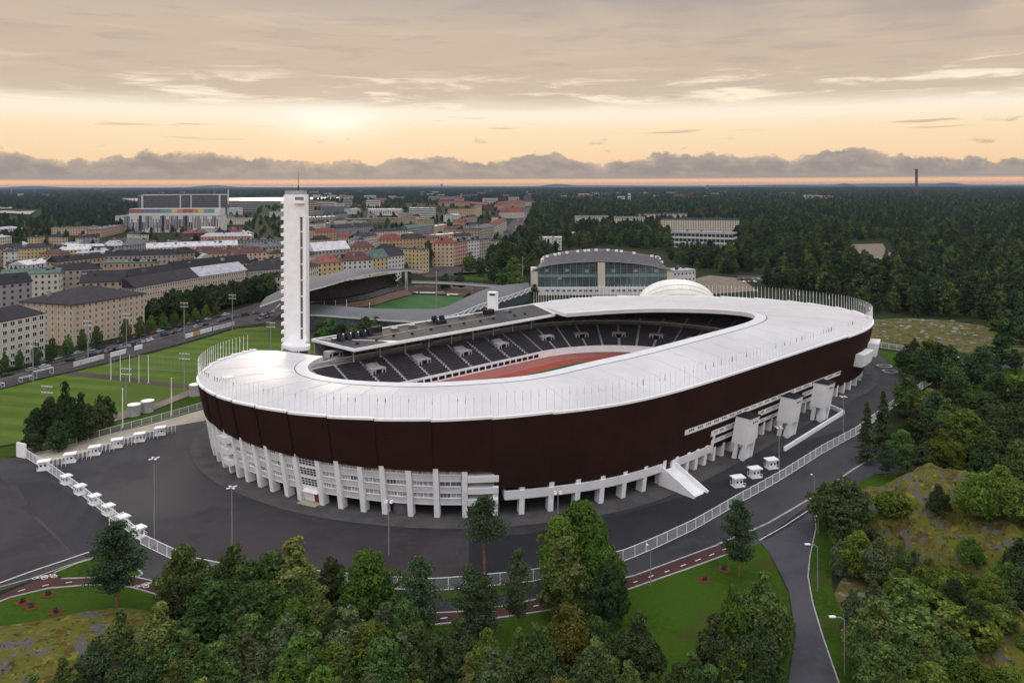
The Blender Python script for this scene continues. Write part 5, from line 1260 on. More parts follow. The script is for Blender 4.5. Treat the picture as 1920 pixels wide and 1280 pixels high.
# dark roofs behind them
rows = [
 ((0, 533), (60, 527), 20, 14, 'grey', 'black', 'dark roofed courtyard wing behind the beige corner block', 'gable', 5),
 ((150, 530), (232, 527), 20, 14, 'tan', 'dark', 'dark ridged wing behind the beige corner block, right of the skylight', 'gable', 6),
 ((232, 524), (330, 510), 20, 12, 'tan', 'black', 'black roofed inner wing behind the long beige block', 'gable', 5),
 ((330, 509), (470, 492), 20, 12, 'tan', 'black', 'black roofed inner wing behind the shiny metal roof', 'gable', 6),
 ((0, 516), (110, 512), 19, 14, 'cream', 'green', 'cream block with a low green roof on the left', 'gable', 3),
 ((100, 508), (190, 503), 19, 14, 'stone', 'black', 'stone block with a black roof left of the green roofed one', 'hip', 4),
 ((192, 494), (290, 492), 19, 14, 'tan', 'green', 'tan block with a bright green metal roof', 'flat', 2),
 ((50, 497), (108, 490), 17, 16, 'white', 'white', 'low building with a white metal roof left of centre city', 'gable', 3),
 ((108, 491), (196, 482), 19, 12, 'tan', 'black', 'narrow black roof running behind the white roofed building', 'gable', 4),
 ((195, 480), (330, 477), 19, 14, 'stone', 'black', 'long stone block with a jumble of black chimneys', 'gable', 4),
 ((330, 476), (372, 473), 18, 14, 'tan', 'black', 'short dark hipped block beside the brown red roof', 'hip', 5),
 ((369, 477), (500, 473), 17, 14, 'beige', 'brown', 'beige block with a long brown red roof', 'hip', 5),
 ((107, 469), (200, 467), 14, 12, 'yellow', 'white', 'yellow walled block with a bright white metal roof', 'hip', 5),
 ((200, 462), (242, 459), 16, 14, 'stone', 'silver', 'grey block with a pale pyramid roof', 'hip', 5),
 ((242, 460), (275, 456), 16, 14, 'grey', 'grey', 'grey block beside the pale pyramid roof', 'hip', 5),
 ((275, 465), (445, 459), 14, 12, 'cream', 'white', 'long cream block with a bright white roof', 'gable', 4.5),
 ((376, 444), (470, 442), 15, 14, 'pink', 'silver', 'pinkish block with a silver roof below the hospital', 'hip', 4),
 ((345, 438), (392, 436), 12, 14, 'brick', 'red', 'small brick building with a red roof below the hospital', 'hip', 3),
 ((445, 452), (530, 448), 15, 16, 'grey', 'dark', 'grey block with dark roof left of the tower middle', 'flat', 2),
 ((470, 465), (530, 461), 16, 16, 'stone', 'grey', 'stone block with grey roof left of the tower', 'hip', 4),
 ((0, 466), (50, 463), 14, 14, 'tan', 'dark', 'dark roofed house row at the far left edge', 'hip', 4),
 ((50, 466), (105, 462), 14, 14, 'yellow', 'dark', 'dark roofed yellow house row among the left trees', 'hip', 4),
 ((0, 430), (42, 427), 12, 20, 'white', 'silver', 'low white hall at the far left among trees', 'hip', 3),
 ((100, 428), (190, 425), 12, 20, 'beige', 'green', 'long low beige building with a greenish roof beyond the park', 'flat', 2),
 ((190, 430), (232, 422), 12, 20, 'pink', 'grey', 'low brownish hall beside the striped hospital', 'flat', 2),
 ((0, 445), (22, 443), 12, 20, 'cream', 'silver', 'small pale house at the left edge under the park trees', 'hip', 3),
 # right of the tower
 ((574, 503), (597, 497), 17, 14, 'cream', 'dark', 'pale grey block right against the tower', 'hip', 4),
 ((595, 494), (641, 491), 17, 14, 'yellow', 'orange', 'bright yellow block with an orange red roof and balconies', 'hip', 6),
 ((642, 490), (698, 487), 17, 13, 'white', 'brown', 'white block with a brown roof behind the arena', 'hip', 6.5),
 ((698, 485), (728, 482), 17, 13, 'yellow', 'green', 'yellow block with a green copper roof behind the arena', 'gable', 6.5),
 ((728, 481), (758, 477.5), 17, 13, 'white', 'dark', 'white block with a dark roof right of the green copper roof', 'gable', 6.5),
 ((590, 471), (656, 466), 18, 16, 'stone', 'white', 'big hall with a bright white gabled roof', 'gable', 7),
 ((574, 480), (592, 476), 17, 14, 'cream', 'black', 'small cream block with black roof left of the white gabled hall', 'hip', 4),
 ((655, 464), (702, 463), 18, 14, 'pink', 'brown', 'pinkish block with a brown roof behind the white hall', 'hip', 5),
 ((702, 467), (746, 466), 18, 14, 'yellow', 'black', 'yellow block under a wide black roof', 'hip', 4),
 ((745, 466), (786, 468), 20.5, 14, 'yellow', 'black', 'tall yellow block with a dark roof and side balconies behind the arena mast', 'flat', 1),
 ((710, 449), (755, 448), 18, 14, 'ochre', 'red', 'ochre block with a bright red roof', 'hip', 5.5),
 ((755, 448), (800, 446), 18, 14, 'ochre', 'dark', 'ochre block with dark roof next to the bright red one', 'hip', 5),
 ((811, 456), (850, 456), 21.5, 14, 'beige', 'red', 'tall peach corner block with a bright red roof and regular windows', 'hip', 5),
 ((850, 456), (877, 452), 21, 14, 'pink', 'dark', 'tall pinkish block joined to the red roofed corner block', 'flat', 1),
 ((877, 451.5), (899, 450), 20.5, 14, 'white', 'dark', 'tall white block with rows of windows in the corner terrace', 'flat', 1),
 ((899, 449.5), (919, 447), 20, 14, 'stone', 'dark', 'tall brown grey block ending the corner terrace by the trees', 'flat', 1),
 ((820, 441), (862, 437), 14, 12, 'yellow', 'white', 'low block with a white roof and yellow wall behind the corner terrace', 'flat', 1),
 ((872, 430), (900, 430), 18, 14, 'tan', 'black', 'tan block with a black cluttered roof', 'flat', 1.5),
 ((900, 428), (926, 424), 18, 14, 'stone', 'grey', 'grey roofed stone block beside the boulevard', 'hip', 4),
 ((926, 424), (950, 413), 16, 14, 'cream', 'red', 'cream house with a dark red roof at the boulevard corner', 'hip', 5),
 ((574, 432), (595, 430), 16, 14, 'yellow', 'dark', 'yellow block with dark roof right of the tower middle', 'hip', 4),
 ((593, 435), (630, 434), 16, 14, 'ochre', 'red', 'ochre block with a red roof right of the tower middle', 'hip', 5),
 ((574, 421), (620, 418), 14, 16, 'grey', 'silver', 'block with a pale silver roof right of the tower', 'flat', 1),
 ((630, 428), (700, 424), 17, 14, 'grey', 'dark', 'long grey roofed block in the middle of the old quarter', 'gable', 5),
 ((672, 446), (708, 441), 16, 13, 'cream', 'dark', 'cream block with slanting dark roofs', 'gable', 4),
 ((702, 435), (765, 432), 16, 13, 'cream', 'dark', 'cream row with dark roof above the red roofs', 'gable', 4),
 ((720, 440), (775, 437), 12, 12, 'white', 'white', 'low white roofed strip building in the old quarter', 'flat', 1),
 ((765, 428), (815, 422), 16, 14, 'grey', 'green', 'grey block with a pale green roof patch', 'gable', 4),
 ((815, 425), (838, 421), 14, 13, 'yellow', 'silver', 'yellow walled block with a pale roof', 'flat', 1),
 ((574, 398), (610, 396), 16, 22, 'grey', 'grey', 'broad grey slab behind the tower top', 'flat', 1),
 ((575, 408), (630, 406), 15, 20, 'stone', 'silver', 'wide stone block with a pale roof', 'flat', 1),
 ((520, 397), (533, 396), 13, 20, 'white', 'grey', 'small white block left against the tower', 'flat', 1),
 ((610, 388), (656, 387), 20, 24, 'bluegrey', 'grey', 'long blue grey office slab', 'flat', 1),
 ((656, 392), (676, 391), 14, 18, 'white', 'silver', 'small white block with pinkish window bays', 'flat', 1),
 ((940, 384), (985, 380), 16, 22, 'pink', 'red', 'large block with a broad dark red roof beside the boulevard', 'hip', 9),
 ((945, 398), (984, 397), 14, 22, 'cream', 'red', 'second large dark red roofed block beside the boulevard', 'hip', 10),
 ((978, 380), (1003, 378), 14, 14, 'cream', 'brown', 'cream block with brown roof at the right end of the red roofs', 'hip', 4),
 ((822, 380), (880, 380), 14, 16, 'ochre', 'red', 'ochre terrace with red tiled roofs far up the hill', 'gable', 5),
 ((880, 381), (912, 384), 16, 16, 'brick', 'red', 'dark red terrace beside the boulevard, left side', 'gable', 5),
 ((1078, 407), (1140, 407), 16, 16, 'cream', 'grey', 'long cream barracks among trees, left one of three', 'gable', 2.5),
 ((1152, 409), (1209, 409), 16, 16, 'cream', 'grey', 'long cream barracks among trees, middle one of three', 'gable', 2.5),
 ((1239, 412), (1386, 413), 20, 16, 'cream', 'black', 'longest cream barracks with a dark roof, right one of three', 'gable', 2.5),
 ((1198, 402), (1290, 401), 15, 16, 'cream', 'dark', 'cream wing behind the middle barracks', 'gable', 2),
 ((1110, 422), (1148, 420), 7, 14, 'tan', 'grey', 'low flat tan annex in front of the left barracks', 'flat', 1),
 ((1193, 424), (1222, 422), 7, 14, 'stone', 'grey', 'low flat annex in front of the middle barracks', 'flat', 1),
 ((1258, 435), (1374, 438), 18, 24, 'white', 'bluegrey', 'modern white and dark glass building with a flat roof below the barracks', 'flat', 1),
 ((1276, 456), (1336, 460), 9, 20, 'stone', 'bluegrey', 'lower stepped wing of the modern building', 'flat', 1),
 ((1012, 446), (1053, 446), 14, 18, 'white', 'white', 'small white terraced apartment house among trees', 'flat', 1),
 ((1037, 435), (1077, 437), 8, 14, 'white', 'white', 'white stepped house just above the terraced one', 'flat', 1),
 ((1262, 509), (1304, 506), 9, 16, 'white', 'silver', 'low plain white hall right of the glazed arched hall', 'flat', 1),
]
mat('roof_bluegrey_tile', C(120, 122, 130), .6, .2, .3)
for q in rows:
    eL, eR, h, dep, wl, rf, lb, rt, rh = q
    if lb.startswith('modern white'): building(eL, eR, h, dep, wl, rf, lb, rt, rh, 3, 15, chim=3, wsz=(4.2, 3.6)); continue
    building(eL, eR, h, dep, wl, rf, lb, rt, rh, chim=max(3, int((eR[0]-eL[0])/9)), wsz=(1.3, 1.6))
# slabs and special blocks further back
slab_o = building((267, 367), (412, 365), 56, 18, 'bluegrey', 'white', 'dark wide hospital slab with rows of windows and a white frame', 'flat', 1, 18, 44, bands=True, name='hospital_slab', chim=1)
for x0_, x1_, y0_, y1_ in ((266, 269, 365, 425), (338, 339.5, 365, 400), (358, 359.5, 365, 400), (411, 413.5, 364, 425), (266, 413, 364.5, 366.3)):
    A = at(x0_, 367, 60.5); B_ = at(x1_, 367, 60.5); zt_, zb__ = HC-(y0_-348.5)*A.y/FP, HC-(y1_-348.5)*A.y/FP
    MB().box(A.x, B_.x, A.y-2.5, A.y-.5, max(4, zb__), zt_).build('frame', M('wall_white'), slab_o)
A = at(268, 367, 60.5); B_ = at(411.5, 367, 60.5); MB().box(A.x, B_.x, A.y-.28, A.y-.1, 4.6, 60).build('glazing', M('glass_blue'), slab_o)
for k in range(14): z_ = 7+k*3.8; A = at(269, 367, 60.5); B_ = at(411, 367, 60.5); MB().box(A.x, B_.x, A.y-1.0, A.y-.3, z_, z_+.7).build('floor_band', M('wall_grey'), slab_o)
hb = building((232, 404), (409, 404), 27.5, 30, 'white', 'silver', 'white hospital front with black vertical stripes and coloured panels', 'flat', 1, 1, 1, side=False, name='striped_hospital', chim=0)
def face_point(A, B_, f, z): p = A.lerp(B_, f); return Vector((p.x, p.y, z))
A = at(232, 404, 32); B_ = at(409, 404, 32); t = (B_-A); Lh = t.length; t.normalize(); no = Vector((t.y, -t.x, 0)); no = -no if no.y > 0 else no
for q_ in hb.children:
    if q_.name.startswith('window'): bpy.data.objects.remove(q_)
hc = [('panel_red', C(190, 60, 60)), ('panel_orange', C(215, 120, 50)), ('panel_yellow', C(225, 185, 60)), ('panel_teal', C(90, 160, 150)), ('panel_violet', C(140, 100, 140)), ('panel_blue', C(90, 120, 160))]
for n_, c_ in hc: g_ = sum(c_[:3])/3; mat(n_, tuple((x*.6+g_*.4)*.8 for x in c_[:3])+(1,), .6, .08, 1)
N = 62
for k in range(N):
    f = (k+.5)/N; w = Lh/N*rnd.choice([.35, .5, .65]); p = A.lerp(B_, f)+no*.12; z0_ = 4.5+rnd.choice([.5, .5, 4, 7]); z1_ = 32-rnd.choice([1, 1, 6, 11])
    if k in (10, 11, 25, 26, 40, 41): w = Lh/N*.95; z0_, z1_ = 5, 31.5
    MB().obox((p.x, p.y), (t.x, t.y), w/2, .1, z0_, z1_).build('window_stripe', M('glass_dark'), hb)
    if k > 22 and k < 52 and k % 2 == 0:
        p2 = A.lerp(B_, f+.5/N)+no*.14; z_ = rnd.uniform(6, 14); MB().obox((p2.x, p2.y), (t.x, t.y), Lh/N*.16, .1, z_, z_+rnd.uniform(4, 10)).build('coloured_panel', M(rnd.choice(['panel_red', 'panel_orange', 'panel_yellow'])), hb)
A2 = at(241, 391.5, 42.5); B2 = at(404, 391.5, 42.5)
MB().prism([(A2.x, A2.y+2), (B2.x, A2.y+2), (B2.x, A2.y+26), (A2.x, A2.y+26)], 32.4, 42.5).build('upper_wall', M('wall_white'), hb)
cl = ['panel_red', 'panel_red', 'panel_violet', 'panel_blue', 'panel_violet', 'panel_blue', 'panel_teal', 'panel_teal', 'panel_yellow', 'panel_orange', 'panel_red', 'panel_red', 'panel_orange', 'panel_yellow', 'panel_teal', 'panel_teal', 'wall_white']
for k, c_ in enumerate(cl):
    f0 = k/len(cl); f1 = (k+1)/len(cl); MB().box(A2.x+(B2.x-A2.x)*f0, A2.x+(B2.x-A2.x)*f1-.3, A2.y+1.6, A2.y+1.98, 35.5, 42.0).build('coloured_panel', M(c_), hb)
building((216, 405), (232, 405), 17, 24, 'white', 'silver', 'small white striped annex left of the striped hospital', 'flat', 1, 3, 5, chim=0)
building((414, 383), (480, 382), 24, 24, 'grey', 'grey', 'dark grey and glass blocks right of the hospital under a crane', 'flat', 1, 5, 12, bands=True)
building((426, 391), (455, 390), 17, 24, 'white', 'silver', 'white block in front of the glass blocks right of the hospital', 'flat', 1, 4, 8)
building((412, 410), (475, 409), 12, 14, 'cream', 'grey', 'low cream block below the hospital glass blocks', 'flat', 1, 3, 14)
building((767, 390), (813, 390), 26, 20, 'white', 'white', 'white office block with long dark window bands', 'flat', 1.2, 7, 1, bands=True, name='office_block', chim=2)
building((690, 392), (751, 392), 16, 20, 'white', 'white', 'white block with tall narrow windows above the old quarter', 'flat', 1, 1, 18, wsz=(1.4, 7))
building((647, 411), (745, 409), 10, 18, 'tan', 'grey', 'long low tan building with dark bands', 'flat', 1, 3, 1, bands=True)
building((745, 410), (785, 408), 11, 18, 'tan', 'tan2' if False else 'brown', 'low tan building with a brown roof right of the banded one', 'flat', 1, 2, 8)
building((850, 392), (892, 391), 24, 22, 'yellow', 'dark', 'pale yellow eight storey block with square windows beside the boulevard', 'flat', 1, 8, 12, wsz=(2, 1.6))
building((892, 391), (903, 384), 24, 14, 'beige', 'dark', 'narrow beige block behind the pale yellow one', 'flat', 1, 8, 4)
# crane, chimney stack, water tower and other far landmarks
def far_thing(px, yb, z, name, label, cat): 
    p = at(px, yb, z); return thing(name, label, cat, p), p
o, p = far_thing(1718.5, 373, 5, 'chimney_stack', 'tall brown chimney stack rising above the right horizon', 'chimney'); h = 55*p.y/FP; r = 2.6*p.y/FP
part('stack', MB().tube((0, 0, 0), (0, 0, h), r*1.1, r*.85, 16).mesh('stack', mat('stack_brown', (.11, .075, .07, 1), .9, .1, .1)), o); part('flue_band', MB().tube((0, 0, h), (0, 0, h+3), r*.95, r*.95, 16).mesh('flue_band', M('dark_metal')), o)
o, p = far_thing(1708.5, 352, 5, 'water_tower', 'tiny mushroom shaped water tower left of the chimney stack', 'water tower'); s_ = p.y/FP
part('stem', MB().tube((0, 0, 0), (0, 0, 5*s_), .6*s_, n=8).mesh('stem', M('wall_grey')), o); part('tank', MB().tube((0, 0, 5*s_), (0, 0, 7*s_), 1*s_, 3.2*s_, 12).mesh('tank', M('wall_grey')), o)
for px, yb, yt, jl, lb in ((428, 385, 355, -28, 'white and red tower crane right of the hospital slab'), (402, 370, 354, 8, 'red tower crane just left of the white one'), (828, 352, 345, 0, 'dark tower block silhouette on the middle horizon'), (1327, 360, 347, 0, 'slim dark tower on the horizon right of centre')):
    p = at(px, yb, 10); s_ = p.y/FP; h = (yb-yt)*s_; o = thing('tower_crane' if jl else 'far_tower', lb, 'crane' if jl else 'building', p)
    w = .9*s_ if jl else 2*s_; part('mast', MB().box(-w, w, -w, w, 0, h).mesh('mast', M('wall_white' if px == 428 else 'wall_bluegrey')), o)
    if jl:
        j = jl*s_; part('jib', MB().box(min(j, -j*.3), max(j, -j*.3), -w*.6, w*.6, h-1.6*s_, h-.9*s_).mesh('jib', mat('crane_red', (.30, .06, .05, 1), .7, .1, 1)), o)
p = at(21, 366, 5); s_ = p.y/FP; o = thing('radio_mast', 'thin white mast in the forest near the left edge', 'mast', p); part('pole', MB().tube((0, 0, 0), (0, 0, 13*s_), .5*s_, .3*s_, 6).mesh('pole', M('wall_white')), o)
# lesser wings and courtyard houses filling the old quarter
def free(x, y, r):
    return all(hypot(x-f[0], y-f[1]) > r for f in FOOT if f[3] is None or abs(f[0]-x) < 400) and True
r4 = random.Random(17)
QL = [((0, 60, 530, 498, 448), 44), ((576, 60, 925, 452, 398), 46), ((230, 60, 530, 440, 392), 16), ((0, 60, 200, 470, 440), 6)]
for (xa_, _, xb_, yb_, ya_), n_ in QL:
    for _k in range(n_):
        y = r4.uniform(ya_, yb_); x = r4.uniform(xa_, xb_); wpx = r4.uniform(14, 40)*(y-346)/110; h = r4.uniform(11, 16)
        p = at(x+wpx/2, y, 4.5+h)
        bad = False
        for cx, cy, r, P in FOOT:
            if P is None: continue
            if hypot(p.x-cx, p.y-cy) > r+22: continue
            for dx in (-8, 0, 8):
                ok = True
                for i in range(4):
                    a, c = P[i], P[(i+1) % 4]; ex, ey = c.x-a.x, c.y-a.y; l = hypot(ex, ey); d = (ex*(p.y+7-a.y)-ey*(p.x+dx-a.x))/l
                    s_ = (P[1].x-P[0].x)*(P[2].y-P[0].y)-(P[1].y-P[0].y)*(P[2].x-P[0].x)
                    if (d if s_ > 0 else -d) < -6: ok = False; break
                if ok: bad = True
        if bad: continue
        wl, rf = r4.choice([('cream', 'dark'), ('beige', 'black'), ('stone', 'dark'), ('tan', 'brown'), ('yellow', 'dark'), ('pink', 'red'), ('cream', 'silver'), ('white', 'grey'), ('ochre', 'brown'), ('beige', 'green'), ('grey', 'black')])
        building((x, y), (x+wpx, y+r4.uniform(-2, 2)), h, r4.uniform(9, 13), wl, rf, 'low %s walled courtyard wing with a %s roof in the old quarter' % (wl, rf), r4.choice(['gable', 'hip', 'gable', 'flat']), r4.uniform(2.5, 4.5), chim=4, wsz=(1.2, 1.5), group='%s courtyard wings with %s roofs' % (wl, rf))
# scattered small buildings of the far city, alike at this distance
fb = {}
fcols = ['white', 'white', 'cream', 'stone', 'grey', 'pink', 'ochre', 'brick', 'bluegrey', 'cream']
def far_block(px, yb, w, h, col):
    key = (col, round(w/h)); 
    p = at(px, yb, 5); s_ = p.y/FP
    if key not in fb:
        b = MB(); b.box(-.5, .5, 0, .6, -.2, 1, 0); k_ = 4
        for j in range(3): z = .2+j*.27; b.box(-.46, .46, -.012, .0, z, z+.09, 1)
        b.box(-.52, .52, -.02, .62, 1.0, 1.06, 2)
        fb[key] = b.mesh('far_block', [M('wall_'+col), M('glass_dark'), M('roof_grey_tile' if col not in ('brick', 'ochre') else 'roof_red_tile')])
    o = bpy.data.objects.new('far_block', fb[key]); COL.objects.link(o); o.location = p; o.scale = (w*s_, w*s_*.6, h*s_)
    tag(o, 'small %s block in the hazy far city below the horizon' % {'bluegrey': 'blue grey', 'stone': 'stone grey'}.get(col, col), 'building', 'small %s blocks of the far city' % col); FOOT.append((p.x, p.y+w*s_*.3, w*s_*.5, None))
r2 = random.Random(21)
zones = [((690, 360, 1000, 382), 46), ((560, 362, 700, 384), 18), ((1000, 358, 1260, 375), 40), ((1260, 352, 1560, 378), 34), ((620, 352, 1420, 360), 44), ((1440, 363, 1560, 378), 12), ((1560, 354, 1900, 368), 18), ((0, 356, 520, 372), 14), ((560, 384, 700, 396), 8), ((1030, 366, 1200, 378), 12)]
for (x0, y0, x1, y1), n_ in zones:
    for _ in range(n_):
        y = r2.uniform(y0, y1); k = (y-346)/14.
        far_block(r2.uniform(x0, x1), y, r2.uniform(5, 15)*max(.35, k*.8), r2.uniform(3.2, 6.0)*max(.6, k*.8), r2.choice(fcols))
for x, y, w, h, c in ((1165, 380, 14, 8, 'white'), (1180, 381, 5, 12, 'white'), (1525, 377, 30, 7, 'cream'), (1490, 372, 22, 4, 'white'), (1530, 379, 40, 5, 'white'), (1655, 371, 13, 3, 'white'), (1095, 372, 20, 6, 'white'), (1180, 361, 17, 4, 'stone'), (1115, 369, 14, 5, 'cream'), (735, 375, 14, 5, 'white'), (1340, 371, 16, 6, 'pink'), (1290, 375, 20, 8, 'brick'), (1390, 377, 40, 4, 'ochre')): far_block(x, y, w, h*1.5, c)

# ---------------------------------------------------------------- the neighbouring football arena
AR = thing('football_arena', 'neighbouring football arena with a sweeping grey curved roof round a green pitch', 'stadium', atg(750, 570))
def roofsheet(name, inner, outer, zi, zo, m, th=.9, edge=True, n=6):
    zi = zi if callable(zi) else (lambda f, z=zi: z); zo = zo if callable(zo) else (lambda f, z=zo: z)
    I = catmull(inner, n); O = catmull(outer, n); k = max(len(I), len(O))
    def rs(P):
        out = []
        for j in range(k): f = j/(k-1)*(len(P)-1); i = min(int(f), len(P)-2); out.append((P[i][0]+(P[i+1][0]-P[i][0])*(f-i), P[i][1]+(P[i+1][1]-P[i][1])*(f-i)))
        return out
    I, O = rs(I), rs(O)
    A = [at(p[0], p[1], zi(j/(k-1))) for j, p in enumerate(I)]; B_ = [at(p[0], p[1], zo(j/(k-1))) for j, p in enumerate(O)]
    d = Vector((0, 0, -th)); Mid = [a.lerp(c, .5)+Vector((0, 0, .6)) for a, c in zip(A, B_)]
    MB().grid([B_, Mid, A]).build(name, M(m), AR, True)
    MB().grid([A, [p+d for p in A], [p+d for p in B_], B_]).build('roof_edge', M('wall_white' if edge else m), AR)
    return A, B_
# far stand roof (arched) and the raked seats below it
I1 = [(487, 573), (530, 558), (573, 545), (610, 535), (655, 521.5), (705, 511), (755, 506.5), (792, 508)]
O1 = [(500, 556), (530, 542), (573, 523), (610, 515), (655, 506), (705, 503.5), (755, 503.5), (788, 505)]
A1, B1 = roofsheet('arched_roof', I1, O1, lambda f: 18+9*sin(pi*f), lambda f: 19+9*sin(pi*f), 'arena_roof')
pit = [(690, 576), (775, 553), (866, 555), (850, 565), (820, 578)]
def seats(bot, top, z0, z1, name='seat_tier', m='seat_black', rows=10, m2='stand_concrete'):
    P0 = [at(*p, z0) for p in catmull(bot, 5)]; P1 = [at(*p, z1) for p in catmull(top, 5)]
    k = min(len(P0), len(P1)); P0, P1 = P0[:k], P1[:k]; b = MB()
    for r in range(rows):
        f0, f1 = r/rows, (r+1)/rows; dz = (z1-z0)/rows
        a = [p.lerp(q, f0) for p, q in zip(P0, P1)]; c = [Vector((p.x, p.y, p.z+dz)) for p in a]; e = [p.lerp(q, f1) for p, q in zip(P0, P1)]
        b.grid([a, c], 0); b.grid([c, e], 1)
    return b.build(name, [M(m), M(m2)], AR)
mat('seat_wood', (.20, .135, .095, 1), .8, .2, .6); mat('seat_brown', (.045, .032, .028, 1), .7, .3, .4); mat('seat_charcoal', (.03, .03, .034, 1), .7, .3, .4)
seats([(640, 579), (700, 572), (740, 560), (772, 552)], [(625, 571), (690, 561), (735, 548), (762, 543)], 5.2, 8, m='seat_wood', m2='seat_wood', rows=6)
seats([(585, 572), (625, 570), (690, 560), (735, 547), (762, 542)], [(578, 568), (620, 563), (680, 553), (725, 540), (752, 536)], 8.5, 11, m='seat_charcoal', rows=5)
seats([(575, 566), (620, 561), (680, 550), (725, 537), (750, 533)], [(575, 549), (612, 541), (655, 528), (700, 519), (735, 517)], 11.5, 19.5, m='seat_brown', m2='seat_charcoal', rows=14)
MB().grid([[at(575, 552, 10), at(650, 530, 10), at(742, 520, 10)], [at(575, 548, 20), at(650, 527, 22), at(742, 512, 20)]]).build('rear_wall', M('dark_void'), AR)
for x, y in ((745, 511), (760, 510), (763, 510)): p = at(x, y, 18); MB().tube((p.x, p.y, 3), p, .35, n=6).build('roof_post', M('wall_white'), AR)
for x0, y0, x1, y1 in ((725, 514, 742, 527), (742, 527, 760, 512), (760, 512, 764, 530), (512, 583, 525, 570)): MB().tube(at(x0, y0, 16), at(x1, y1, 9), .3, n=5).build('roof_strut', M('wall_white'), AR)
# near stand roof wrapping the south end and the east side
I2 = [(574, 571.5), (600, 570.5), (635, 573.5), (695, 577.5), (740, 579), (805, 579), (832, 576), (862, 563), (905, 544), (935, 536), (962, 532.5), (990, 530)]
O2 = [(574, 589), (605, 590), (640, 592.5), (700, 597), (745, 600), (792, 601.5), (830, 600), (862, 592), (900, 576), (935, 565), (965, 555), (996, 543)]
A2_, B2_ = roofsheet('curved_roof', I2, O2, lambda f: 13+3*sin(pi*f), lambda f: 11+3*sin(pi*f), 'arena_roof')
MB().grid([[Vector((p.x, p.y+1, 3)) for p in B2_], [Vector((p.x, p.y+1, p.z-.8)) for p in B2_]]).build('outer_wall', M('glass_blue'), AR)
for k in range(0, len(B2_)-2, 2):
    a, c = B2_[k], B2_[k+2]
    if k > 34: MB().bar((a.x, a.y-.5, a.z+1.6), (c.x, c.y-.5, c.z+1.6), .3, .3).bar((a.x, a.y-.5, a.z-1.2), (c.x, c.y-.5, c.z+1.6), .25, .25).bar((a.x, a.y-.5, a.z+1.6), (c.x, c.y-.5, c.z-1.2), .25, .25).build('truss', M('grey_panel'), AR)
for x, y in ((630, 581), (730, 583), (735, 590), (765, 587), (690, 585)):
    p = at(x, y, 11.5); MB().box(p.x-1.5, p.x+1.5, p.y-1, p.y+1, p.z-.5, p.z+1).build('roof_box', M('dark_metal'), AR)
# north end: thin roof and terrace
I3 = [(772, 529), (820, 530), (880, 533), (940, 538)]; O3 = [(772, 526.5), (820, 527.5), (880, 530.5), (940, 535)]
roofsheet('thin_roof', I3, O3, 12.5, 13, 'arena_roof', .7)
seats([(772, 551), (820, 552), (870, 556)], [(774, 536), (820, 537), (890, 541)], 5, 8.5, m='seat_brown', m2='seat_wood', rows=7)
for k in range(8): x = 775+k*19; p = at(x, 535, 9); MB().tube((p.x, p.y, 4), (p.x, p.y, 12.5), .2, n=5).build('roof_post', M('dark_metal'), AR)
b = MB(); b.poly([at(x, y, 4.85) for x, y in [(690, 577), (700, 573), (773, 553.5), (870, 556), (858, 568), (830, 580), (760, 582), (700, 582)]]); b.build('arena_pitch', M('arena_grass'))['kind'] = 'structure'
b = MB(); b.poly([at(x, y, 4.65) for x, y in [(560, 592), (610, 556), (690, 545), (770, 535), (960, 532), (985, 545), (880, 590), (760, 606)]]); b.build('arena_ground', M('street_asphalt'))['kind'] = 'structure'
for k, (x0, x1, y, m_) in enumerate(((775, 784, 550.5, 'cap_white'), (787, 833, 551.2, 'cap_white'), (838, 860, 554, 'cap_white'), (860, 882, 552, 'panel_red'))):
    A, B_ = at(x0, y, 4.8), at(x1, y+.5, 4.8); b = MB(); b.bar(A+Vector((0, 0, .8)), B_+Vector((0, 0, .8)), .2, 1.4); tag(b.build('banner_board', M(m_)), ('short white advertising board at the arena pitch corner', 'long white advertising board behind the arena pitch', 'white advertising board right of the long one in the arena', 'red board at the right corner of the arena pitch')[k], 'banner')
# ---------------------------------------------------------------- the arched glazed hall and the white air dome
zh = 4.5; HL = at(998, 551, zh); HR = at(1263, 551, zh); D_ = HL.y
HA = thing('glazed_hall', 'big sports hall with an arched dark roof and a full width glass front', 'sports hall', (HL+HR)/2)
hx = lambda px: (fix(px, 520)[0]-960)/FP*D_
hz = lambda py, px=1130: HC-(fix(px, py)[1]-YH)*D_/FP
eav = catmull([(997, 507), (1019, 498.5), (1056, 492.5), (1120, 489), (1172, 491), (1215, 496), (1237, 500.5), (1263, 507.5)], 5)
EV = [(hx(p[0]), hz(p[1], p[0])) for p in eav]
rid = catmull([(1016, 495), (1021, 484.5), (1056, 476.5), (1090, 472.5), (1125, 470.5), (1165, 473), (1222, 482), (1236, 486.5), (1242, 497)], 5)
dr = 26.
def rz_(p): X = (fix(p[0], p[1])[0]-960)/FP*(D_+dr); return Vector((X, D_+dr, HC-(fix(p[0], p[1])[1]-YH)*(D_+dr)/FP))
RV = [rz_(p) for p in rid]; kk = len(EV)
RV = [RV[min(len(RV)-1, round(j/(kk-1)*(len(RV)-1)))] for j in range(kk)]
EVV = [Vector((x, D_-1.2, z)) for x, z in EV]
MB().grid([EVV, RV, [Vector((p.x, p.y+20, p.z)) for p in RV], [Vector((p.x, p.y+48, p.z-9)) for p in EVV]]).build('arched_roof', mat('hall_roof', (.055, .052, .058, 1), .6, .15, .2), HA)
b = MB()
for a, c in zip(RV, RV[1:]): b.bar(a+Vector((0, 0, .2)), c+Vector((0, 0, .2)), .4, .5)
for a, c in zip(EVV, EVV[1:]): b.bar(a+Vector((0, -.1, -.2)), c+Vector((0, -.1, -.2)), .4, .7)
b.build('roof_trim', M('wall_grey'), HA)
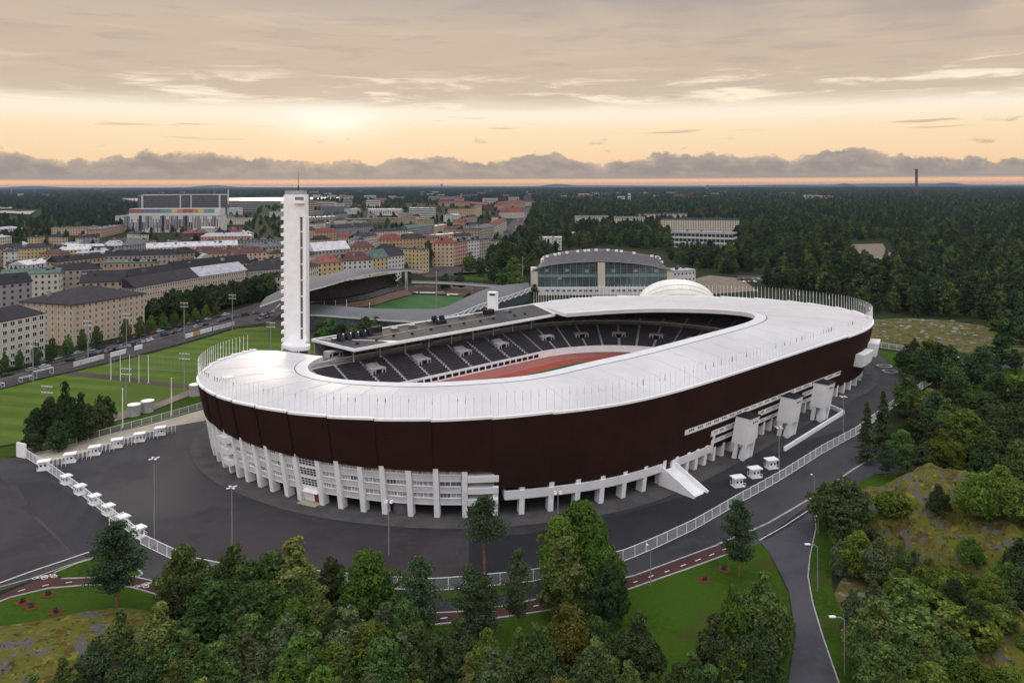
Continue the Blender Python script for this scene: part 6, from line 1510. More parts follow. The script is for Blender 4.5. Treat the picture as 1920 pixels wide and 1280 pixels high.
for k in range(19):
    f = (k+1)/20; p = RV[int(f*(kk-1))]; MB().box(p.x-1.0, p.x+1.0, p.y-1, p.y+1, p.z, p.z+1.5).build('roof_ventilator', M('cap_white'), HA)
for k in range(17):
    f = (k+1)/18; p = EVV[int(f*(kk-1))]; q = RV[int(f*(kk-1))]; p = p.lerp(q, .08); MB().box(p.x-.9, p.x+.9, p.y-.6, p.y+.6, p.z, p.z+.7).build('roof_ventilator', M('wall_grey'), HA)
gl = MB(); gl.grid([[Vector((x, D_, zh)) for x, z in EV], [Vector((x, D_, z-.3)) for x, z in EV]]); 
mat('hall_glass', (.055, .085, .085, 1), .15, .5, .08, spec=.6); gl.build('glass_front', M('hall_glass'), HA)
def ez(x):
    for (a, za), (c, zc) in zip(EV, EV[1:]):
        if a <= x <= c: return za+(zc-za)*(x-a)/(c-a+1e-6)
    return EV[0][1]
x = hx(1010); n_ = 0
while x < hx(1248):
    MB().box(x-.12, x+.12, D_-.25, D_-.02, zh+5, ez(x)-.6).build('glazing_bar', M('wall_grey'), HA) if n_ % 3 == 0 else MB().box(x-.05, x+.05, D_-.15, D_-.02, zh+5, ez(x)-.6).build('glazing_bar', M('grey_metal'), HA)
    x += 1.45; n_ += 1
for y in (499, 504, 509, 513.5, 520, 524, 528, 532): 
    z = hz(y); MB().box(hx(1009), hx(1249), D_-.18, D_-.03, z-.08, z+.08).build('glazing_rail', M('grey_metal'), HA)
MB().box(hx(1008), hx(1250), D_-.45, D_-.03, hz(519), hz(514)).build('spandrel_band', mat('hall_band', (.16, .22, .21, 1), .4, .15, .2), HA)
MB().box(hx(1120.5), hx(1134), D_-2.2, D_+1, zh-2, hz(492)).build('pylon', M('wall_cream'), HA)
for x0, x1 in ((997, 1008), (1250, 1263)): MB().box(hx(x0), hx(x1), D_-.8, D_+30, zh-2, hz(508)).build('corner_wall', M('wall_cream'), HA)
MB().box(hx(1008), hx(1250), D_-6, D_-.2, zh-2, hz(537.5)).build('entrance_block', M('wall_white'), HA)
for k in range(22): x = 1022+k*10.2; MB().box(hx(x), hx(x+6), D_-6.1, D_-5.9, hz(544), hz(541)).build('low_window', M('glass_dark'), HA) if not 1116 < x < 1136 else None
for x, y in ((1025, 507), (1063, 507), (1100, 508), (1150, 508), (1192, 508), (1050, 521), (1230, 508)): MB().box(hx(x-3.5), hx(x+3.5), D_-.4, D_-.2, hz(y+2.5), hz(y-2.5)).build('blind', M('wall_grey'), HA)
p = at(1245, 493, 30); o = MB(); 
DM = thing('air_dome', 'white inflated dome with curved seams beside the glazed hall', 'dome', at(1277, 572, zh)); dd = DM.location.y
rx = 74*dd/FP; rzz = HC-(523.5-344.8)*(dd+rx*.55)/FP-zh; b = MB(); G_ = []
for i in range(13):
    th = pi/2*i/12; G_.append([(DM.location.x+rx*cos(th)*cos(a), dd+rx*.55+rx*.55*cos(th)*sin(a), zh+rzz*sin(th)) for a in [2*pi*j/40 for j in range(40)]])
b.grid(G_, closed=True); b.build('dome_skin', mat('dome_white', (.80, .78, .70, 1), .5, .1, .08), DM, True)
for s_ in (.25, .45, .65, .82):
    b = MB(); pr = None
    for j in range(25):
        a = pi*j/24; q = Vector((DM.location.x-rx*cos(a)*(s_*.3+.7)*.985, dd+rx*.55-rx*.55*sqrt(max(0, 1-s_*s_))*1.0*sin(a)**.5, zh+rzz*sin(a)*s_*1.01+.1))
        if pr is not None: b.bar(pr, q, .16, .16)
        pr = q
    b.build('dome_seam', mat('dome_seam', (.55, .50, .38, 1), .6, .1, 1), DM)
# ---------------------------------------------------------------- rock outcrops
from mathutils import noise as nz
MOUNDS = []
def mound(px, py, rx, ry, h, label, rot=0., m='rock_moss', seed=0):
    c = atg(px, py); n1, n2 = 44, 120; rows = []
    def hf(x, y):                                       # height of this mound above the ground at x, y
        dx, dy = x-c.x, y-c.y; u = (dx*cos(rot)+dy*sin(rot))/rx; v = (-dx*sin(rot)+dy*cos(rot))/ry; r = sqrt(u*u+v*v)
        a = nz.noise(Vector((u*1.5+seed, v*1.5, 1)))*.22; rr = r+a
        if rr >= 1.0: return -.4
        q = nz.fractal(Vector((x*.09, y*.09, seed)), .9, 2.1, 6)*.24+nz.noise(Vector((x*.35, y*.2, seed)))*.08-abs(nz.noise(Vector((x*.22+seed, y*.16, 3))))*.22*min(1, h/6)-abs(nz.noise(Vector((x*.7, y*.5, 9))))*.07
        return h*(1-rr*rr)**.65*(1+q)-.25
    MOUNDS.append((c, max(rx, ry)*1.25, hf))
    for i in range(n1+1):
        f = i/n1*1.2; row = []
        for j in range(n2):
            a = 2*pi*j/n2; x = c.x+f*rx*cos(a)*cos(rot)-f*ry*sin(a)*sin(rot); y = c.y+f*rx*cos(a)*sin(rot)+f*ry*sin(a)*cos(rot)
            row.append((x, y, zg(x, y)+hf(x, y)))
        rows.append(row)
    b = MB(); b.grid(rows, closed=True); o = b.build('rock_outcrop', M(m), smooth=True, org=tuple(c)); tag(o, label, 'rock'); return o
def zz(x, y):
    z = zg(x, y)
    for c, r, f in MOUNDS:
        if hypot(x-c.x, y-c.y) < r: z = max(z, zg(x, y)+f(x, y))
    return z
mound(1800, 1020, 25, 25, 13, 'big rounded rock knoll with yellow green moss among the right hand trees', R(-35), seed=3)
mound(1905, 1225, 15, 12, 6, 'smaller mossy rock outcrop at the lower right edge', .3, seed=8)
mound(1745, 1150, 14, 13, 2.5, 'low heathy rock shoulder below the big knoll', .5, 'heath', seed=11)
mound(50, 1245, 25, 15, 3.2, 'bare grey rock with rusty grass at the bottom left corner', R(15), seed=5)
mound(1740, 626, 46, 42, 4, 'broad mossy rock field beyond the north end of the stadium', .2, 'heath', seed=14)
sheet('heath', [(1590, 1060), (1700, 1040), (1960, 1100), (1960, 1400), (1640, 1400), (1610, 1250), (1560, 1120)], .02, M('heath'))
for k in range(24):
    x, y = rnd.uniform(1650, 1830), rnd.uniform(606, 650); p = atg(x, y); b = MB(); r = rnd.uniform(.6, 1.5); z0 = zz(p.x, p.y)
    b.grid([[(p.x+r*f*cos(a)*rnd.uniform(.8, 1.2), p.y+r*f*sin(a)*rnd.uniform(.8, 1.2), z0+g) for a in [2*pi*i/9 for i in range(9)]] for f, g in ((1, -.3), (.85, r*.35), (.4, r*.5), (.01, r*.5))], closed=True)
    tag(b.build('boulder', mat('boulder_grey', (.21, .20, .19, 1), .9, .3, .5), org=tuple(p)), 'pale grey boulder lying on the mossy rock field north of the stadium', 'boulder', 'boulders on the north rock field')

# ---------------------------------------------------------------- trees
LM = {}
LM['broad'] = leafmat('leaf_broad', (0.060, 0.112, 0.027, 1), (0.106, 0.169, 0.040, 1))
LM['birch'] = leafmat('leaf_birch', (0.097, 0.143, 0.033, 1), (0.158, 0.209, 0.048, 1))
LM['maple'] = leafmat('leaf_maple', (0.076, 0.132, 0.016, 1), (0.144, 0.212, 0.027, 1))
LM['pine'] = leafmat('leaf_pine', (0.039, 0.075, 0.033, 1), (0.070, 0.109, 0.048, 1), .1)
LM['spruce'] = leafmat('leaf_spruce', (0.045, 0.075, 0.033, 1), (0.076, 0.109, 0.046, 1), .1)
LM['dark'] = leafmat('leaf_dark', (0.039, 0.068, 0.024, 1), (0.072, 0.106, 0.035, 1))
LM['yellow'] = leafmat('leaf_yellow', (0.112, 0.127, 0.019, 1), (0.173, 0.165, 0.029, 1))
LM['willow'] = leafmat('leaf_willow', (0.081, 0.118, 0.051, 1), (0.127, 0.169, 0.070, 1))
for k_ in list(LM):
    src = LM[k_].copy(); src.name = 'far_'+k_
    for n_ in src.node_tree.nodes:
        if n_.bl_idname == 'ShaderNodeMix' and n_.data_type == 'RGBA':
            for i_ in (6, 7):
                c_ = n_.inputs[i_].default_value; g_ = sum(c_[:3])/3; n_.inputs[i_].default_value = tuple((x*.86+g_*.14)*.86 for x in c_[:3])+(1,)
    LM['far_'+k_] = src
def leafquads(b, c, nrm, s, rg):
    r = Vector((rg.gauss(0, 1), rg.gauss(0, 1), rg.gauss(0, 1))); n = (nrm*.9+r*.75)
    if n.length < 1e-3: n = Vector((0, 0, 1))
    n.normalize(); u = n.orthogonal().normalized(); a = rg.uniform(0, 6.28); v = n.cross(u); u, v = u*cos(a)+v*sin(a), v*cos(a)-u*sin(a)
    u *= s*rg.uniform(.6, 1.15); v *= s*rg.uniform(.35, .75); b.poly([c-u, c-v+u*.1, c+u, c+v+u*.1])
def crown_lobes(b, lobes, nleaf, s, rg, squash=.8, drop=0.):
    wts = [l[1]**2 for l in lobes]; tot = sum(wts)
    for (c, r), w in zip(lobes, wts):
        n = int(nleaf*w/tot)
        # leaves gather in tufts on the lobe
        tufts = []
        for _ in range(max(6, n//14)):
            d = Vector((rg.gauss(0, 1), rg.gauss(0, 1), rg.gauss(.25, 1))).normalized(); tufts.append((d, rg.uniform(.72, 1.08)))
        for k in range(n):
            d0, f = tufts[k % len(tufts)]; d = (d0+Vector((rg.gauss(0, .17), rg.gauss(0, .17), rg.gauss(0, .17)))).normalized()
            q = rg.uniform(.86, 1.04)*f; p = c+Vector((d.x*r*q, d.y*r*q, d.z*r*q*squash-drop*rg.random()*r))
            leafquads(b, p, d, s, rg)
def proto(kind, seed, nleaf=5200, s=.36, H=15.):
    rg = random.Random(seed); b = MB(); tr = MB(); tm = 'trunk_grey'; lm = LM.get(kind, LM['broad'])
    top = H
    if kind in ('broad', 'maple', 'birch', 'dark', 'yellow', 'willow'):
        Rr = H*{'broad': .40, 'maple': .46, 'birch': .31, 'dark': .38, 'yellow': .45, 'willow': .36}[kind]; base = H*.05; lobes = []
        n = {'birch': 30, 'maple': 30}.get(kind, 28); pointed = kind in ('birch', 'willow') or seed % 2 == 1
        for k in range(n):
            f = (k+.5)/n; z = base+Rr*.3+(H-base-Rr*.55)*f; prof = sin(pi*(.16+.84*min(1, f*1.0))**(.75 if kind != 'birch' else .9))
            prof = max(.12, sin(pi*(f*.86+.12))) if not pointed else max(.08, (1-f)**.75*1.12*min(1, f*4+.45))
            a = k*2.4+rg.uniform(-.5, .5); rr = Rr*prof*rg.uniform(.38, .72); r = Rr*rg.uniform(.24, .40)*(1 if f < .7 else (.8 if not pointed else .55))
            lobes.append((Vector((rr*cos(a), rr*sin(a), z)), r))
        lobes.append((Vector((0, 0, H*.55)), Rr*.6)); lobes.append((Vector((rg.uniform(-.5, .5), rg.uniform(-.5, .5), H-Rr*(.34 if not pointed else .25))), Rr*(.36 if not pointed else .22)))
        crown_lobes(b, lobes, nleaf, s, rg, .82, .25 if kind in ('birch', 'willow') else 0)
        if kind == 'birch': tm = 'trunk_birch'
        tr.tube((0, 0, -.5), (rg.uniform(-.2, .2), rg.uniform(-.2, .2), H*.5), .30*H/15, .18*H/15, 8); tr.tube((0, 0, H*.5), (0, 0, H*.86), .17*H/15, .04, 6)
        for c, r in lobes[:14]: tr.tube((0, 0, c.z*.62), c, .10, .035, 5)
    elif kind == 'pine' or kind == 'tallpine':
        lm = LM['pine']; tm = 'trunk_pine'; z0 = H*(.28 if kind == 'pine' else .58); N = 17 if kind == 'pine' else 15
        tr.tube((0, 0, -.5), (.15, .1, H*.6), .24, .17, 8); tr.tube((.15, .1, H*.6), (0, .1, H*.95), .17, .05, 7); nl = int(nleaf/(N*4))
        for k in range(N):
            f = k/(N-1); z = z0+(H-z0)*f; L = (H*.26)*(sin(pi*(.18+.74*f))**.8 if kind == 'pine' else sin(pi*(.30+.62*f)))*rg.uniform(.7, 1.1); 
            for j in range(4):
                a = rg.uniform(0, 6.28); c = Vector((cos(a)*L*.72, sin(a)*L*.72, z-L*.05)); tr.tube((0, .05, z-L*.35), c, .06, .02, 4)
                for q in range(nl):
                    t = rg.random()**.6; p = Vector((cos(a)*L*t, sin(a)*L*t, z-.25*L*(1-t)))+Vector((rg.gauss(0, .16*L+.15), rg.gauss(0, .16*L+.15), rg.gauss(0, .22)))
                    if kind == 'tallpine': p.z -= (t**2)*L*.45
                    leafquads(b, p, Vector((0, 0, .9)), s*.85, rg)
    elif kind in ('spruce', 'larch'):
        lm = LM['spruce']; z0 = H*.12; N = 26; nl = int(nleaf/(N*5)); tr.tube((0, 0, -.5), (0, 0, H*.97), .2, .03, 7)
        for k in range(N):
            f = k/(N-1); z = z0+(H-z0)*f; L = H*(.17 if kind == 'spruce' else .13)*(1-f)**.75+.25
            for j in range(5):
                a = rg.uniform(0, 6.28); L2 = L*rg.uniform(.6, 1.15)
                for q in range(nl):
                    t = rg.random()**.7; p = Vector((cos(a)*L2*t, sin(a)*L2*t, z-.4*L2*t))+Vector((rg.gauss(0, .13*L), rg.gauss(0, .13*L), rg.gauss(0, .12))); leafquads(b, p, Vector((cos(a)*.5, sin(a)*.5, .7)), s*.7, rg)
    elif kind == 'bush':
        lm = LM['maple']; crown_lobes(b, [(Vector((rg.uniform(-.3, .3)*H, rg.uniform(-.3, .3)*H, H*.42)), H*rg.uniform(.34, .5)) for _ in range(6)], nleaf, s, rg); tr.tube((0, 0, -.3), (0, 0, H*.5), .08, .03, 5)
    return tr.mesh('trunk', M(tm)), b.mesh('crown', lm)
PT = {}
def get_proto(kind, v, lod):
    key = (kind, v, lod)
    if key not in PT:
        n, s = {0: (13000, .29), 1: (4200, .48), 2: (1500, .85)}[lod]
        if kind == 'bush': n //= 3
        if kind == 'tallpine': n = int(n*.45)
        if kind in ('pine', 'spruce', 'larch'): n = int(n*.8)
        if kind == 'maple': n = int(n*1.3)
        tm_, cm_ = proto(kind, 100+v*7+len(kind)*12, n, s, 4. if kind == 'bush' else 15.)
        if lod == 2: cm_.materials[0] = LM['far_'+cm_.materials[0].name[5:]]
        PT[key] = (tm_, cm_)
    return PT[key]
TREES = []
DESC = {'broad': 'leafy green broadleaf tree', 'birch': 'light green birch with pale branches', 'maple': 'dense bright green maple', 'pine': 'dark pine with tiered boughs', 'tallpine': 'tall pine with bare orange trunk',
        'spruce': 'narrow dark conifer', 'larch': 'thin wispy conifer', 'dark': 'dark green broadleaf tree', 'yellow': 'yellowish green broadleaf tree', 'willow': 'greyish green feathery tree', 'bush': 'bright green bush'}
def tree(x, y, kind, h, lod=0, w=1., zone='', z=None, v=None):
    v = rnd.randrange(2) if v is None else v; tm, cm = get_proto(kind, v, lod)
    H0 = 4. if kind == 'bush' else 15.; k = h/H0
    z = zz(x, y) if z is None else z
    o = thing('bush' if kind == 'bush' else {'pine': 'pine_tree', 'tallpine': 'pine_tree', 'birch': 'birch_tree', 'maple': 'maple_tree', 'spruce': 'conifer_tree', 'larch': 'conifer_tree'}.get(kind, 'broadleaf_tree'), '', 'bush' if kind == 'bush' else 'tree', (x, y, z-.1), None, rnd.uniform(0, 6.28))
    o.scale = (k*w, k*w, k); part('trunk', tm, o); c = part('crown', cm, o); TREES.append((o, kind, zone, x/y)); return o, c
def tree_top(px, ytop, h, kind, w=1., zone='the foreground grove', lod=0, v=None):     # located by the crown's top
    z = 0
    for _ in range(4): p = at(px, ytop+1.5, z+h); z = zz(p.x, p.y)
    return tree(p.x, p.y, kind, h, lod, w, zone, v=v)
def tree_foot(px, yb, h, kind, w=1., zone='', lod=1, v=None):
    p = atg(px, yb); return tree(p.x, p.y, kind, h, lod, w, zone, v=v)
fg = [(218, 983, 15.5, 'pine', 1.15), (345, 1018, 14, 'broad', 1.1), (435, 1014, 15, 'broad', 1.25), (548, 1006, 15, 'birch', 1.6), (505, 1030, 13, 'broad', 1.2), (600, 1090, 13, 'birch', 1.0), (690, 1024, 15, 'maple', 1.05),
      (785, 1049, 15, 'pine', .9), (882, 1064, 14, 'pine', .85), (906, 1080, 13, 'pine', .9), (971, 1030, 15, 'pine', .62), (1050, 960, 15, 'maple', .85), (1090, 930, 16, 'maple', .95), (1128, 985, 14, 'maple', .9), (1060, 1006, 14.5, 'birch', 1.45), (1145, 1050, 12, 'dark', .95),
      (1062, 1122, 14, 'yellow', .95), (1010, 1160, 13, 'broad', .9), (1196, 1140, 13, 'dark', 1.05), (1385, 941, 15, 'pine', .82), (1428, 1064, 15, 'broad', 1.0), (1378, 1090, 13, 'maple', .7), (1340, 1142, 13, 'dark', .95), (1385, 1204, 12, 'maple', .8), (1455, 1110, 11, 'broad', .85),
      (300, 1120, 12, 'birch', 1.3), (390, 1085, 14, 'broad', 1.2), (470, 1090, 14, 'broad', 1.2), (540, 1140, 13, 'willow', 1.2), (655, 1125, 14, 'willow', 1.2), (585, 1175, 12, 'birch', 1.2), (720, 1190, 12, 'broad', 1.1), (465, 1175, 13, 'willow', 1.2),
      (820, 1180, 13, 'dark', 1.0), (860, 1150, 12, 'dark', 1.0), (910, 1170, 11, 'maple', .8), (975, 1175, 11, 'birch', 1.1), (640, 1215, 11, 'birch', 1.1), (780, 1235, 11, 'broad', 1.1), (880, 1215, 11, 'birch', 1.0), (1000, 1225, 11, 'dark', 1.0),
      (225, 1135, 9, 'birch', 1.2), (275, 1185, 12, 'birch', 1.25), (120, 1212, 9, 'birch', 1.2), (180, 1180, 9, 'willow', 1.2), (350, 1170, 12, 'broad', 1.1), (400, 1195, 12, 'birch', 1.2), (520, 1230, 10, 'broad', 1.2), (330, 1230, 10, 'birch', 1.2), (440, 1245, 9, 'broad', 1.2), (60, 1262, 7, 'birch', 1.2),
      (1110, 1215, 11, 'dark', 1.1), (1180, 1235, 10, 'broad', 1.0), (1270, 1235, 9, 'dark', 1.0), (1300, 1215, 10, 'broad', 1.1), (1430, 1150, 12, 'dark', .95), (1330, 1240, 9, 'broad', 1.0), (1420, 1235, 8, 'broad', .9), (1225, 1255, 7, 'birch', 1.2),
      (570, 1255, 8, 'broad', 1.3), (700, 1260, 8, 'birch', 1.3), (930, 1255, 8, 'broad', 1.3), (1050, 1262, 8, 'yellow', 1.2), (830, 1265, 7, 'broad', 1.3), (220, 1255, 8, 'birch', 1.3), (1120, 1150, 11, 'broad', .9), (560, 1065, 13, 'broad', 1.15), (760, 1120, 11, 'broad', .9), (415, 1050, 13, 'dark', 1.1), (620, 1040, 11, 'dark', .9), (330, 1075, 12, 'dark', 1.1)]
for q in fg: tree_top(*q)
tree_top(908, 929, 16.2, 'tallpine', 1.0)
rw = 'the right hand woods'
rg_ = [(1584, 866, 14, 'dark', 1.3), (1550, 900, 11, 'broad', 1.2), (1625, 905, 10, 'dark', 1.1), (1600, 960, 9, 'dark', 1.2), (1575, 1005, 8, 'willow', .9), (1610, 990, 10, 'maple', 1.0), (1650, 1000, 10, 'willow', 1.2), (1690, 1012, 8, 'broad', 1.0), (1600, 1095, 9, 'willow', .95), (1640, 1080, 9, 'willow', 1.0),
       (1700, 1082, 15, 'birch', 1.7), (1640, 1110, 13, 'birch', 1.5), (1760, 1110, 11, 'birch', 1.4), (1625, 1160, 10, 'broad', .95), (1690, 1170, 11, 'broad', 1.3), (1740, 1040, 7, 'maple', 1.2), (1775, 1000, 6, 'bush', 1), (1712, 935, 6, 'dark', 1.1), (1820, 1040, 6, 'maple', 1.2), (1860, 1060, 6, 'maple', 1.2),
       (1625, 752, 17, 'larch', 1.15), (1656, 733, 18, 'larch', 1.2), (1808, 762, 15, 'maple', 1.35), (1770, 800, 12, 'maple', 1.3), (1755, 735, 13, 'pine', 1.2), (1700, 700, 13, 'pine', 1.1), (1732, 655, 14, 'pine', 1.1), (1790, 700, 14, 'dark', 1.3), (1850, 730, 14, 'dark', 1.3), (1900, 750, 14, 'dark', 1.4), (1720, 760, 12, 'dark', 1.3), (1690, 800, 11, 'broad', 1.1),
       (1730, 830, 10, 'dark', 1.2), (1850, 820, 12, 'dark', 1.4), (1900, 830, 12, 'broad', 1.4), (1880, 880, 11, 'maple', 1.3), (1830, 870, 10, 'maple', 1.2), (1915, 920, 11, 'dark', 1.3), (1660, 830, 9, 'pine', 1.0), (1700, 860, 7, 'dark', 1.2), (1760, 880, 7, 'dark', 1.2), (1870, 660, 14, 'spruce', 1.2), (1905, 690, 13, 'spruce', 1.2), (1840, 650, 13, 'pine', 1.2), (1870, 700, 13, 'dark', 1.2), (1780, 655, 9, 'pine', 1.1), (1765, 640, 9, 'willow', 1.1), (1715, 630, 7, 'dark', 1.1),
       (1650, 1200, 10, 'broad', 1.2), (1740, 1190, 10, 'birch', 1.3), (1790, 1180, 9, 'broad', 1.2), (1640, 1230, 8, 'broad', 1.0), (1680, 1240, 8, 'birch', 1.3), (1750, 1240, 8, 'maple', 1.3), (1820, 1230, 8, 'maple', 1.2), (1890, 1245, 6, 'maple', 1.3), (1830, 1120, 6, 'dark', 1.2), (1905, 1050, 5, 'maple', 1.2), (1915, 980, 8, 'dark', 1.2), (1790, 1085, 6, 'dark', 1.2), (1880, 1120, 4, 'bush', 1), (1700, 965, 4, 'bush', 1), (1735, 1000, 4, 'bush', 1.1), (1845, 1090, 4, 'bush', 1), (1660, 960, 7, 'maple', 1.1), (1665, 925, 6, 'bush', 1), (1850, 900, 10, 'maple', 1.2), (1890, 955, 9, 'maple', 1.2), (1795, 1060, 5, 'bush', 1.1), (1830, 1075, 5, 'maple', 1.1), (1690, 1060, 8, 'maple', 1.1), (1920, 1010, 8, 'broad', 1.2)]
for q in rg_: tree_top(*q, zone=rw)
r3 = random.Random(5)
def nearfill(poly, n, kinds, h0, h1, zone, w=1.15):
    k = 0
    while k < n:
        x = r3.uniform(min(p[0] for p in poly), max(p[0] for p in poly)); y = r3.uniform(min(p[1] for p in poly), max(p[1] for p in poly))
        if inpoly(x, y, poly): tree_foot(x, y, r3.uniform(h0, h1), r3.choice(kinds), w, zone, 1 if h1 < 7 else 0); k += 1
def inpoly(x, y, P):
    r = False; j = len(P)-1
    for i in range(len(P)):
        if (P[i][1] > y) != (P[j][1] > y) and x < (P[j][0]-P[i][0])*(y-P[i][1])/(P[j][1]-P[i][1])+P[i][0]: r = not r
        j = i
    return r
nearfill([(320, 1210), (560, 1190), (760, 1230), (1000, 1260), (1100, 1330), (1420, 1350), (1400, 1420), (100, 1420), (180, 1330)], 46, ['broad', 'birch', 'dark', 'maple', 'willow'], 8, 13, 'the foreground grove')
nearfill([(330, 1160), (560, 1180), (760, 1220), (760, 1400), (100, 1400), (260, 1220)], 26, ['bush', 'broad'], 3, 5, 'the foreground grove')
nearfill([(820, 1220), (1200, 1230), (1410, 1250), (1420, 1380), (800, 1380)], 26, ['bush', 'broad', 'birch'], 3, 6, 'the foreground grove')
for k in range(46):                                   # fill the near right woods
    x, y = r3.uniform(1700, 1960), r3.uniform(690, 890)
    if x < 1760 and y > 820: continue
    tree_foot(x, y, r3.uniform(9, 14), r3.choice(['dark', 'broad', 'pine', 'dark', 'maple', 'willow']), 1.25, rw, 0 if y > 780 else 1)
for k in range(34):
    x, y = r3.uniform(1640, 1960), r3.uniform(1120, 1330); tree_foot(x, y, r3.uniform(2.5, 5), r3.choice(['bush', 'broad', 'birch']), 1.2, rw, 1)
lf = 'the dark clump left of the tanks'
for q in ((68, 842, 13, 'dark', .85), (92, 832, 15, 'dark', .8), (122, 838, 21, 'dark', .6), (150, 828, 16, 'dark', .9), (186, 812, 13, 'dark', .95), (60, 850, 9, 'dark', 1.1), (110, 848, 10, 'dark', 1.1), (163, 826, 12, 'dark', 1.1), (200, 804, 11, 'dark', .9)): tree_foot(*q, zone=lf, lod=0)
st = 'the street beside the playing fields'
for q in ((8, 703, 10.5), (36, 694, 9.5), (68, 686, 10.5), (97, 681, 12), (127, 672, 12), (154, 662, 12), (182, 655, 12), (236, 642, 12.5), (262, 634, 12), (284, 624, 10), (306, 618, 10), (327, 613, 10), (348, 608, 9), (366, 604, 9), (386, 598, 9), (405, 594, 9)): tree_foot(*q, kind='maple' if q[0] > 275 else 'broad', w=.72, zone=st, lod=1)
dr_ = 'the dense row below the long beige block'
for k in range(30):
    f = k/29; x = 280+238*f; tree_foot(x, 606-50*f+r3.uniform(-3, 3), r3.uniform(14, 18), 'dark', 1.1, dr_, 1)
for k in range(16):
    f = k/15; x = 290+235*f; tree_foot(x, 596-46*f, r3.uniform(14, 17), 'dark', 1.1, dr_, 1)
gs = 'the gap behind the covered stand'
for q in ((617, 594, 14, 'broad', 1.3), (600, 600, 12, 'broad', 1.1), (640, 603, 12, 'dark', 1.2), (662, 603, 12, 'broad', 1.2), (685, 590, 13, 'dark', 1.2), (706, 588, 13, 'broad', 1.25), (725, 600, 10, 'dark', 1.1), (782, 588, 12, 'pine', .8), (752, 604, 6, 'dark', 1.2), (1002, 530, 10, 'dark', 1.1)): tree_top(*q, zone=gs, lod=1)
ab = 'the slope by the arena and corner terrace'
for q in ((762, 490, 18, 'dark', .9), (801, 452, 23, 'dark', .75), (795, 462, 19, 'dark', .8), (880, 468, 20, 'broad', 1.1), (900, 480, 16, 'dark', 1.2), (925, 470, 18, 'dark', 1.3), (945, 465, 20, 'dark', 1.3), (965, 480, 18, 'broad', 1.3), (985, 470, 18, 'dark', 1.2), (862, 505, 14, 'dark', 1.2), (835, 510, 14, 'dark', 1.1), (945, 498, 16, 'broad', 1.3), (970, 505, 16, 'broad', 1.3), (925, 495, 14, 'dark', 1.2), (855, 420, 18, 'dark', .7), (865, 418, 20, 'dark', .6)): tree_top(*q, zone=ab, lod=1)
# big crowd of distant trees: the proxies used for the far forest are real trees standing at its near edge
SRC = []
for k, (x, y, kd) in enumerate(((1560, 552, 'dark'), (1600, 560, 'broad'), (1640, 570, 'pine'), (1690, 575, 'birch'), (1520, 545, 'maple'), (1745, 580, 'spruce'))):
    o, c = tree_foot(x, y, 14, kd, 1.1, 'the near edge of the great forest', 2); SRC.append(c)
# labels that single trees out by kind, place and order
grp = {}
for o, kind, zone, x in TREES: grp.setdefault((kind, zone), []).append((x, o))
for (kind, zone), L in grp.items():
    L.sort(key=lambda q: q[0])
    for i, (x, o) in enumerate(L):
        lb = '%s in %s' % (DESC[kind], zone) if zone.startswith('the gap') or zone.startswith('the fore') or zone.startswith('the right') else '%s by %s' % (DESC[kind], zone)
        if len(L) > 1: lb += ', %s from left' % ordn(i+1)
        w = lb.split()
        if len(w) > 16: lb = ' '.join(lb.replace('greyish green feathery', 'feathery grey').replace('with pale branches ', '').replace('with tiered boughs ', '').replace('with bare orange trunk ', '').split())
        tag(o, lb, group='trees in '+zone)

def inpoly(x, y, P):
    r = False; j = len(P)-1
    for i in range(len(P)):
        if (P[i][1] > y) != (P[j][1] > y) and x < (P[j][0]-P[i][0])*(y-P[i][1])/(P[j][1]-P[i][1])+P[i][0]: r = not r
        j = i
    return r
GRID = {}
for cx, cy, r, P in FOOT:
    for gx in range(int((cx-r-6)//60), int((cx+r+6)//60)+1):
        for gy in range(int((cy-r-6)//60), int((cy+r+6)//60)+1): GRID.setdefault((gx, gy), []).append((cx, cy, r, P))
def blocked(x, y, m=4.):
    for cx, cy, r, P in GRID.get((int(x//60), int(y//60)), []):
        if P is None:
            if hypot(x-cx, y-cy) < r+2: return True
        else:
            ok = True
            for i in range(4):
                a, c = P[i], P[(i+1) % 4]; ex, ey = c.x-a.x, c.y-a.y; l = hypot(ex, ey); d = (ex*(y-a.y)-ey*(x-a.x))/l
                s_ = (P[1].x-P[0].x)*(P[2].y-P[0].y)-(P[1].y-P[0].y)*(P[2].x-P[0].x)
                if (d if s_ > 0 else -d) < -m: ok = False; break
            if ok: return True
    return False
NOGO = [[(1255, 500), (1300, 505), (1345, 512), (1420, 520), (1430, 552), (1200, 560)], [(1375, 512), (1550, 508), (1560, 530), (1380, 534)], [(1580, 452), (1660, 450), (1700, 492), (1640, 506), (1600, 484)], [(0, 392), (80, 394), (80, 412), (0, 412)],
        [(228, 372), (415, 371), (640, 369.5), (640, 376.5), (530, 379), (228, 382)], [(984, 374), (1004, 376), (985, 430), (950, 460), (918, 460), (950, 412)], [(640, 480), (790, 478), (900, 500), (1010, 530), (1000, 600), (560, 620), (560, 560)],
        [(1000, 490), (1270, 490), (1280, 560), (1000, 560)], [(775, 500), (930, 495), (930, 530), (800, 524)], [(540, 340), (575, 340), (575, 700), (530, 700)][:0] or [(0, 0), (1, 0), (1, 1)],
        [(1255, 428), (1380, 430), (1380, 478), (1262, 478)], [(1640, 592), (1850, 598), (1870, 660), (1620, 660)]]
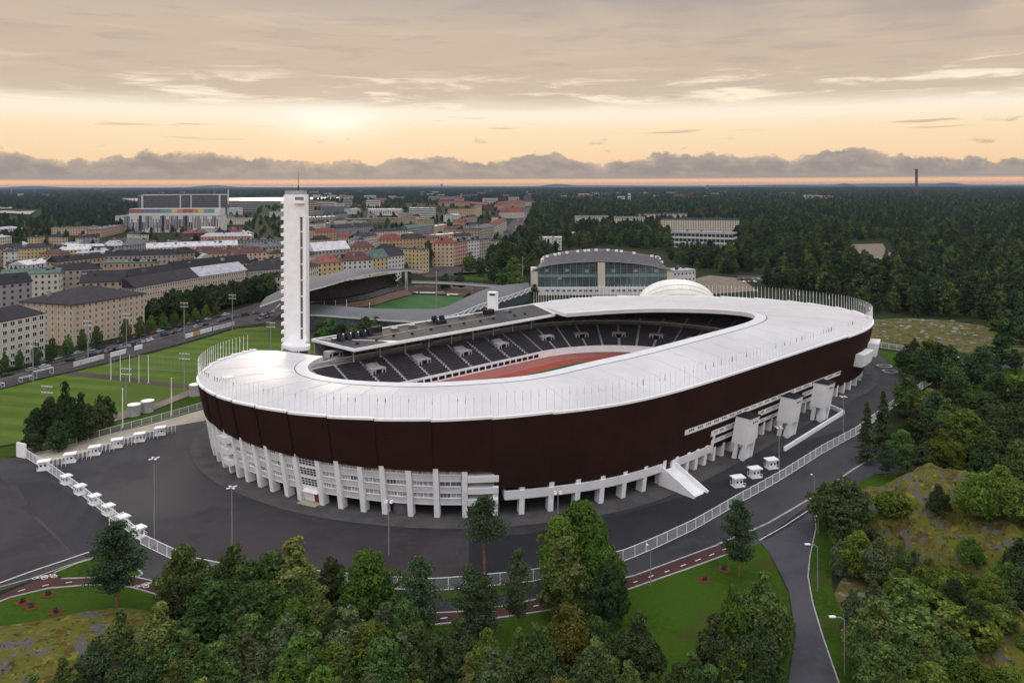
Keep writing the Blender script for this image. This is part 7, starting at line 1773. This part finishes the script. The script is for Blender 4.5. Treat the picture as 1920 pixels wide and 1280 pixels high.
def forest(name, label, polys, dens, hmin, hmax, cap, kinds, ymin=353, ymax=660, seed=3):
    rg = random.Random(seed); x0 = min(p[0] for P in polys for p in P); x1 = max(p[0] for P in polys for p in P)
    ta, tb_ = 1/(ymax-346.), 1/(ymin-346.); N = int(dens*(x1-x0)*(tb_-ta)); V = []; S = []; Rt = []; K = []
    for _ in range(N):
        t = rg.uniform(ta, tb_); y = 346+1/t; x = rg.uniform(x0, x1)
        if not any(inpoly(x, y, P) for P in polys) or any(inpoly(x, y, P) for P in NOGO): continue
        p = atg(x, y)
        if blocked(p.x, p.y): continue
        h = rg.uniform(hmin, hmax)*(1+min(.8, max(0, p.y-1500)/6000)); V.append((p.x, p.y, p.z-.6)); S.append(h/15*rg.uniform(.9, 1.1)); Rt.append(rg.uniform(0, 6.28)); K.append(rg.choice(kinds))
    V, S, Rt, K = V[:cap], S[:cap], Rt[:cap], K[:cap]
    me = bpy.data.meshes.new(name); me.from_pydata(V, [], [])
    a = me.attributes.new('size', 'FLOAT', 'POINT'); a.data.foreach_set('value', S)
    a = me.attributes.new('turn', 'FLOAT', 'POINT'); a.data.foreach_set('value', Rt)
    a = me.attributes.new('sort', 'INT', 'POINT'); a.data.foreach_set('value', K)
    o = bpy.data.objects.new(name, me); COL.objects.link(o); o['kind'] = 'stuff'; o['label'] = label
    ng = bpy.data.node_groups.new(name, 'GeometryNodeTree'); ng.interface.new_socket('Geometry', in_out='INPUT', socket_type='NodeSocketGeometry'); ng.interface.new_socket('Geometry', in_out='OUTPUT', socket_type='NodeSocketGeometry')
    n = ng.nodes; l = ng.links; gi = n.new('NodeGroupInput'); go = n.new('NodeGroupOutput'); ip = n.new('GeometryNodeInstanceOnPoints'); jn = n.new('GeometryNodeJoinGeometry')
    for c in SRC[::-1]:
        oi = n.new('GeometryNodeObjectInfo'); oi.inputs['Object'].default_value = c; oi.inputs['As Instance'].default_value = True; oi.transform_space = 'ORIGINAL'; l.new(oi.outputs['Geometry'], jn.inputs[0])
    l.new(gi.outputs[0], ip.inputs['Points']); l.new(jn.outputs[0], ip.inputs['Instance']); ip.inputs['Pick Instance'].default_value = True
    def attr(nm, ty):
        q = n.new('GeometryNodeInputNamedAttribute'); q.data_type = ty; q.inputs['Name'].default_value = nm; return [s_ for s_ in q.outputs if s_.enabled][0]
    l.new(attr('sort', 'INT'), ip.inputs['Instance Index'])
    cb = n.new('ShaderNodeCombineXYZ'); l.new(attr('turn', 'FLOAT'), cb.inputs[2])
    er = n.new('FunctionNodeEulerToRotation'); l.new(cb.outputs[0], er.inputs[0]); l.new(er.outputs[0], ip.inputs['Rotation'])
    l.new(attr('size', 'FLOAT'), ip.inputs['Scale']); l.new(ip.outputs[0], go.inputs[0])
    md = o.modifiers.new('trees', 'NODES'); md.node_group = ng
    print(name, len(V)); return o
FR = [[(985, 353), (1970, 353), (1970, 690), (1880, 668), (1860, 600), (1640, 590), (1560, 556), (1500, 545), (1420, 548), (1345, 512), (1262, 498), (1245, 470), (1150, 462), (1050, 470), (1005, 490), (995, 535), (975, 535), (920, 520), (870, 500), (915, 500), (925, 455), (960, 430), (1000, 380)]]
forest('forest', 'great dark green forest stretching from the stadium to the right horizon', FR, 420, 11, 18, 60000, [0, 0, 0, 1, 1, 2, 2, 3, 4, 5, 0], ymin=354)
forest('far_woods', 'distant bluish woods below the horizon on the left and middle', [[(-20, 353), (1000, 353), (1000, 376), (690, 384), (560, 380), (440, 376), (240, 396), (232, 436), (140, 424), (60, 432), (0, 470), (-20, 470)]], 260, 11, 17, 60000, [0, 0, 1, 2, 5], ymin=354, ymax=475, seed=9)
forest('city_trees', 'trees scattered in the streets and courtyards of the old quarter', [[(-20, 424), (240, 420), (560, 380), (990, 374), (940, 430), (900, 500), (560, 500), (270, 545), (150, 535), (-20, 540)]], 60, 9, 14, 9000, [0, 1, 0, 4], ymin=372, ymax=545, seed=12)
bx = [(1700, 700), (1960, 660), (1960, 900), (1800, 900), (1720, 860)]

# ---------------------------------------------------------------- parked cars
def make_car(kind):
    L, Wd, H_ = {'hatchback': (4.1, 1.75, 1.5), 'estate': (4.7, 1.8, 1.5), 'van': (5.1, 1.95, 2.1)}[kind]
    b = MB(); l = L/2; w = Wd/2
    prof = [(-l, .35), (-l, .85), (-l+.15, .95), (-l+.9, 1.0), (l-1.1, .95), (l-.1, .75), (l, .4)]
    k = len(b.v)
    for sy in (-w, w): b.v += [(x, sy, z) for x, z in prof]
    n = len(prof)
    for i in range(n-1): b.f.append((k+i, k+i+1, k+n+i+1, k+n+i)); b.m.append(0)
    b.f.append(tuple(range(k, k+n))); b.m.append(0); b.f.append(tuple(range(k+2*n-1, k+n-1, -1))); b.m.append(0)
    r0, r1 = {'hatchback': (-l+.25, l-1.7), 'estate': (-l+.15, l-1.8), 'van': (-l+.05, l-1.3)}[kind]
    c = MB(); zr_ = H_; t0 = r0+.45 if kind != 'van' else r0+.1; t1 = r1-.55
    c.hexa([(r0, -w*.94, .93), (r1+.25, -w*.94, .93), (r1+.25, w*.94, .93), (r0, w*.94, .93)], [(t0, -w*.78, zr_-.06), (t1, -w*.78, zr_-.06), (t1, w*.78, zr_-.06), (t0, w*.78, zr_-.06)])
    rf = MB().hexa([(t0-.03, -w*.8, zr_-.06), (t1+.03, -w*.8, zr_-.06), (t1+.03, w*.8, zr_-.06), (t0-.03, w*.8, zr_-.06)], [(t0+.1, -w*.7, zr_), (t1-.1, -w*.7, zr_), (t1-.1, w*.7, zr_), (t0+.1, w*.7, zr_)])
    for v, f, m_ in ((rf.v, rf.f, rf.m),): 
        k = len(b.v); b.v += v; b.f += [tuple(k+i for i in q) for q in f]; b.m += m_
    wh = MB().tube((0, -.1, 0), (0, .1, 0), .33, n=10)
    return b, c, wh, L, w
CARM = {}
def car_meshes(kind, col, rgb):
    if (kind, col) not in CARM:
        b, c, wh, L, w = make_car(kind); CARM[(kind, col)] = (b.mesh('body', mat('paint_'+col, rgb, .3, 0, 1, spec=.6, coat=.5)), L, w)
        if kind not in CARM: CARM[kind] = c.mesh('windows', M('glass_dark'))
        if 'wheel' not in CARM: CARM['wheel'] = wh.mesh('wheel', M('dark_metal'))
    return CARM[(kind, col)]
cols = [('white', (.62, .62, .62, 1)), ('silver', (.33, .34, .36, 1)), ('black', (.02, .02, .022, 1)), ('grey', (.11, .11, .12, 1)), ('dark blue', (.02, .035, .09, 1)), ('white', (.62, .62, .62, 1)), ('red', (.16, .02, .02, 1)), ('silver', (.33, .34, .36, 1)), ('black', (.02, .02, .022, 1)), ('dark grey', (.05, .05, .055, 1))]
CARS = []
def car(x, y, rz, place):
    kind = rnd.choice(['hatchback', 'hatchback', 'estate', 'estate', 'van']); cn, rgb = rnd.choice(cols)
    if kind == 'van' and rnd.random() < .7: kind = 'estate'
    me, L, w = car_meshes(kind, cn.replace(' ', '_'), rgb); o = thing('parked_car', '', 'car', (x, y, zg(x, y)+.12), 'cars parked '+place, rz)
    part('body', me, o); part('windows', CARM[kind], o)
    for sx in (-1, 1):
        for sy in (-1, 1): part('wheel', CARM['wheel'], o, (sx*L*.31, sy*(w-.08), .33))
    CARS.append((o, cn, kind, place, x/y))
def car_row(pix, step, ang, place, skip=.12, jit=.3):
    P = resample([tuple(atg(*p)[:2]) for p in pix], step)
    for i, p in enumerate(P[:-1]):
        if rnd.random() < skip: continue
        a = atan2(P[i+1][1]-p[1], P[i+1][0]-p[0]); car(p[0]+rnd.uniform(-jit, jit), p[1]+rnd.uniform(-jit, jit), a+ang+rnd.uniform(-.04, .04), place)
car_row([(-12, 710), (60, 695), (130, 677), (190, 663), (250, 648), (310, 630), (370, 614), (440, 596), (500, 584)], 6.2, 0, 'along the near kerb of the street', .1)
car_row([(-12, 700), (60, 686), (130, 668), (190, 654), (300, 622), (440, 587)], 6.8, 0, 'under the street trees', .25)
car_row([(195, 662), (240, 651), (290, 636)], 3.4, 1.1, 'in the bays before the beige block', .25)
car_row([(484, 600), (520, 590)], 3.2, 1.2, 'beside the arena and tower', .2); car_row([(490, 592), (522, 583)], 3.2, 1.2, 'beside the arena and tower', .2)
car_row([(1385, 525), (1535, 520)], 4.2, 1.4, 'in the forest car park', .35); car_row([(1395, 530), (1520, 526)], 4.2, 1.4, 'in the forest car park', .35)
car_row([(975, 440), (992, 385)], 14, 0, 'on the far boulevard', .3); car_row([(962, 440), (982, 385)], 14, 0, 'on the far boulevard', .3)
cg = {}
for c in CARS: cg.setdefault((c[1], c[2], c[3]), []).append(c)
for (cn, kind, place), L in cg.items():
    L.sort(key=lambda q: q[4])
    for i, c in enumerate(L): c[0]['label'] = '%s %s parked %s%s' % (cn, kind, place, (', %s from left' % ordn(i+1)) if len(L) > 1 else '')
# repeats that nothing else sets apart are told apart by their order from the left
same = {}
for o in list(COL.objects):
    if o.parent is None and o.get('category') and o.get('label'): same.setdefault(o['label'], []).append(o)
for lb, L in same.items():
    if len(L) > 1:
        L.sort(key=lambda o: o.location.x/max(1, o.location.y))
        for i, o in enumerate(L): o['label'] = '%s, %s from left' % (lb, ordn(i+1))
# ---------------------------------------------------------------- haze
HZ = MB(); HZ.box(-27000, 27000, -120, 31200, -14, 108)
hzm = bpy.data.materials.new('haze_air'); hzm.use_nodes = True; t = NT(hzm.node_tree); t.n.clear(); ou = t.node('ShaderNodeOutputMaterial'); vo = t.node('ShaderNodeVolumePrincipled')
vo.inputs['Color'].default_value = (.42, .56, .80, 1); vo.inputs['Density'].default_value = HAZE_D; vo.inputs['Anisotropy'].default_value = .2; t.link(vo.outputs[0], ou.inputs['Volume'])
hz_o = HZ.build('haze', hzm); hz_o['kind'] = 'stuff'; hz_o['label'] = 'thin evening haze over the distance'
